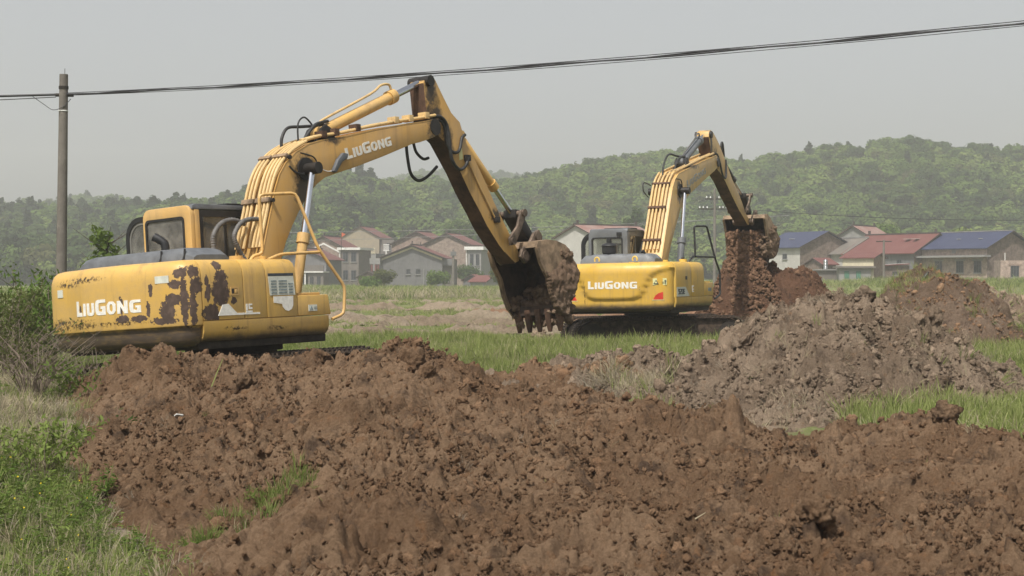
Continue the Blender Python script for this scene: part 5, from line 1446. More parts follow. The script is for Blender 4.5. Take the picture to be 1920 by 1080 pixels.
# ---------------- near machine
W = 1.344
worn_near = [(1.05, -2.56, 1.48, .12, .5, .13), (1.14, -2.50, 1.61, .12, .5, .075), (1.26, -2.5, 1.58, .035, .5, .36), (1.22, -2.5, 1.94, .085, .5, .06), (1.335, -2.33, 1.95, .10, .08, .09), (1.34, -2.30, 1.77, .10, .08, .11),
             (1.16, -2.5, 1.80, .08, .5, .06), (1.335, -2.36, 1.58, .06, .05, .36), (.38, -2.66, 1.41, .10, .3, .055), (.63, -2.64, 1.41, .13, .3, .04), (.76, -2.62, 1.51, .035, .3, .10), (.80, -2.6, 1.74, .03, .3, .085),
             (-.42, -2.68, 1.57, .03, .3, .055), (.37, -2.67, 1.58, .025, .3, .13), (1.0, -2.6, 1.36, .2, .4, .05),
             (1.344, -1.93, 2.02, .2, .075, .06), (1.344, -1.90, 1.88, .3, .12, .075), (1.344, -1.92, 1.67, .3, .155, .165), (1.344, -2.14, 1.82, .3, .035, .09), (1.344, -2.13, 1.68, .3, .05, .115), (1.344, -1.70, 1.57, .3, .05, .05),
             (1.344, -2.09, 1.425, .3, .155, .11), (1.344, -1.88, 1.79, .3, .10, .06)]
scr_near = [(-.43, -2.6, 1.94, .55, .5, .045), (-.72, -2.6, 1.90, .3, .4, .05), (-.55, -2.6, 1.43, .42, .4, .022), (-.45, -2.6, 1.36, .48, .4, .05), (-.95, -2.45, 1.38, .3, .4, .10), (.2, -2.66, 1.36, .6, .3, .03), (1.344, -1.7, 1.22, .2, .2, .03), (1.344, -.95, 1.20, .2, .2, .03)]
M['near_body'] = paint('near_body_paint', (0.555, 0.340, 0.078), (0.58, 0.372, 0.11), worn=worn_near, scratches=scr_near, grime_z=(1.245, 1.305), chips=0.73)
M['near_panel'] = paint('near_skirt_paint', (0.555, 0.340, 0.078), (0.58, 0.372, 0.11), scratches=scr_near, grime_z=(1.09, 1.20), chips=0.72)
prof_near = [(.34, 1.015), (.16, 1.03), (.085, 1.06), (.055, 1.11), (.045, 1.18), (.042, 1.255), (.03, 1.275), (.004, 1.285), (.0, 1.30), (.0, 1.5), (.0, 1.7), (.0, 1.86), (.006, 1.93), (.022, 1.99), (.05, 2.04), (.095, 2.075), (.16, 2.092), (.26, 2.098)]
def stick_near(blob, g_):
    for i in range(40):      # right plate and back of the bucket
        y = g_.uniform(6.35, 7.18); z = g_.uniform(1.15, 2.25)
        if (y - 6.7) * 1.2 + abs(z - 1.75) * .3 < .0 and g_.uniform() < .7: continue
        blob((.495 + g_.uniform(-.02, .012), y, z), g_.uniform(.022, .07), i)
    for i in range(60): blob((g_.uniform(-.5, .5), 6.92 + g_.uniform(-.05, .15), 1.12 + g_.uniform(-.06, .25)), g_.uniform(.04, .10), i)
    for i in range(90): blob((g_.uniform(.1, .50), 7.08 + g_.uniform(-.08, .12) - .25 * abs(1.9 - (zq := g_.uniform(1.3, 2.2))), zq), g_.uniform(.03, .09), i)
    for i in range(20): blob((-.48 + g_.uniform(-.06, .06), g_.uniform(6.65, 6.95), g_.uniform(1.15, 1.45)), g_.uniform(.04, .09), i)
    for i in range(14): blob((g_.uniform(-.45, .45), 6.80 + g_.uniform(-.05, .05), 1.02 + g_.uniform(-.05, .05)), g_.uniform(.03, .06), i)
    for i in range(60): blob((g_.uniform(-.4, .4), 6.98 + g_.uniform(-.08, .1), g_.uniform(1.25, 1.6)), g_.uniform(.05, .11), i)
boom_top_n = [(-.20, 1.66), (-.17, 1.95), (-.03, 2.30), (.06, 2.56), (.17, 2.86), (.25, 3.10), (.36, 3.33), (.50, 3.50), (.72, 3.665), (.99, 3.79), (1.27, 3.86), (1.8, 3.945), (2.44, 4.08), (3.11, 4.20), (3.57, 4.27), (4.00, 4.345)]
boom_bot_n = [(4.04, 4.16), (3.90, 4.07), (3.70, 4.01), (3.51, 3.96), (3.31, 3.92), (2.62, 3.70), (1.97, 3.51), (1.62, 3.42), (1.29, 3.33), (1.11, 3.23), (.92, 3.08), (.69, 2.81), (.55, 2.62), (.41, 2.40), (.31, 2.20), (.24, 1.9), (.10, 1.66)]
near = dict(near=True, seed=5, label='old yellow excavator with rust patches and bucket down, nearer of the two', T=(-3.47267685, 22.19126144, -0.27405501),
    R=[[0.8052493, 0.5898267, -0.0606468], [-0.5894929, 0.8073814, 0.0251678], [0.0638097, 0.0154845, 0.9978419]],
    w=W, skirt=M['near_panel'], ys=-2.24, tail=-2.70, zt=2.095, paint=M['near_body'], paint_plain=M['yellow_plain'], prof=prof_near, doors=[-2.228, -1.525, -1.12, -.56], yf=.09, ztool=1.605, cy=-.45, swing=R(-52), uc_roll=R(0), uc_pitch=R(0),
    cover=(-1.16, 1.06, -2.12, -1.42, 2.085, 2.27), ribs=False, cover_mat=M['grey_cover'], latches=(.50, .93),
    yc=-.775, ycf=.95, xcab=-.36, cab_mat=M['cab_yellow'], side_trim=M['black'], roof_mat=M['grey_cover'], rear_win=(-1.27, -.50, 1.95, 2.79), cab_glass=M['glass'], pillar=.17, door_y=-.55, door_w=.62, door_z=1.7,
    boom_mat=M['yellow'], cyl_mat=M['yellow_plain'], kc_mat=M['yellow_plain'], boom_top=boom_top_n, boom_bot=boom_bot_n, bc_base=(.30, 1.42), bc_pin=(.88, 3.43), bc_frac=.535, bc_r=.072,
    ac_base=(1.50, 4.02), ac_pin=(3.94, 4.97), ac_frac=.715, ac_r=.088, arm_hw=.15, boom_pin=(3.90, 4.22), arm_mud_z=2.28,
    arm=[(3.82, 4.93), (3.88, 5.02), (3.98, 5.05), (4.12, 5.01), (4.31, 4.74), (4.49, 4.50), (4.70, 4.36), (4.77, 4.17), (4.85, 4.01), (5.09, 3.70), (5.32, 3.37), (5.51, 3.06), (5.75, 2.73), (5.88, 2.55), (6.10, 2.27), (6.16, 2.16), (6.10, 2.08), (5.98, 2.05), (5.70, 2.24), (5.56, 2.36), (5.26, 2.68), (5.11, 2.89), (4.85, 3.22), (4.63, 3.55), (4.25, 4.02), (3.98, 4.18), (3.86, 4.36), (3.84, 4.60)],
    arm_in=((5.26, 2.68), (4.63, 3.55)), kc_base=(4.84, 4.17), kc_pin=(6.18, 2.90), kc_frac=.665, kc_r=.072, link_a=(5.82, 2.42), ear=(6.52, 2.50), bk_pin=(6.12, 2.17),
    bk_hw=.50, bk_mud=1.95, bk_back=[(6.12, 2.30), (6.16, 2.40), (6.45, 2.43), (6.73, 2.41), (6.99, 2.34), (7.13, 2.22), (7.23, 2.06), (7.25, 1.92), (7.21, 1.76), (7.12, 1.58), (7.02, 1.40), (6.92, 1.22), (6.86, 1.12)],
    bk_side=[(6.12, 2.30), (6.16, 2.40), (6.45, 2.43), (6.73, 2.41), (6.99, 2.34), (7.13, 2.22), (7.23, 2.06), (7.25, 1.92), (7.21, 1.76), (7.12, 1.58), (7.02, 1.40), (6.92, 1.22), (6.86, 1.13), (6.70, 1.16), (6.58, 1.27), (6.45, 1.52), (6.38, 1.78), (6.20, 2.04)],
    bk_cut=[(6.12, 2.28), (6.20, 2.04), (6.38, 1.78), (6.45, 1.52), (6.58, 1.27)], bk_ear=[(5.98, 2.16), (6.12, 2.04), (6.25, 2.10), (6.40, 2.36), (6.60, 2.38), (6.66, 2.50), (6.56, 2.62), (6.42, 2.56), (6.28, 2.40), (6.06, 2.30)],
    mud_box=(6.2, 7.3, 1.1, 2.45), mud_bias=lambda y, z: .07 * np.clip((y - 6.75) * 2.2, -1, .6) - .10 * np.clip((z - 1.9) * 2.0, -.3, 1), bk_lip=(6.80, 1.16), bk_tip=(6.80, .86), stick=stick_near)
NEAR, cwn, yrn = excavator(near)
rear = lambda x0, z0: (lambda u, v, off: (x0 + u, yrn(x0 + u) - off, z0 + v))
letters(cwn, 'LiuGong', rear(-.53, 1.485), .195, M['white_letter'], .82, .10, 1.245)
for (xa, xb, za, zb, nm) in [(.89, 1.10, 1.82, 1.91, 'rear_sticker'), (-1.0, -.88, 1.75, 1.85, 'rear_sticker')]:
    plate(cwn, nm, [(xa, yrn(xa) - .004, za), (xb, yrn(xb) - .004, za), (xb, yrn(xb) - .004, zb), (xa, yrn(xa) - .004, zb)], M['sticker_pale'])
sx = lambda y0, z0: (lambda u, v, off: (W + off, y0 + u, z0 + v))
def side_plate(pts, mat, name, lift=.002): return plate(NEAR, name, [(W + lift, y, z) for y, z in pts], mat)
side_plate([(-1.06, 1.615), (-.60, 1.615), (-.62, 1.86), (-1.08, 1.86)], M['sticker_pale'], 'service_chart')
side_plate([(-1.08, 1.864), (-.62, 1.864), (-.62, 1.90), (-1.08, 1.90)], M['ink'], 'chart_heading')
for r_ in range(5):
    z = 1.80 - r_ * .038
    for (a, c) in [(-1.04, -.94), (-.90, -.75), (-.72, -.64)]:
        if r_ == 0 and c == -.64: continue
        side_plate([(a, z - .009), (c, z - .009), (c, z + .009), (a, z + .009)], M['ink_pale'], 'chart_line', .0065)
side_plate([(-1.0, 1.52), (-.85, 1.50), (-.84, 1.46), (-.80, 1.42), (-.74, 1.405), (-.68, 1.43), (-.65, 1.48), (-.64, 1.60), (-1.0, 1.60)], M['white_letter'], 'old_decal')
side_plate([(-1.98, 1.385), (-1.525, 1.385), (-1.525, 1.41), (-1.66, 1.41), (-1.72, 1.46), (-1.80, 1.53), (-1.90, 1.52)], M['white_letter'], 'stripe_decal')
side_plate([(-1.515, 1.385), (-1.26, 1.385), (-1.26, 1.408), (-1.515, 1.408)], M['white_letter'], 'stripe_decal')
for pts in ([(-1.50, 1.435), (-1.47, 1.435), (-1.47, 1.52), (-1.50, 1.52)], [(-1.50, 1.41), (-1.39, 1.41), (-1.39, 1.432), (-1.50, 1.432)], [(-1.45, 1.50), (-1.39, 1.50), (-1.39, 1.52), (-1.45, 1.52)], [(-1.45, 1.45), (-1.43, 1.45), (-1.43, 1.498), (-1.45, 1.498)], [(-1.428, 1.45), (-1.39, 1.45), (-1.39, 1.475), (-1.428, 1.475)]):
    side_plate(pts, M['white_letter'], 'emblem_stroke')
side_plate([(-.36, 1.39), (-.20, 1.39), (-.20, 1.475), (-.36, 1.475)], M['sticker_pale'], 'warning_sticker')
for pts in ([(-.345, 1.41), (-.28, 1.41), (-.312, 1.46)], [(-.26, 1.44), (-.21, 1.44), (-.21, 1.447), (-.26, 1.447)], [(-.26, 1.42), (-.21, 1.42), (-.21, 1.427), (-.26, 1.427)]): side_plate(pts, M['ink_pale'], 'warning_print', .0065)
b = MB(); frame_ring(b, rrect(-1.75, -1.61, 1.635, 1.735, .012), rrect(-1.735, -1.625, 1.65, 1.72, .01), 0, .008, lambda u, v, d: (W + d, u, v)); b.build('door_latch', M['yellow_plain'], NEAR)
MB().box(W + .0, W + .006, -1.73, -1.69, 1.655, 1.715).build('latch_recess', M['dark_steel'], NEAR); MB().box(W, W + .012, -1.68, -1.635, 1.66, 1.71).build('latch_lock', M['yellow_plain'], NEAR, bevel=.004)
bs = lambda y0, z0, a: (lambda u, v, off: (.27 + off, y0 + u * math.cos(a) - v * math.sin(a), z0 + u * math.sin(a) + v * math.cos(a)))
letters(NEAR, 'LiuGong', bs(1.77, 3.61, R(14.2)), .165, M['white_letter'], .82, .10, 1.34)
# exhaust, filler cap, mirror, hoses
MB().tube(arc([(-.20, -1.40, 2.1), (-.20, -1.40, 2.36), (-.23, -1.42, 2.43), (-.32, -1.48, 2.50)], 5), [.058] * 16, 12).build('exhaust_pipe', M['black'], NEAR)
MB().cyl((.62, -.92, 2.09), (.62, -.92, 2.14), .12, 18).build('filler_base', M['yellow_plain'], NEAR); MB().cyl((.62, -.92, 2.14), (.62, -.92, 2.175), .09, 18).build('filler_cap', M['yellow_plain'], NEAR)
MB().cyl((.95, -.75, 2.09), (.95, -.75, 2.15), .05, 14).build('tank_cap', M['yellow_plain'], NEAR)
def ribbed(pts, r, mat, name):
    P = arc(pts, 10); b = MB(); b.tube(P, [r * (1.0 if i % 2 else 1.22) for i in range(len(P))], 10); b.build(name, mat, NEAR)
ribbed([(-.12, -.62, 2.05), (-.12, -.61, 2.33), (-.12, -.60, 2.50), (-.10, -.48, 2.66), (-.08, -.28, 2.72), (-.06, -.06, 2.67)], .032, M['hose_grey'], 'spiral_hose')
ribbed([(.12, -.22, 2.10), (.1, -.30, 2.22), (.1, -.40, 2.38), (.1, -.42, 2.50), (.1, -.30, 2.65), (.1, -.13, 2.715), (.1, .06, 2.72)], .030, M['hose_grey'], 'spiral_hose')
line = boom_top_n[2:10]
pipes(NEAR, line, [-.23, -.155, -.08, .03, .10, .17, .235], .0235, .06, M['pipe_yellow'])
for (k, f) in ((3, .4), (6, .3)):
    y = line[k - 1][0] + (line[k][0] - line[k - 1][0]) * f; z = line[k - 1][1] + (line[k][1] - line[k - 1][1]) * f; d = Vector((line[k][0] - line[k - 1][0], line[k][1] - line[k - 1][1])).normalized()
    n2 = Vector((-d.y, d.x)); c = Vector((y, z))
    for (xa, xb) in ((-.27, -.04), (.0, .27)):
        MB().prism([tuple(c + n2 * .045 - d * .035), tuple(c + n2 * .045 + d * .035), tuple(c + n2 * .105 + d * .035), tuple(c + n2 * .105 - d * .035)], xa, xb, 'x').build('pipe_clamp', M['bucket_tan'], NEAR, bevel=.005)
        MB().cyl((xb + .01, *(c + n2 * .05)), (xb + .05, *(c + n2 * .05)), .03, 10).build('clamp_bolt', M['grease'], NEAR)
top2 = boom_top_n[9:]
pipes(NEAR, top2, [.13, .21], .026, .075, M['pipe_yellow']); pipes(NEAR, top2[:-1], [-.14], .022, .06, M['pipe_yellow'])
for (y, z) in ((1.35, 3.90), (1.62, 3.95), (2.10, 4.045), (3.0, 4.215), (3.35, 4.265), (3.75, 4.335)):
    MB().box(.09, .25, y - .05, y + .05, z + .012, z + .115).build('pipe_bracket', M['mud_arm'] if y < 3 else M['pipe_yellow'], NEAR, bevel=.006)
hz = lambda pts, r=.023, mat='rubber', name='hose': MB().tube(arc(pts, 7), r, 10).build(name, M[mat], NEAR)
hz([(-.1, .80, 3.76), (-.1, .82, 3.92), (-.1, .95, 4.07), (-.06, 1.20, 4.10), (-.02, 1.50, 4.13), (.0, 1.60, 4.16)])
hz([(.1, 1.02, 3.84), (.1, 1.14, 3.96), (.1, 1.28, 4.09), (.07, 1.42, 4.15), (.04, 1.66, 4.20)])
hz([(-.05, 1.1, 3.88), (-.05, 1.12, 4.14), (-.05, 1.26, 4.24), (-.05, 1.42, 4.13), (-.05, 1.48, 4.02)], .013)
hz([(.30, .52, 3.46), (.30, .64, 3.38), (.30, .80, 3.36), (.30, .88, 3.43)], .014)
hz([(.29, .78, 3.66), (.29, 1.02, 3.62), (.29, 1.10, 3.55)], .011); hz([(.285, 1.10, 3.55), (.285, 1.16, 3.47), (.285, 1.30, 3.42), (.285, 1.45, 3.43)], .006, 'ceramic')
MB().prism([(1.40, 3.42), (1.46, 3.40), (1.60, 3.56), (1.72, 3.62), (1.74, 3.69), (1.64, 3.70), (1.52, 3.60)], .272, .34, 'x').build('work_lamp', M['grey_cover'], NEAR, bevel=.015)
hz([(.2, 3.95, 4.40), (.22, 4.12, 4.40), (.22, 4.26, 4.28), (.22, 4.30, 4.0), (.21, 4.36, 3.72), (.2, 4.55, 3.58), (.2, 4.73, 3.66), (.19, 4.80, 3.80)], .026)
hz([(.15, 3.98, 4.38), (.19, 4.16, 4.34), (.19, 4.27, 4.16), (.19, 4.32, 3.92), (.19, 4.45, 3.85), (.18, 4.60, 3.90), (.17, 4.70, 4.10), (.16, 4.80, 4.16)], .026)
hz([(-.2, 3.72, 4.02), (-.2, 3.74, 3.75), (-.2, 3.80, 3.52), (-.2, 3.98, 3.42), (-.18, 4.2, 3.50), (-.16, 4.42, 3.66)], .026)
hz([(-.1, 3.78, 4.02), (-.1, 3.84, 3.86), (-.1, 4.0, 3.76), (-.1, 4.14, 3.78)], .024)
MB().tube([(.175, 4.78, 3.80), (.175, 5.05, 3.38), (.175, 5.52, 2.72)], .016, 8).build('arm_pipe', M['yellow_plain'], NEAR)
for (y, z) in ((4.80, 3.78), (5.50, 2.78)): MB().box(.15, .215, y - .06, y + .06, z - .05, z + .05).build('pipe_bracket', M['grease'], NEAR, bevel=.012)
MB().prism([(4.62, 3.74), (4.72, 3.76), (4.70, 3.94), (4.62, 3.92)], .151, .156, 'x').build('arm_sticker', M['sticker_yel'], NEAR)
# hand rails
def rail(pts, mat='cab_yellow', r=.022, root=NEAR):
    P = [Vector(p) for p in pts]; Q = [P[0]]
    for a, b, c in zip(P[:-2], P[1:-1], P[2:]):
        k = min(.07, (b - a).length * .4, (c - b).length * .4)
        s = b - (b - a).normalized() * k; e = b + (c - b).normalized() * k
        Q += [s, s * .25 + b * .5 + e * .25, e]
    Q.append(P[-1]); MB().tube(Q, r, 10).build('hand_rail', M[mat], root)
rail([(.82, -.86, 2.10), (.82, -.80, 2.16), (.86, -.66, 2.19), (.88, -.69, 2.97), (1.05, -.17, 2.99), (1.24, .0, 2.24), (1.34, .38, 1.70), (1.34, .33, 1.33), (1.33, .10, 1.27)])
rail([(1.15, -.86, 2.09), (1.15, -.62, 2.16), (1.24, .02, 2.18)])
# ---------------- far machine
FT = (3.30369167, 38.13162764, -0.15052644)
def sculpt(x, z):
    ax = abs(x); c = np.interp(ax, [.0, .45, .60, .70, .78, .90, 1.05, 1.25, 1.4], [1.30, 1.31, 1.35, 1.48, 1.68, 1.84, 1.92, 1.96, 1.97])
    t = min(1, max(0, (c - z) / .07 + .5)); return .05 * t * t * (3 - 2 * t)
prof_far = [(.34, 1.02), (.15, 1.03), (.06, 1.055), (.02, 1.09), (.01, 1.13)] + [(.0, 1.17 + .035 * k) for k in range(22)] + [(.008, 1.95), (.022, 2.0), (.05, 2.05), (.09, 2.09), (.15, 2.115), (.26, 2.125)]
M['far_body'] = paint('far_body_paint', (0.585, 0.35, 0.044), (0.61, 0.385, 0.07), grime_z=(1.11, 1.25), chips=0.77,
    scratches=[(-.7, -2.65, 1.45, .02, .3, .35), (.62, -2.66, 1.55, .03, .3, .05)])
M['far_plain'] = simple('far_plain_yellow', (0.64, 0.45, 0.10), 0.5, 0, 0.15, 3)
def stick_far(blob, g_):
    for i in range(330): blob((g_.uniform(-.55, .55), 9.55 + g_.uniform(-.25, .35), g_.uniform(2.25, 3.05)), g_.uniform(.05, .11), i)
    for i in range(20): blob((.60 + g_.uniform(-.02, .03), g_.uniform(9.55, 10.4), g_.uniform(2.45, 3.2)), g_.uniform(.04, .11), i)
    for i in range(40): blob((g_.uniform(.2, .6), 10.42 + g_.uniform(-.1, .08), g_.uniform(2.6, 3.2)), g_.uniform(.05, .12), i)
boom_top_f = [(.02, 1.62), (.05, 1.95), (.30, 2.42), (.73, 3.16), (1.00, 3.64), (1.20, 3.98), (1.42, 4.18), (1.70, 4.33), (2.55, 4.50), (3.83, 4.76), (4.84, 4.94), (5.25, 5.02)]
boom_bot_f = [(5.50, 4.98), (5.52, 4.86), (5.37, 4.73), (5.02, 4.60), (4.13, 4.34), (2.90, 3.96), (2.50, 3.83), (2.12, 3.66), (1.81, 3.45), (1.38, 3.03), (1.03, 2.66), (.78, 2.34), (.60, 2.0), (.40, 1.62)]
far = dict(near=False, seed=9, label='clean bright yellow excavator with dark grey cab dumping red earth, farther of the two', T=FT,
    R=[[0.9221003, 0.3864614, -0.0194598], [-0.3864690, 0.9222957, 0.0035195], [0.0193078, 0.0042753, 0.9998044]],
    w=1.347, ys=-2.258, tail=-2.72, zt=2.13, paint=M['far_body'], paint_plain=M['far_plain'], prof=prof_far, sculpt=sculpt, doors=[-2.246, -1.02, .02], yf=.84, ztool=1.64, cy=.15, swing=R(-62),
    cover=(-1.0, .78, -2.05, -1.35, 2.12, 2.335), ribs=True, cover_mat=M['far_grey'], latches=(),
    yc=-.495, ycf=1.12, xcab=-.36, cab_mat=M['far_grey'], side_trim=M['far_grey'], roof_mat=M['far_grey'], rear_win=(-1.25, -.49, 2.0, 2.75), cab_glass=M['glass_far'], pillar=.16, door_y=-.15, door_w=.30, door_z=1.7,
    boom_mat=M['far_boom'], cyl_mat=M['far_grey'], kc_mat=M['black'], boom_top=boom_top_f, boom_bot=boom_bot_f, bc_base=(.92, 1.45), bc_pin=(1.76, 3.92), bc_frac=.52, bc_r=.085,
    ac_base=(2.90, 4.72), ac_pin=(4.98, 5.57), ac_frac=.80, ac_r=.095, arm_hw=.17, boom_pin=(5.36, 4.86), arm_mud_z=3.7,
    arm=[(4.86, 5.50), (4.90, 5.64), (5.07, 5.70), (5.28, 5.67), (5.58, 5.55), (5.95, 5.36), (6.16, 5.22), (6.50, 5.00), (6.80, 4.80), (7.20, 4.50), (7.69, 4.24), (8.19, 3.92), (8.60, 3.62), (9.02, 3.42), (9.06, 3.32), (8.98, 3.25), (8.80, 3.26), (8.0, 3.60), (7.15, 4.02), (6.46, 4.40), (5.90, 4.62), (5.45, 4.74), (5.22, 4.84), (5.08, 5.05)],
    arm_in=((8.0, 3.60), (6.46, 4.40)), kc_base=(6.55, 5.10), kc_pin=(8.92, 4.12), kc_frac=.60, kc_r=.07, link_a=(8.45, 3.66), ear=(9.42, 3.62), bk_pin=(9.00, 3.36),
    bk_hw=.60, bk_mud=3.1, bk_back=[(9.02, 3.46), (9.10, 3.56), (9.40, 3.58), (9.75, 3.48), (10.10, 3.32), (10.38, 3.12), (10.50, 2.90), (10.42, 2.70), (10.20, 2.48), (9.90, 2.34), (9.62, 2.28)],
    bk_side=[(9.02, 3.46), (9.10, 3.56), (9.40, 3.58), (9.75, 3.48), (10.10, 3.32), (10.38, 3.12), (10.50, 2.90), (10.42, 2.70), (10.20, 2.48), (9.90, 2.34), (9.62, 2.28), (9.50, 2.42), (9.36, 2.66), (9.26, 3.05), (9.10, 3.30)],
    bk_cut=[(9.02, 3.44), (9.10, 3.30), (9.26, 3.05), (9.36, 2.66), (9.50, 2.42)], bk_ear=[(8.90, 3.34), (9.02, 3.24), (9.14, 3.32), (9.30, 3.50), (9.50, 3.52), (9.56, 3.62), (9.46, 3.72), (9.34, 3.70), (9.18, 3.58), (8.98, 3.46)],
    mud_box=(9.0, 10.6, 2.2, 3.7), mud_bias=lambda y, z: .10 * np.clip((y - 9.7) * 1.6, -1, .6) - .10 * np.clip((z - 3.0) * 2.0, -.3, 1), bk_lip=(9.62, 2.30), bk_tip=(9.40, 2.02), stick=stick_far)
FAR, cwf, yrf = excavator(far)
def rearf(x0, z0): return lambda u, v, off: (x0 + u, yrf(x0 + u) - off - .0, z0 + v)
letters(cwf, 'LiuGong', rearf(-.59, 1.545), .175, M['white_letter'], .84, .10, 1.34)
def rp(pts, mat, name, ins=.0, lift=0.003): return plate(cwf, name, [(x, yrf(x) + ins - lift, z) for x, z in pts], mat)
rp([(.90, 1.61), (1.20, 1.61), (1.20, 1.76), (.90, 1.76)], M['sticker_yel'], 'warning_sticker', .045)
for pts in ([(.92, 1.64), (1.03, 1.64), (.975, 1.73)],): rp(pts, M['ink'], 'warning_triangle', .045, .010)
for pts in ([(.945, 1.652), (1.005, 1.652), (.975, 1.705)],): rp(pts, M['sticker_yel'], 'triangle_field', .045, .014)
for pts in ([(1.10, 1.67), (1.15, 1.67), (1.15, 1.68), (1.10, 1.68)], [(1.165, 1.64), (1.18, 1.64), (1.18, 1.72), (1.165, 1.72)], [(1.155, 1.70), (1.19, 1.70), (1.19, 1.71), (1.155, 1.71)]): rp(pts, M['ink'], 'warning_mark', .045, .010)
for s in (-1, 1):
    q = [(s * .90, 1.29), (s * 1.12, 1.29), (s * 1.12, 1.46), (s * 1.02, 1.43), (s * .95, 1.38)]
    rp(q if s > 0 else q[::-1], M['red_plate'], 'reflector', .048, .006)
    q = [(s * .88, 1.275), (s * 1.14, 1.275), (s * 1.14, 1.287), (s * .88, 1.287)]
    rp(q if s > 0 else q[::-1], M['sticker_yel'], 'reflector_rim', .048, .006)
WF = 1.347
def sp(pts, mat, name, lift=.002): return plate(FAR, name, [(WF + lift, y, z) for y, z in pts], mat)
sp([(-2.20, 1.345), (-1.22, 1.345), (-1.52, 1.56), (-2.20, 1.56)], M['sticker_pale'], 'model_plate')
letters(FAR, '920E', (lambda u, v, off: (WF + .006 + off, -2.12 + u, 1.395 + v)), .12, M['ink'], 1, .10, 1.75)
for pts in ([(-1.0, 1.46), (-.95, 1.46), (-.95, 1.585), (-1.0, 1.585)], [(-1.0, 1.43), (-.86, 1.43), (-.86, 1.457), (-1.0, 1.457)], [(-.92, 1.555), (-.86, 1.555), (-.86, 1.585), (-.92, 1.585)], [(-.92, 1.48), (-.86, 1.48), (-.86, 1.51), (-.92, 1.51)]): sp(pts, M['white_letter'], 'emblem_stroke')
MB().box(WF, WF + .012, -1.52, -1.40, 1.72, 1.80).build('door_latch', M['black'], FAR, bevel=.004)
sp([(.36, 1.44), (.62, 1.44), (.62, 1.52), (.36, 1.52)], M['ink_pale'], 'toolbox_sticker', -.002)
letters(FAR, 'LiuGong', (lambda u, v, off: (.27 + off, 2.42 + u * .966 - v * .26, 4.02 + u * .26 + v * .966)), .19, M['grey_letter'], .82, .10, 1.95)
for x in (-.48, .42):
    b = MB(); b.tube([(x - .0 + .055 * math.cos(a), -2.32, 2.20 + .06 * math.sin(a)) for a in np.linspace(-.6, 3.74, 12)], .018, 8); b.build('lifting_eye', M['far_plain'], FAR)
MB().tube([(-.45, -1.55, 2.1), (-.45, -1.55, 2.36), (-.45, -1.55, 2.37), (-.45, -1.55, 2.52), (-.45, -1.55, 2.53), (-.45, -1.55, 2.56), (-.45, -1.55, 2.60)], [.15, .15, .17, .17, .19, .17, .08], 20).build('precleaner', M['black'], FAR)
MB().cyl((-.45, -1.55, 2.6), (-.45, -1.55, 2.70), .06, 14).build('precleaner_cap', M['black'], FAR)
MB().tube([(.28, -1.2, 2.1), (.28, -1.2, 2.32), (.24, -1.24, 2.40)], [.055, .055, .06], 12).build('exhaust_pipe', M['black'], FAR)
MB().box(-.62, -.50, yrf(0) + 2.19, yrf(0) + 2.22, 2.79, 2.87).build('cab_vent', M['black'], FAR)
MB().cyl((.95, -.35, 2.12), (.95, -.35, 2.20), .09, 16).build('filler_cap', M['far_plain'], FAR); MB().cyl((.95, -.35, 2.20), (.95, -.35, 2.24), .04, 10).build('filler_vent', M['dark_steel'], FAR)
MB().cyl((.55, -.45, 2.12), (.55, -.45, 2.19), .06, 14).build('tank_cap', M['far_plain'], FAR)
lf = boom_top_f[2:8]
pipes(FAR, lf, [-.22, -.13, -.04, .06, .15], .027, .065, M['pipe_yellow'])
for k, f in ((1, .3), (2, .6), (4, .2)):
    y = lf[k - 1][0] + (lf[k][0] - lf[k - 1][0]) * f; z = lf[k - 1][1] + (lf[k][1] - lf[k - 1][1]) * f; d = Vector((lf[k][0] - lf[k - 1][0], lf[k][1] - lf[k - 1][1])).normalized(); n2 = Vector((-d.y, d.x)); c = Vector((y, z))
    MB().prism([tuple(c + n2 * .04 - d * .03), tuple(c + n2 * .04 + d * .03), tuple(c + n2 * .11 + d * .03), tuple(c + n2 * .11 - d * .03)], -.26, .19, 'x').build('pipe_clamp', M['mud_arm'], FAR, bevel=.005)
pipes(FAR, boom_top_f[7:], [.12, .20, -.15], .028, .08, M['pipe_yellow'])
fz = lambda pts, r=.026: MB().tube(arc(pts, 7), r, 8).build('hose', M['rubber'], FAR)
fz([(-.1, 1.55, 4.32), (-.1, 1.7, 4.62), (-.1, 2.1, 4.86), (-.06, 2.6, 4.86), (-.02, 2.95, 4.84)]); fz([(.1, 1.9, 4.44), (.1, 2.1, 4.66), (.1, 2.5, 4.82), (.05, 3.0, 4.86)])
fz([(-.3, 1.0, 3.75), (-.36, .8, 3.9), (-.36, .85, 4.1), (-.3, 1.2, 4.05)], .014)
fz([(.2, 5.2, 5.10), (.22, 5.5, 5.06), (.22, 5.75, 4.86), (.22, 6.0, 4.55), (.22, 6.3, 4.48), (.2, 6.45, 4.7), (.18, 6.5, 5.0)], .028)
fz([(.1, 6.4, 5.05), (.1, 6.35, 5.4), (.1, 6.5, 5.45), (.1, 6.62, 5.1)], .03)
fz([(.3, 1.4, 4.2), (.31, 1.75, 4.18), (.31, 1.85, 4.0), (.31, 1.78, 3.9)], .014)
rail([(.95, .1, 2.13), (1.0, .16, 2.24), (1.05, .34, 2.28), (1.05, .28, 2.98), (1.18, .92, 3.0), (1.30, 1.20, 2.2), (1.36, 1.36, 1.9), (1.36, 1.36, 1.34), (1.35, .9, 1.25)], 'black', .024, FAR)
rail([(1.05, .34, 2.26), (1.30, 1.18, 2.25)], 'black', .022, FAR)

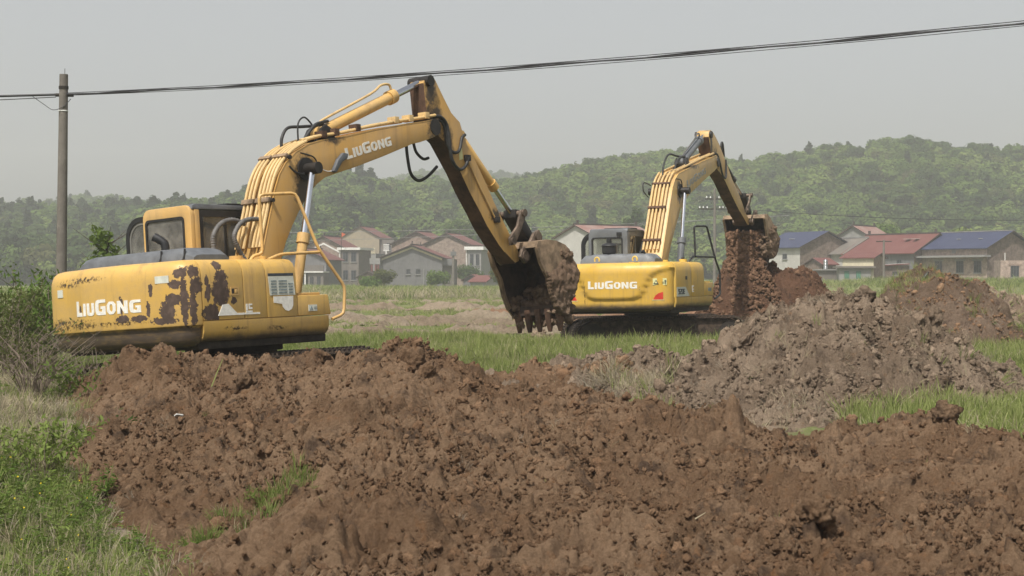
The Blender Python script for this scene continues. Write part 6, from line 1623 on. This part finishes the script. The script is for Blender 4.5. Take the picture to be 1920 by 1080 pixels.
# ------------------------------------------------------------------ grass, weeds, litter
def tuft(name, n, h, spread, lean, width, mat, seed, droop=0.35):
    g = np.random.default_rng(seed); vs = []; fs = []
    for i in range(n):
        a = g.uniform(0, 6.283); r = spread * g.uniform(0, 1) ** .5; x, y = r * math.cos(a), r * math.sin(a)
        b = a + g.uniform(-.9, .9); l = lean * g.uniform(.2, 1.2); hh = h * g.uniform(.55, 1.1); w = width * g.uniform(.7, 1.2)
        f = g.uniform(0, 6.283); sx, sy = math.cos(f) * w, math.sin(f) * w
        base = len(vs)
        for t, k in ((0, 1), (.4, .9), (.75, .6)):
            px, py, pz = x + math.cos(b) * l * t * t * hh, y + math.sin(b) * l * t * t * hh, hh * (t - droop * l * t ** 3)
            vs += [(px - sx * k, py - sy * k, pz), (px + sx * k, py + sy * k, pz)]
        vs.append((x + math.cos(b) * l * hh, y + math.sin(b) * l * hh, hh * (1 - droop * l)))
        fs += [(base, base + 1, base + 3, base + 2), (base + 2, base + 3, base + 5, base + 4), (base + 4, base + 5, base + 6)]
    me = bpy.data.meshes.new(name); me.from_pydata(vs, [], fs); me.materials.append(mat); me.update()
    return me
TUFTS = [tuft('tuft', 16, 1, .22, .35, .014, M['blade'], 1), tuft('tuft', 16, 1, .26, .5, .013, M['blade'], 2), tuft('tuft', 14, 1, .20, .4, .016, M['blade_deep'], 3), tuft('tuft', 18, 1, .30, .6, .014, M['blade_deep'], 4),
         tuft('tuft', 14, 1, .24, .7, .010, M['straw'], 5, .5), tuft('tuft', 16, 1, .30, 1.0, .009, M['straw_grey'], 6, .6), tuft('tuft', 12, 1, .22, .5, .012, M['straw'], 7), tuft('tuft', 14, 1, .4, 1.5, .010, M['straw_grey'], 8, .7)]
SRC_TUFT = source('grass_tufts', TUFTS)
def leafy(name, n, seed, mat, flower=0):
    """a low weed: stems with small broad leaves, some with yellow flowers"""
    g = np.random.default_rng(seed); vs = []; fs = []; mi = []
    def quad(c, t, b, m):
        k = len(vs); vs.extend([tuple(c - t), tuple(c + b * .5), tuple(c + t), tuple(c - b * .5)]); fs.append((k, k + 1, k + 2, k + 3)); mi.append(m)
    for i in range(n):
        a = g.uniform(0, 6.28); l = g.uniform(.1, .5); h = g.uniform(.45, 1.0)
        tip = np.array([math.cos(a) * l, math.sin(a) * l, h]); base = np.array([math.cos(a) * .06, math.sin(a) * .06, 0])
        s = np.array([-math.sin(a), math.cos(a), 0]) * .008
        k = len(vs); vs.extend([tuple(base - s), tuple(base + s), tuple(tip + s * .5), tuple(tip - s * .5)]); fs.append((k, k + 1, k + 2, k + 3)); mi.append(1)
        for j in range(7):
            t = g.uniform(.25, 1.0); p = base + (tip - base) * t
            d = g.normal(size=3); d[2] = abs(d[2]) * .4; d /= np.linalg.norm(d); e = np.cross(d, g.normal(size=3)); e /= np.linalg.norm(e)
            sz = .09 * g.uniform(.6, 1.3) * (1.2 - t * .5); quad(p + d * sz, d * sz, e * sz * .7, 0)
        if flower and g.uniform() < flower:
            for j in range(3):
                d = g.normal(size=3); d /= np.linalg.norm(d); e = np.cross(d, g.normal(size=3)); e /= np.linalg.norm(e); quad(tip + np.array([0, 0, .02]) + d * .01, d * .035, e * .05, 2)
    me = bpy.data.meshes.new(name); me.from_pydata(vs, [], fs)
    for m in (mat, M['blade_deep'], M['petal']): me.materials.append(m)
    me.polygons.foreach_set('material_index', mi); me.update(); return me
WEEDS = [leafy('weed', 9, 1, M['leaf_bright']), leafy('weed', 10, 2, M['leaf_mid']), leafy('weed', 9, 3, M['leaf_bright'], .12), leafy('weed', 9, 4, M['leaf_mid'], .06)]
SRC_WEED = source('weeds', WEEDS)

def surf(x, y):
    """height of ground or of whichever heap covers it"""
    z = gz(x, y)
    for s, hf, (a, b, c, d) in ((s_front, h_front, (-5.6, 7.2, 6.4, 20)), (s_grey, h_grey, (-.6, 8.3, 15.6, 26.2)), (s_dark, h_dark, (-1.8, 2.6, 18.9, 22.6)), (s_back, h_back, (7.4, 12.4, 32.4, 40.4)), (s_edge, h_edge, (10, 17.5, 40.8, 48.4)), (s_dump, h_dump, (2.6, 12.2, 43.4, 52.2)), (s_spill, h_spill, (-1.2, 2.6, 35.8, 39.4))):
        m = (x > a) & (x < b) & (y > c) & (y < d)
        if m.any(): z = np.where(m, np.maximum(z, np.where(m, s(x, y), z)), z)
    return z
def free(x, y):
    """1 where the soil heaps and the machines leave room for grass"""
    f = np.ones_like(x)
    for hf, (a, b, c, d) in ((h_front, (-5.6, 7.2, 6.4, 20)), (h_grey, (-.6, 8.3, 15.6, 26.2)), (h_dark, (-1.8, 2.6, 18.9, 22.6)), (h_back, (7.4, 12.4, 32.4, 40.4)), (h_edge, (10, 17.5, 40.8, 48.4)), (h_dump, (2.6, 12.2, 43.4, 52.2)), (h_spill, (-1.2, 2.6, 35.8, 39.4))):
        m = (x > a) & (x < b) & (y > c) & (y < d)
        f = np.where(m & (hf(x, y) > 0.15 + 0.10 * np.random.default_rng(3).uniform(-.3, 1, x.shape) ** 3), 0, f)
    f = np.where((np.abs(x + 3.6) < 2.0) & (np.abs(y - 22.4) < 1.9), 0, f)
    f = np.where((np.abs(x - 3.4) < 2.6) & (np.abs(y - 38.3) < 1.7), 0, f)
    return f
def grass(name, label, poly, n, h0, h1, weights, seed, src=None, patch=None, lean=.12, cat='grass', ignore=False, parent=None, hx=1.0):
    g = np.random.default_rng(seed)
    (x0, x1, y0, y1), test = poly
    x = g.uniform(x0, x1, n * 3); y = g.uniform(y0, y1, n * 3)
    ok = test(x, y) & (np.abs(x) < y * 0.335 + 1.3)
    if not ignore: ok &= free(x, y) > .5
    if patch is not None: ok &= patch(x, y) > g.uniform(0, 1, n * 3)
    x, y = x[ok][:n], y[ok][:n]; m = len(x)
    z = surf(x, y) - .02
    w = np.array(weights, float); w /= w.sum()
    big = fbm(x * .7, y * .7, 2, seed + 3)
    idx = g.choice(len(w), m, p=w)
    h = g.uniform(h0, h1, m) * (1 + .3 * big)
    sc = np.stack([h * hx * g.uniform(.8, 1.3, m), h * hx * g.uniform(.8, 1.3, m), h], 1)
    rot = np.stack([g.normal(0, lean, m), g.normal(0, lean, m), g.uniform(0, 6.283, m)], 1)
    o = scatter(name, np.stack([x, y, z], 1), rot, sc, idx, src or SRC_TUFT, parent)
    if parent is None: tag(o, label, cat, kind='stuff')
    else: tag(o, kind='stuff')
    return m
ALL = lambda x, y: x == x
cl = lambda s, f=.5, k=1.3, o=.5: (lambda x, y: np.clip(o + k * fbm(x * f, y * f, 3, s), 0, 1))
cnt = 0
cnt += grass('field_grass', 'tall light green grass in the field before the far excavator', ((-2.5, 6.5, 22.5, 40.5), ALL), 9000, .20, .42, (6, 6, 1.5, 1, 1.4, .8, 1.2, 0), 21, patch=lambda x, y: np.where((x > -1) & (x < 3.2) & (y < 23.2), .12, 1) * cl(1, .4, .8, .9)(x, y))
cnt += grass('field_grass', 'tall grass on the right between the earth heaps', ((3.2, 14.5, 13.5, 34), lambda x, y: (x > 3.2 + (y - 13.5) * .10)), 9500, .20, .42, (6, 5, 1.5, 1, 1.8, 1, 1.4, 0), 22, patch=cl(2, .4, .7, .9))
cnt += grass('field_grass', 'short green turf behind the near counterweight and round the pole', ((-11, -1, 20, 44), ALL), 7000, .14, .36, (4, 4, 4, 4, 1, 1, .5, .3), 23, patch=cl(3, .4, .9, .8))
cnt += grass('field_grass', 'mixed green and withered grass on the bank at lower left', ((-7.5, -.8, 6.5, 21), lambda x, y: x < -.9 - .23 * (y - 7)), 7000, .08, .24, (5, 4, 1, 1, 5, 6, 4, 4), 24, patch=lambda x, y: cl(4, .7, 2.2, .5)(x, y) * np.where((y > 12.8) & (y < 17.5), .35, 1))
cnt += grass('paddy_grass', 'thin grass over the paddies behind the machines', ((-24, 30, 42, 120), ALL), 15000, .14, .30, (5, 4, 2, 1, 3, 2.0, 2.0, 0), 25, patch=lambda x, y: cl(5, .09, 1.4, .6)(x, y) * np.where((np.abs(y - 45.8) < 1.3) | (np.abs(y - 59.3) < 2.2) | (np.abs(y - 54) < 1.0) | (np.abs(y - 79) < 2.5), .03, 1), hx=2.2)
cnt += grass('withered_reeds', 'pale withered reeds standing before the left hamlet', ((-28, 6, 90, 150), ALL), 3000, .35, .95, (1, .6, 1, .6, 3, 3, 3, 2), 26, patch=cl(6, .05, 2.8, .25), hx=1.8)
cnt += grass('far_grass', 'distant green meadow grass before the houses', ((-60, 75, 100, 235), ALL), 12000, .35, .8, (5, 4, 3, 2, 1, .4, .6, 0), 27, patch=cl(7, .03, 1.6, .55), hx=2.6)
cnt += grass('lush_grass', 'lush pale green grass clumps right of the grassy mound', ((10.2, 16.5, 36, 44), ALL), 1400, .35, .62, (6, 5, 1, 1, .4, 0, .4, 0), 28)
cnt += grass('withered_grass', 'brown withered grass on the bank between the left shrubs and the green weeds', ((-6.5, -3.0, 12.6, 17.6), lambda x, y: x < -.9 - .23 * (y - 7)), 1900, .12, .28, (.5, .4, .4, .3, 4, 6, 4, 6), 29, lean=.35)
cnt += grass('tall_track_grass', 'taller grass fringe right in front of the far tracks', ((.2, 7.2, 33.8, 36.4), ALL), 1500, .34, .58, (6, 6, 1, 1, 1.2, .5, 1.2, 0), 30)
print('tufts', cnt)
for par, (x0, x1, y0, y1), n, h0, h1, wt, sd, hm, ptc in [(grey, (.0, 7.8, 16.4, 24.5), 1150, .08, .24, (.5, .5, .1, .1, 6, 4, 3, 5), 31, .05, cl(11, .8, 1.6, .4)),
      (back, (7.8, 11.8, 33, 38), 170, .14, .32, (3, 3, 1, 1, 2, 3, 1, 3), 32, .05, cl(12, .8, 1.6, .4)), (front, (-4.8, 6.5, 7, 18), 260, .04, .12, (.3, .3, .5, .3, 2, 3, 2, 3), 33, .05, cl(13, .6, 1.8, .25)), (edge, (11, 16, 42, 47), 260, .2, .4, (3, 3, 1, 1, 2, 2, 1, 1), 34, .05, None)]:
    grass('grass_wisps', None, ((x0, x1, y0, y1), ALL), n, h0, h1, wt, sd, patch=ptc, lean=.6, ignore=True, parent=par)
grass('crown_grass', None, ((8.4, 9.7, 35.8, 37.2), ALL), 150, .16, .30, (6, 5, 0, 0, 2, 0, 2, 0), 35, lean=.3, ignore=True, parent=back)
# weeds on the bank and the flower patch on the heap's left foot
grass('bank_weeds', 'bright leafy weeds with yellow flowers on the lower left bank', ((-5.5, -1.0, 7.5, 16), lambda x, y: x < -1.1 - .23 * (y - 7)), 1100, .12, .26, (3, 3, 2, 1), 41, SRC_WEED, lambda x, y: cl(14, .7, 1.8, .40)(x, y) * np.where((y > 12.5) & (y < 17.5), .2, 1), cat='weeds')
o_ = grass('flower_patch', 'small green grass patch with yellow flowers at the left foot of the foreground heap', ((-2.35, -1.05, 9.0, 11.2), lambda x, y: ((x + 1.60 - (y - 9.9) * .28) / .24) ** 2 + ((y - 9.9) / .75) ** 2 < 1), 170, .07, .15, (2, 2, 5, 5, .5, .5, .3, 0), 42, ignore=True)
grass('flower_patch_weeds', 'few yellow flowers among the small grass patch at the heap foot', ((-2.3, -1.1, 9.0, 11.0), lambda x, y: ((x + 1.68 - (y - 9.9) * .28) / .22) ** 2 + ((y - 9.8) / .7) ** 2 < 1), 36, .08, .14, (.3, .3, 3, 3), 43, SRC_WEED, ignore=True, cat='weeds')
grass('gap_grass', 'bright grass clump in the gap at the left foot of the grey heap', ((.9, 2.6, 16.6, 18.8), lambda x, y: ((x - 1.45) / .35) ** 2 + ((y - 17.9) / .5) ** 2 < 1), 120, .20, .42, (5, 5, 2, 1, 2, 1, 1, 0), 44, ignore=True)
grass('fallen_straw', 'bundle of fallen pale straw left of the grey heap', ((.6, 2.4, 18.6, 20.6), lambda x, y: ((x - 1.4) / .6) ** 2 + ((y - 19.5) / .7) ** 2 < 1), 240, .18, .36, (.5, .5, 0, 0, 5, 4, 3, 5), 45, ignore=True, lean=.5)

# shrubs beside the pole
def shrub(name, x, y, h, r, n, size, mat, seed, label, stems=14, z=None):
    g = np.random.default_rng(seed); z = float(gz(x, y)) if z is None else z
    t = empty(name, (x, y, z), label, 'shrub'); b = MB(); P = []
    for i in range(stems):
        a = g.uniform(0, 6.28); l = r * g.uniform(.2, 1); hh = h * g.uniform(.55, 1.05)
        pts = [(0.08 * math.cos(a), .08 * math.sin(a), -.05), (l * .35 * math.cos(a), l * .35 * math.sin(a), hh * .5), (l * math.cos(a + .3), l * math.sin(a + .3), hh)]
        b.tube(arc(pts, 3), [.012 * h, .010 * h, .009 * h, .007 * h, .006 * h, .005 * h, .003 * h], 5)
        for k in range(5):
            f = g.uniform(.35, .95); q = Vector(pts[0]).lerp(Vector(pts[2]), f); a2 = g.uniform(0, 6.28); e = q + Vector((math.cos(a2) * .16 * h, math.sin(a2) * .16 * h, .12 * h)); b.tube([q, e], [.004 * h, .002 * h], 4); P.append(e)
        P += [Vector(p) for p in arc(pts, 6)[5:]]
    b.build('stems', M['twig'], t)
    k = g.integers(0, len(P), n); c = np.array([P[i][:] for i in k]) + g.normal(0, .045 * h, (n, 3)); c[:, 2] = np.clip(c[:, 2], .05, None)
    d = g.normal(size=(n, 3)); d[:, 2] -= .3; d /= np.linalg.norm(d, axis=1)[:, None]; e = np.cross(d, g.normal(size=(n, 3))); e /= np.linalg.norm(e, axis=1)[:, None]
    s = size * g.uniform(.6, 1.3, (n, 1)); q = np.stack([c, c + d * s + e * s * .38, c + d * s * 2.0, c + d * s - e * s * .38], 1)
    link('foliage', np_mesh('foliage', q.reshape(-1, 3), np.arange(n * 4).reshape(n, 4), [M[mat]], smooth=False), t)
    return t
shrub('leafy_shrub', XY(45, 27), 27, 1.70, .8, 2300, .05, 'leaf_mid', 1, 'tall leafy shrub with thin grey stems left of the pole', 20)
shrub('leafy_shrub', XY(92, 26), 26, 1.55, .45, 800, .055, 'leaf_mid', 2, 'light green leafy shrub touching the left end of the counterweight', 12)
shrub('leafy_shrub', XY(5, 25), 25, 1.5, .85, 2000, .045, 'leaf_olive', 3, 'shrub at the left picture edge beside the tall one', 18)
shrub('twiggy_shrub', XY(48, 24), 24, .80, .6, 420, .04, 'leaf_olive', 4, 'low brown twiggy shrub below the pole', 34)
shrub('twiggy_shrub', XY(20, 19), 19, .75, .7, 500, .035, 'leaf_olive', 5, 'bare twiggy shrub on the bank at the left edge', 34)
shrub('leafy_shrub', XY(150, 15.5), 15.5, .42, .5, 600, .03, 'leaf_mid', 6, 'small green bush on the bank left of the heap', 14)
shrub('leafy_shrub', XY(205, 13.2), 13.2, .34, .45, 500, .028, 'leaf_dark', 7, 'dark little bush in front of the withered grass', 14)
shrub('leafy_shrub', XY(70, 11.2), 11.2, .38, .5, 900, .026, 'leaf_bright', 8, 'bright green weed clump at the lower left edge', 18)
shrub('twiggy_shrub', XY(60, 15.5), 15.5, .60, .8, 160, .03, 'leaf_olive', 9, 'brown leafless scrub on the bank halfway down the left edge', 44)
shrub('twiggy_shrub', XY(165, 16.2), 16.2, .50, .7, 140, .03, 'leaf_olive', 10, 'brown leafless scrub beside the left foot of the heap', 40)
shrub('twiggy_shrub', XY(250, 14.2), 14.2, .34, .6, 120, .025, 'leaf_olive', 11, 'low withered scrub above the white plastic scrap', 36)
t = empty('young_tree', (XY(192, 44), 44, 0), 'young leafy tree standing left of the open cab door', 'tree')
g = np.random.default_rng(4); trunk_mb(MB(), 3.2, .035, g, 7, .95).build('trunk', M['bark'], t)
co, q = leaf_cloud([(-.05, 0, 2.75, .32, .32, .30), (.1, .1, 2.3, .38, .35, .32), (-.22, 0, 2.0, .30, .3, .26), (.15, 0, 1.6, .3, .3, .3), (-.1, .1, 1.2, .3, .3, .3)], 620, .085, g, .1, .7); link('crown', np_mesh('crown', co, q, [M['leaf_mid']], smooth=False), t)

# dead stalks lying about
def stalk(x, y, l, a, tilt, label, mat='straw', r=.006):
    z = float(surf(np.array([x]), np.array([y]))[0]); d = Vector((math.cos(a) * math.cos(tilt), math.sin(a) * math.cos(tilt), math.sin(tilt)))
    p = Vector((x, y, z + .02)); o = MB().tube([p, p + d * l * .5 + Vector((0, 0, .02 * l)), p + d * l], [r, r * .8, r * .4], 5).build('dry_stalk', M[mat]); tag(o, label, 'stalk')
stalk(.62, 19.6, .36, 2.1, 1.0, 'upright pale stalk stuck in the dark lumps left of the grey heap')
stalk(.95, 19.4, .42, 0.1, .05, 'pale stalk lying level at the foot of the grey heap')
stalk(-2.75, 14.6, .34, 1.2, .9, 'thin green stalk standing on the left of the foreground heap', 'blade')
stalk(1.05, 9.6, .16, .6, .4, 'short straw on the right of the foreground heap')
stalk(.06, 10.6, .15, .5, .1, 'short straw lying in the middle of the foreground heap')
stalk(-2.95, 12.4, .22, .9, .5, 'pale twig lying at the left foot of the foreground heap', 'twig')
# litter
def rag(x, y, s, mat, label, seed, name='plastic_scrap', cat='litter'):
    g = np.random.default_rng(seed); n = 7; xs = np.linspace(-1, 1, n); X, Y = np.meshgrid(xs, xs)
    Z = .35 * fbm(X * 1.6 + seed, Y * 1.6, 3, seed); co = np.stack([X * s * (1 + .2 * Y), Y * s * .7, Z * s + .5 * s], -1).reshape(-1, 3)
    i = np.arange(n * n).reshape(n, n); q = np.stack([i[:-1, :-1], i[:-1, 1:], i[1:, 1:], i[1:, :-1]], -1).reshape(-1, 4)
    o = link(name, np_mesh(name, co, q, [M[mat]])); m = o.modifiers.new('thickness', 'SOLIDIFY'); m.thickness = .012
    o.location = (x, y, float(surf(np.array([x]), np.array([y]))[0])); o.rotation_euler = (.3, -.2, seed); tag(o, label, cat)
rag(XY(362, 12.3), 12.3, .055, 'stone', 'flat pale stone at the left foot of the heap', 3, 'flat_stone', 'stone')
rag(XY(334, 13.0), 13.0, .03, 'plastic_white', 'small white plastic scrap above the flat pale stone', 4)

def bird(x, y, z, h, yaw, mat, label, lean=.9, group=None):
    t = empty('bird', (x, y, z), label, 'bird', group); t.rotation_euler = (0, 0, yaw)
    s = h
    B = MB(); c, k = math.cos(lean), math.sin(lean)
    spine = [(-.48, .09), (-.30, .27), (-.10, .42), (.08, .62), (.17, .78), (.21, .88), (.26, .92)]
    rad = [.03, .11, .16, .15, .095, .085, .03]
    B.tube([(0, a * s, b * s) for a, b in spine], [r * s for r in rad], 10); B.build('body', M[mat], t)
    MB().prism([(-.36 * s, .26 * s), (-.30 * s, .18 * s), (-.66 * s, -.12 * s), (-.72 * s, -.06 * s)], -.05 * s, .05 * s, 'x').build('tail', M[mat], t)
    for sx in (-1, 1):
        MB().prism([(.05 * s, .62 * s), (-.02 * s, .36 * s), (-.46 * s, .06 * s), (-.32 * s, .36 * s)], sx * .13 * s, sx * .165 * s, 'x').build('wing', M[mat], t)
        MB().tube([(sx * .06 * s, -.02 * s, .32 * s), (sx * .06 * s, .0, .14 * s), (sx * .06 * s, .02 * s, 0)], .014 * s, 5).build('leg', M['dark_steel'], t)
    MB().tube([(0, .24 * s, .92 * s), (0, .40 * s, .90 * s)], [.035 * s, .006 * s], 6).build('beak', M['straw'], t)
    return t
Z1 = lambda x, y: float(surf(np.array([x]), np.array([y]))[0])
bx, by = XY(1271, 21.5), 21.5; bird(bx, by, Z1(bx, by) - .0, .19, R(60), 'feather', 'black bird perched on the left shoulder of the grey heap')
bx, by = 9.38, 36.3; bird(bx, by, Z1(bx, by), .28, R(-80), 'feather', 'black bird perched on top of the grassy mound')
bx, by = XY(474, 15.0), 15.0; bird(bx, by, Z1(bx, by), .19, R(35), 'feather_grey', 'slate grey bird on the slope of the foreground heap')
bx, by = XY(666, 18.6), 18.3; bird(bx, by, Z1(bx, by) + .0, .18, R(-70), 'feather', 'dark bird behind the crest of the foreground heap')
bx, by = XY(281, 24.5), 24.5; bird(bx, by, Z1(bx, by), .2, R(100), 'feather', 'dark bird on the turf under the near counterweight')

# ------------------------------------------------------------------ dusty air
b = MB(); b.box(-420, 420, -60, 1180, -4, 95)
t = NT('dusty_air'); t.t.nodes.remove(t.t.nodes['Texture Coordinate'])
pv = t.n('ShaderNodeVolumePrincipled', {'Color': (0.96, 0.96, 0.965, 1), 'Density': 0.00090, 'Anisotropy': 0.25})
t.t.links.new(pv.outputs[0], t.out.inputs['Volume'])
hzb = b.build('haze', t.mat, smooth=False); tag(hzb, kind='stuff')
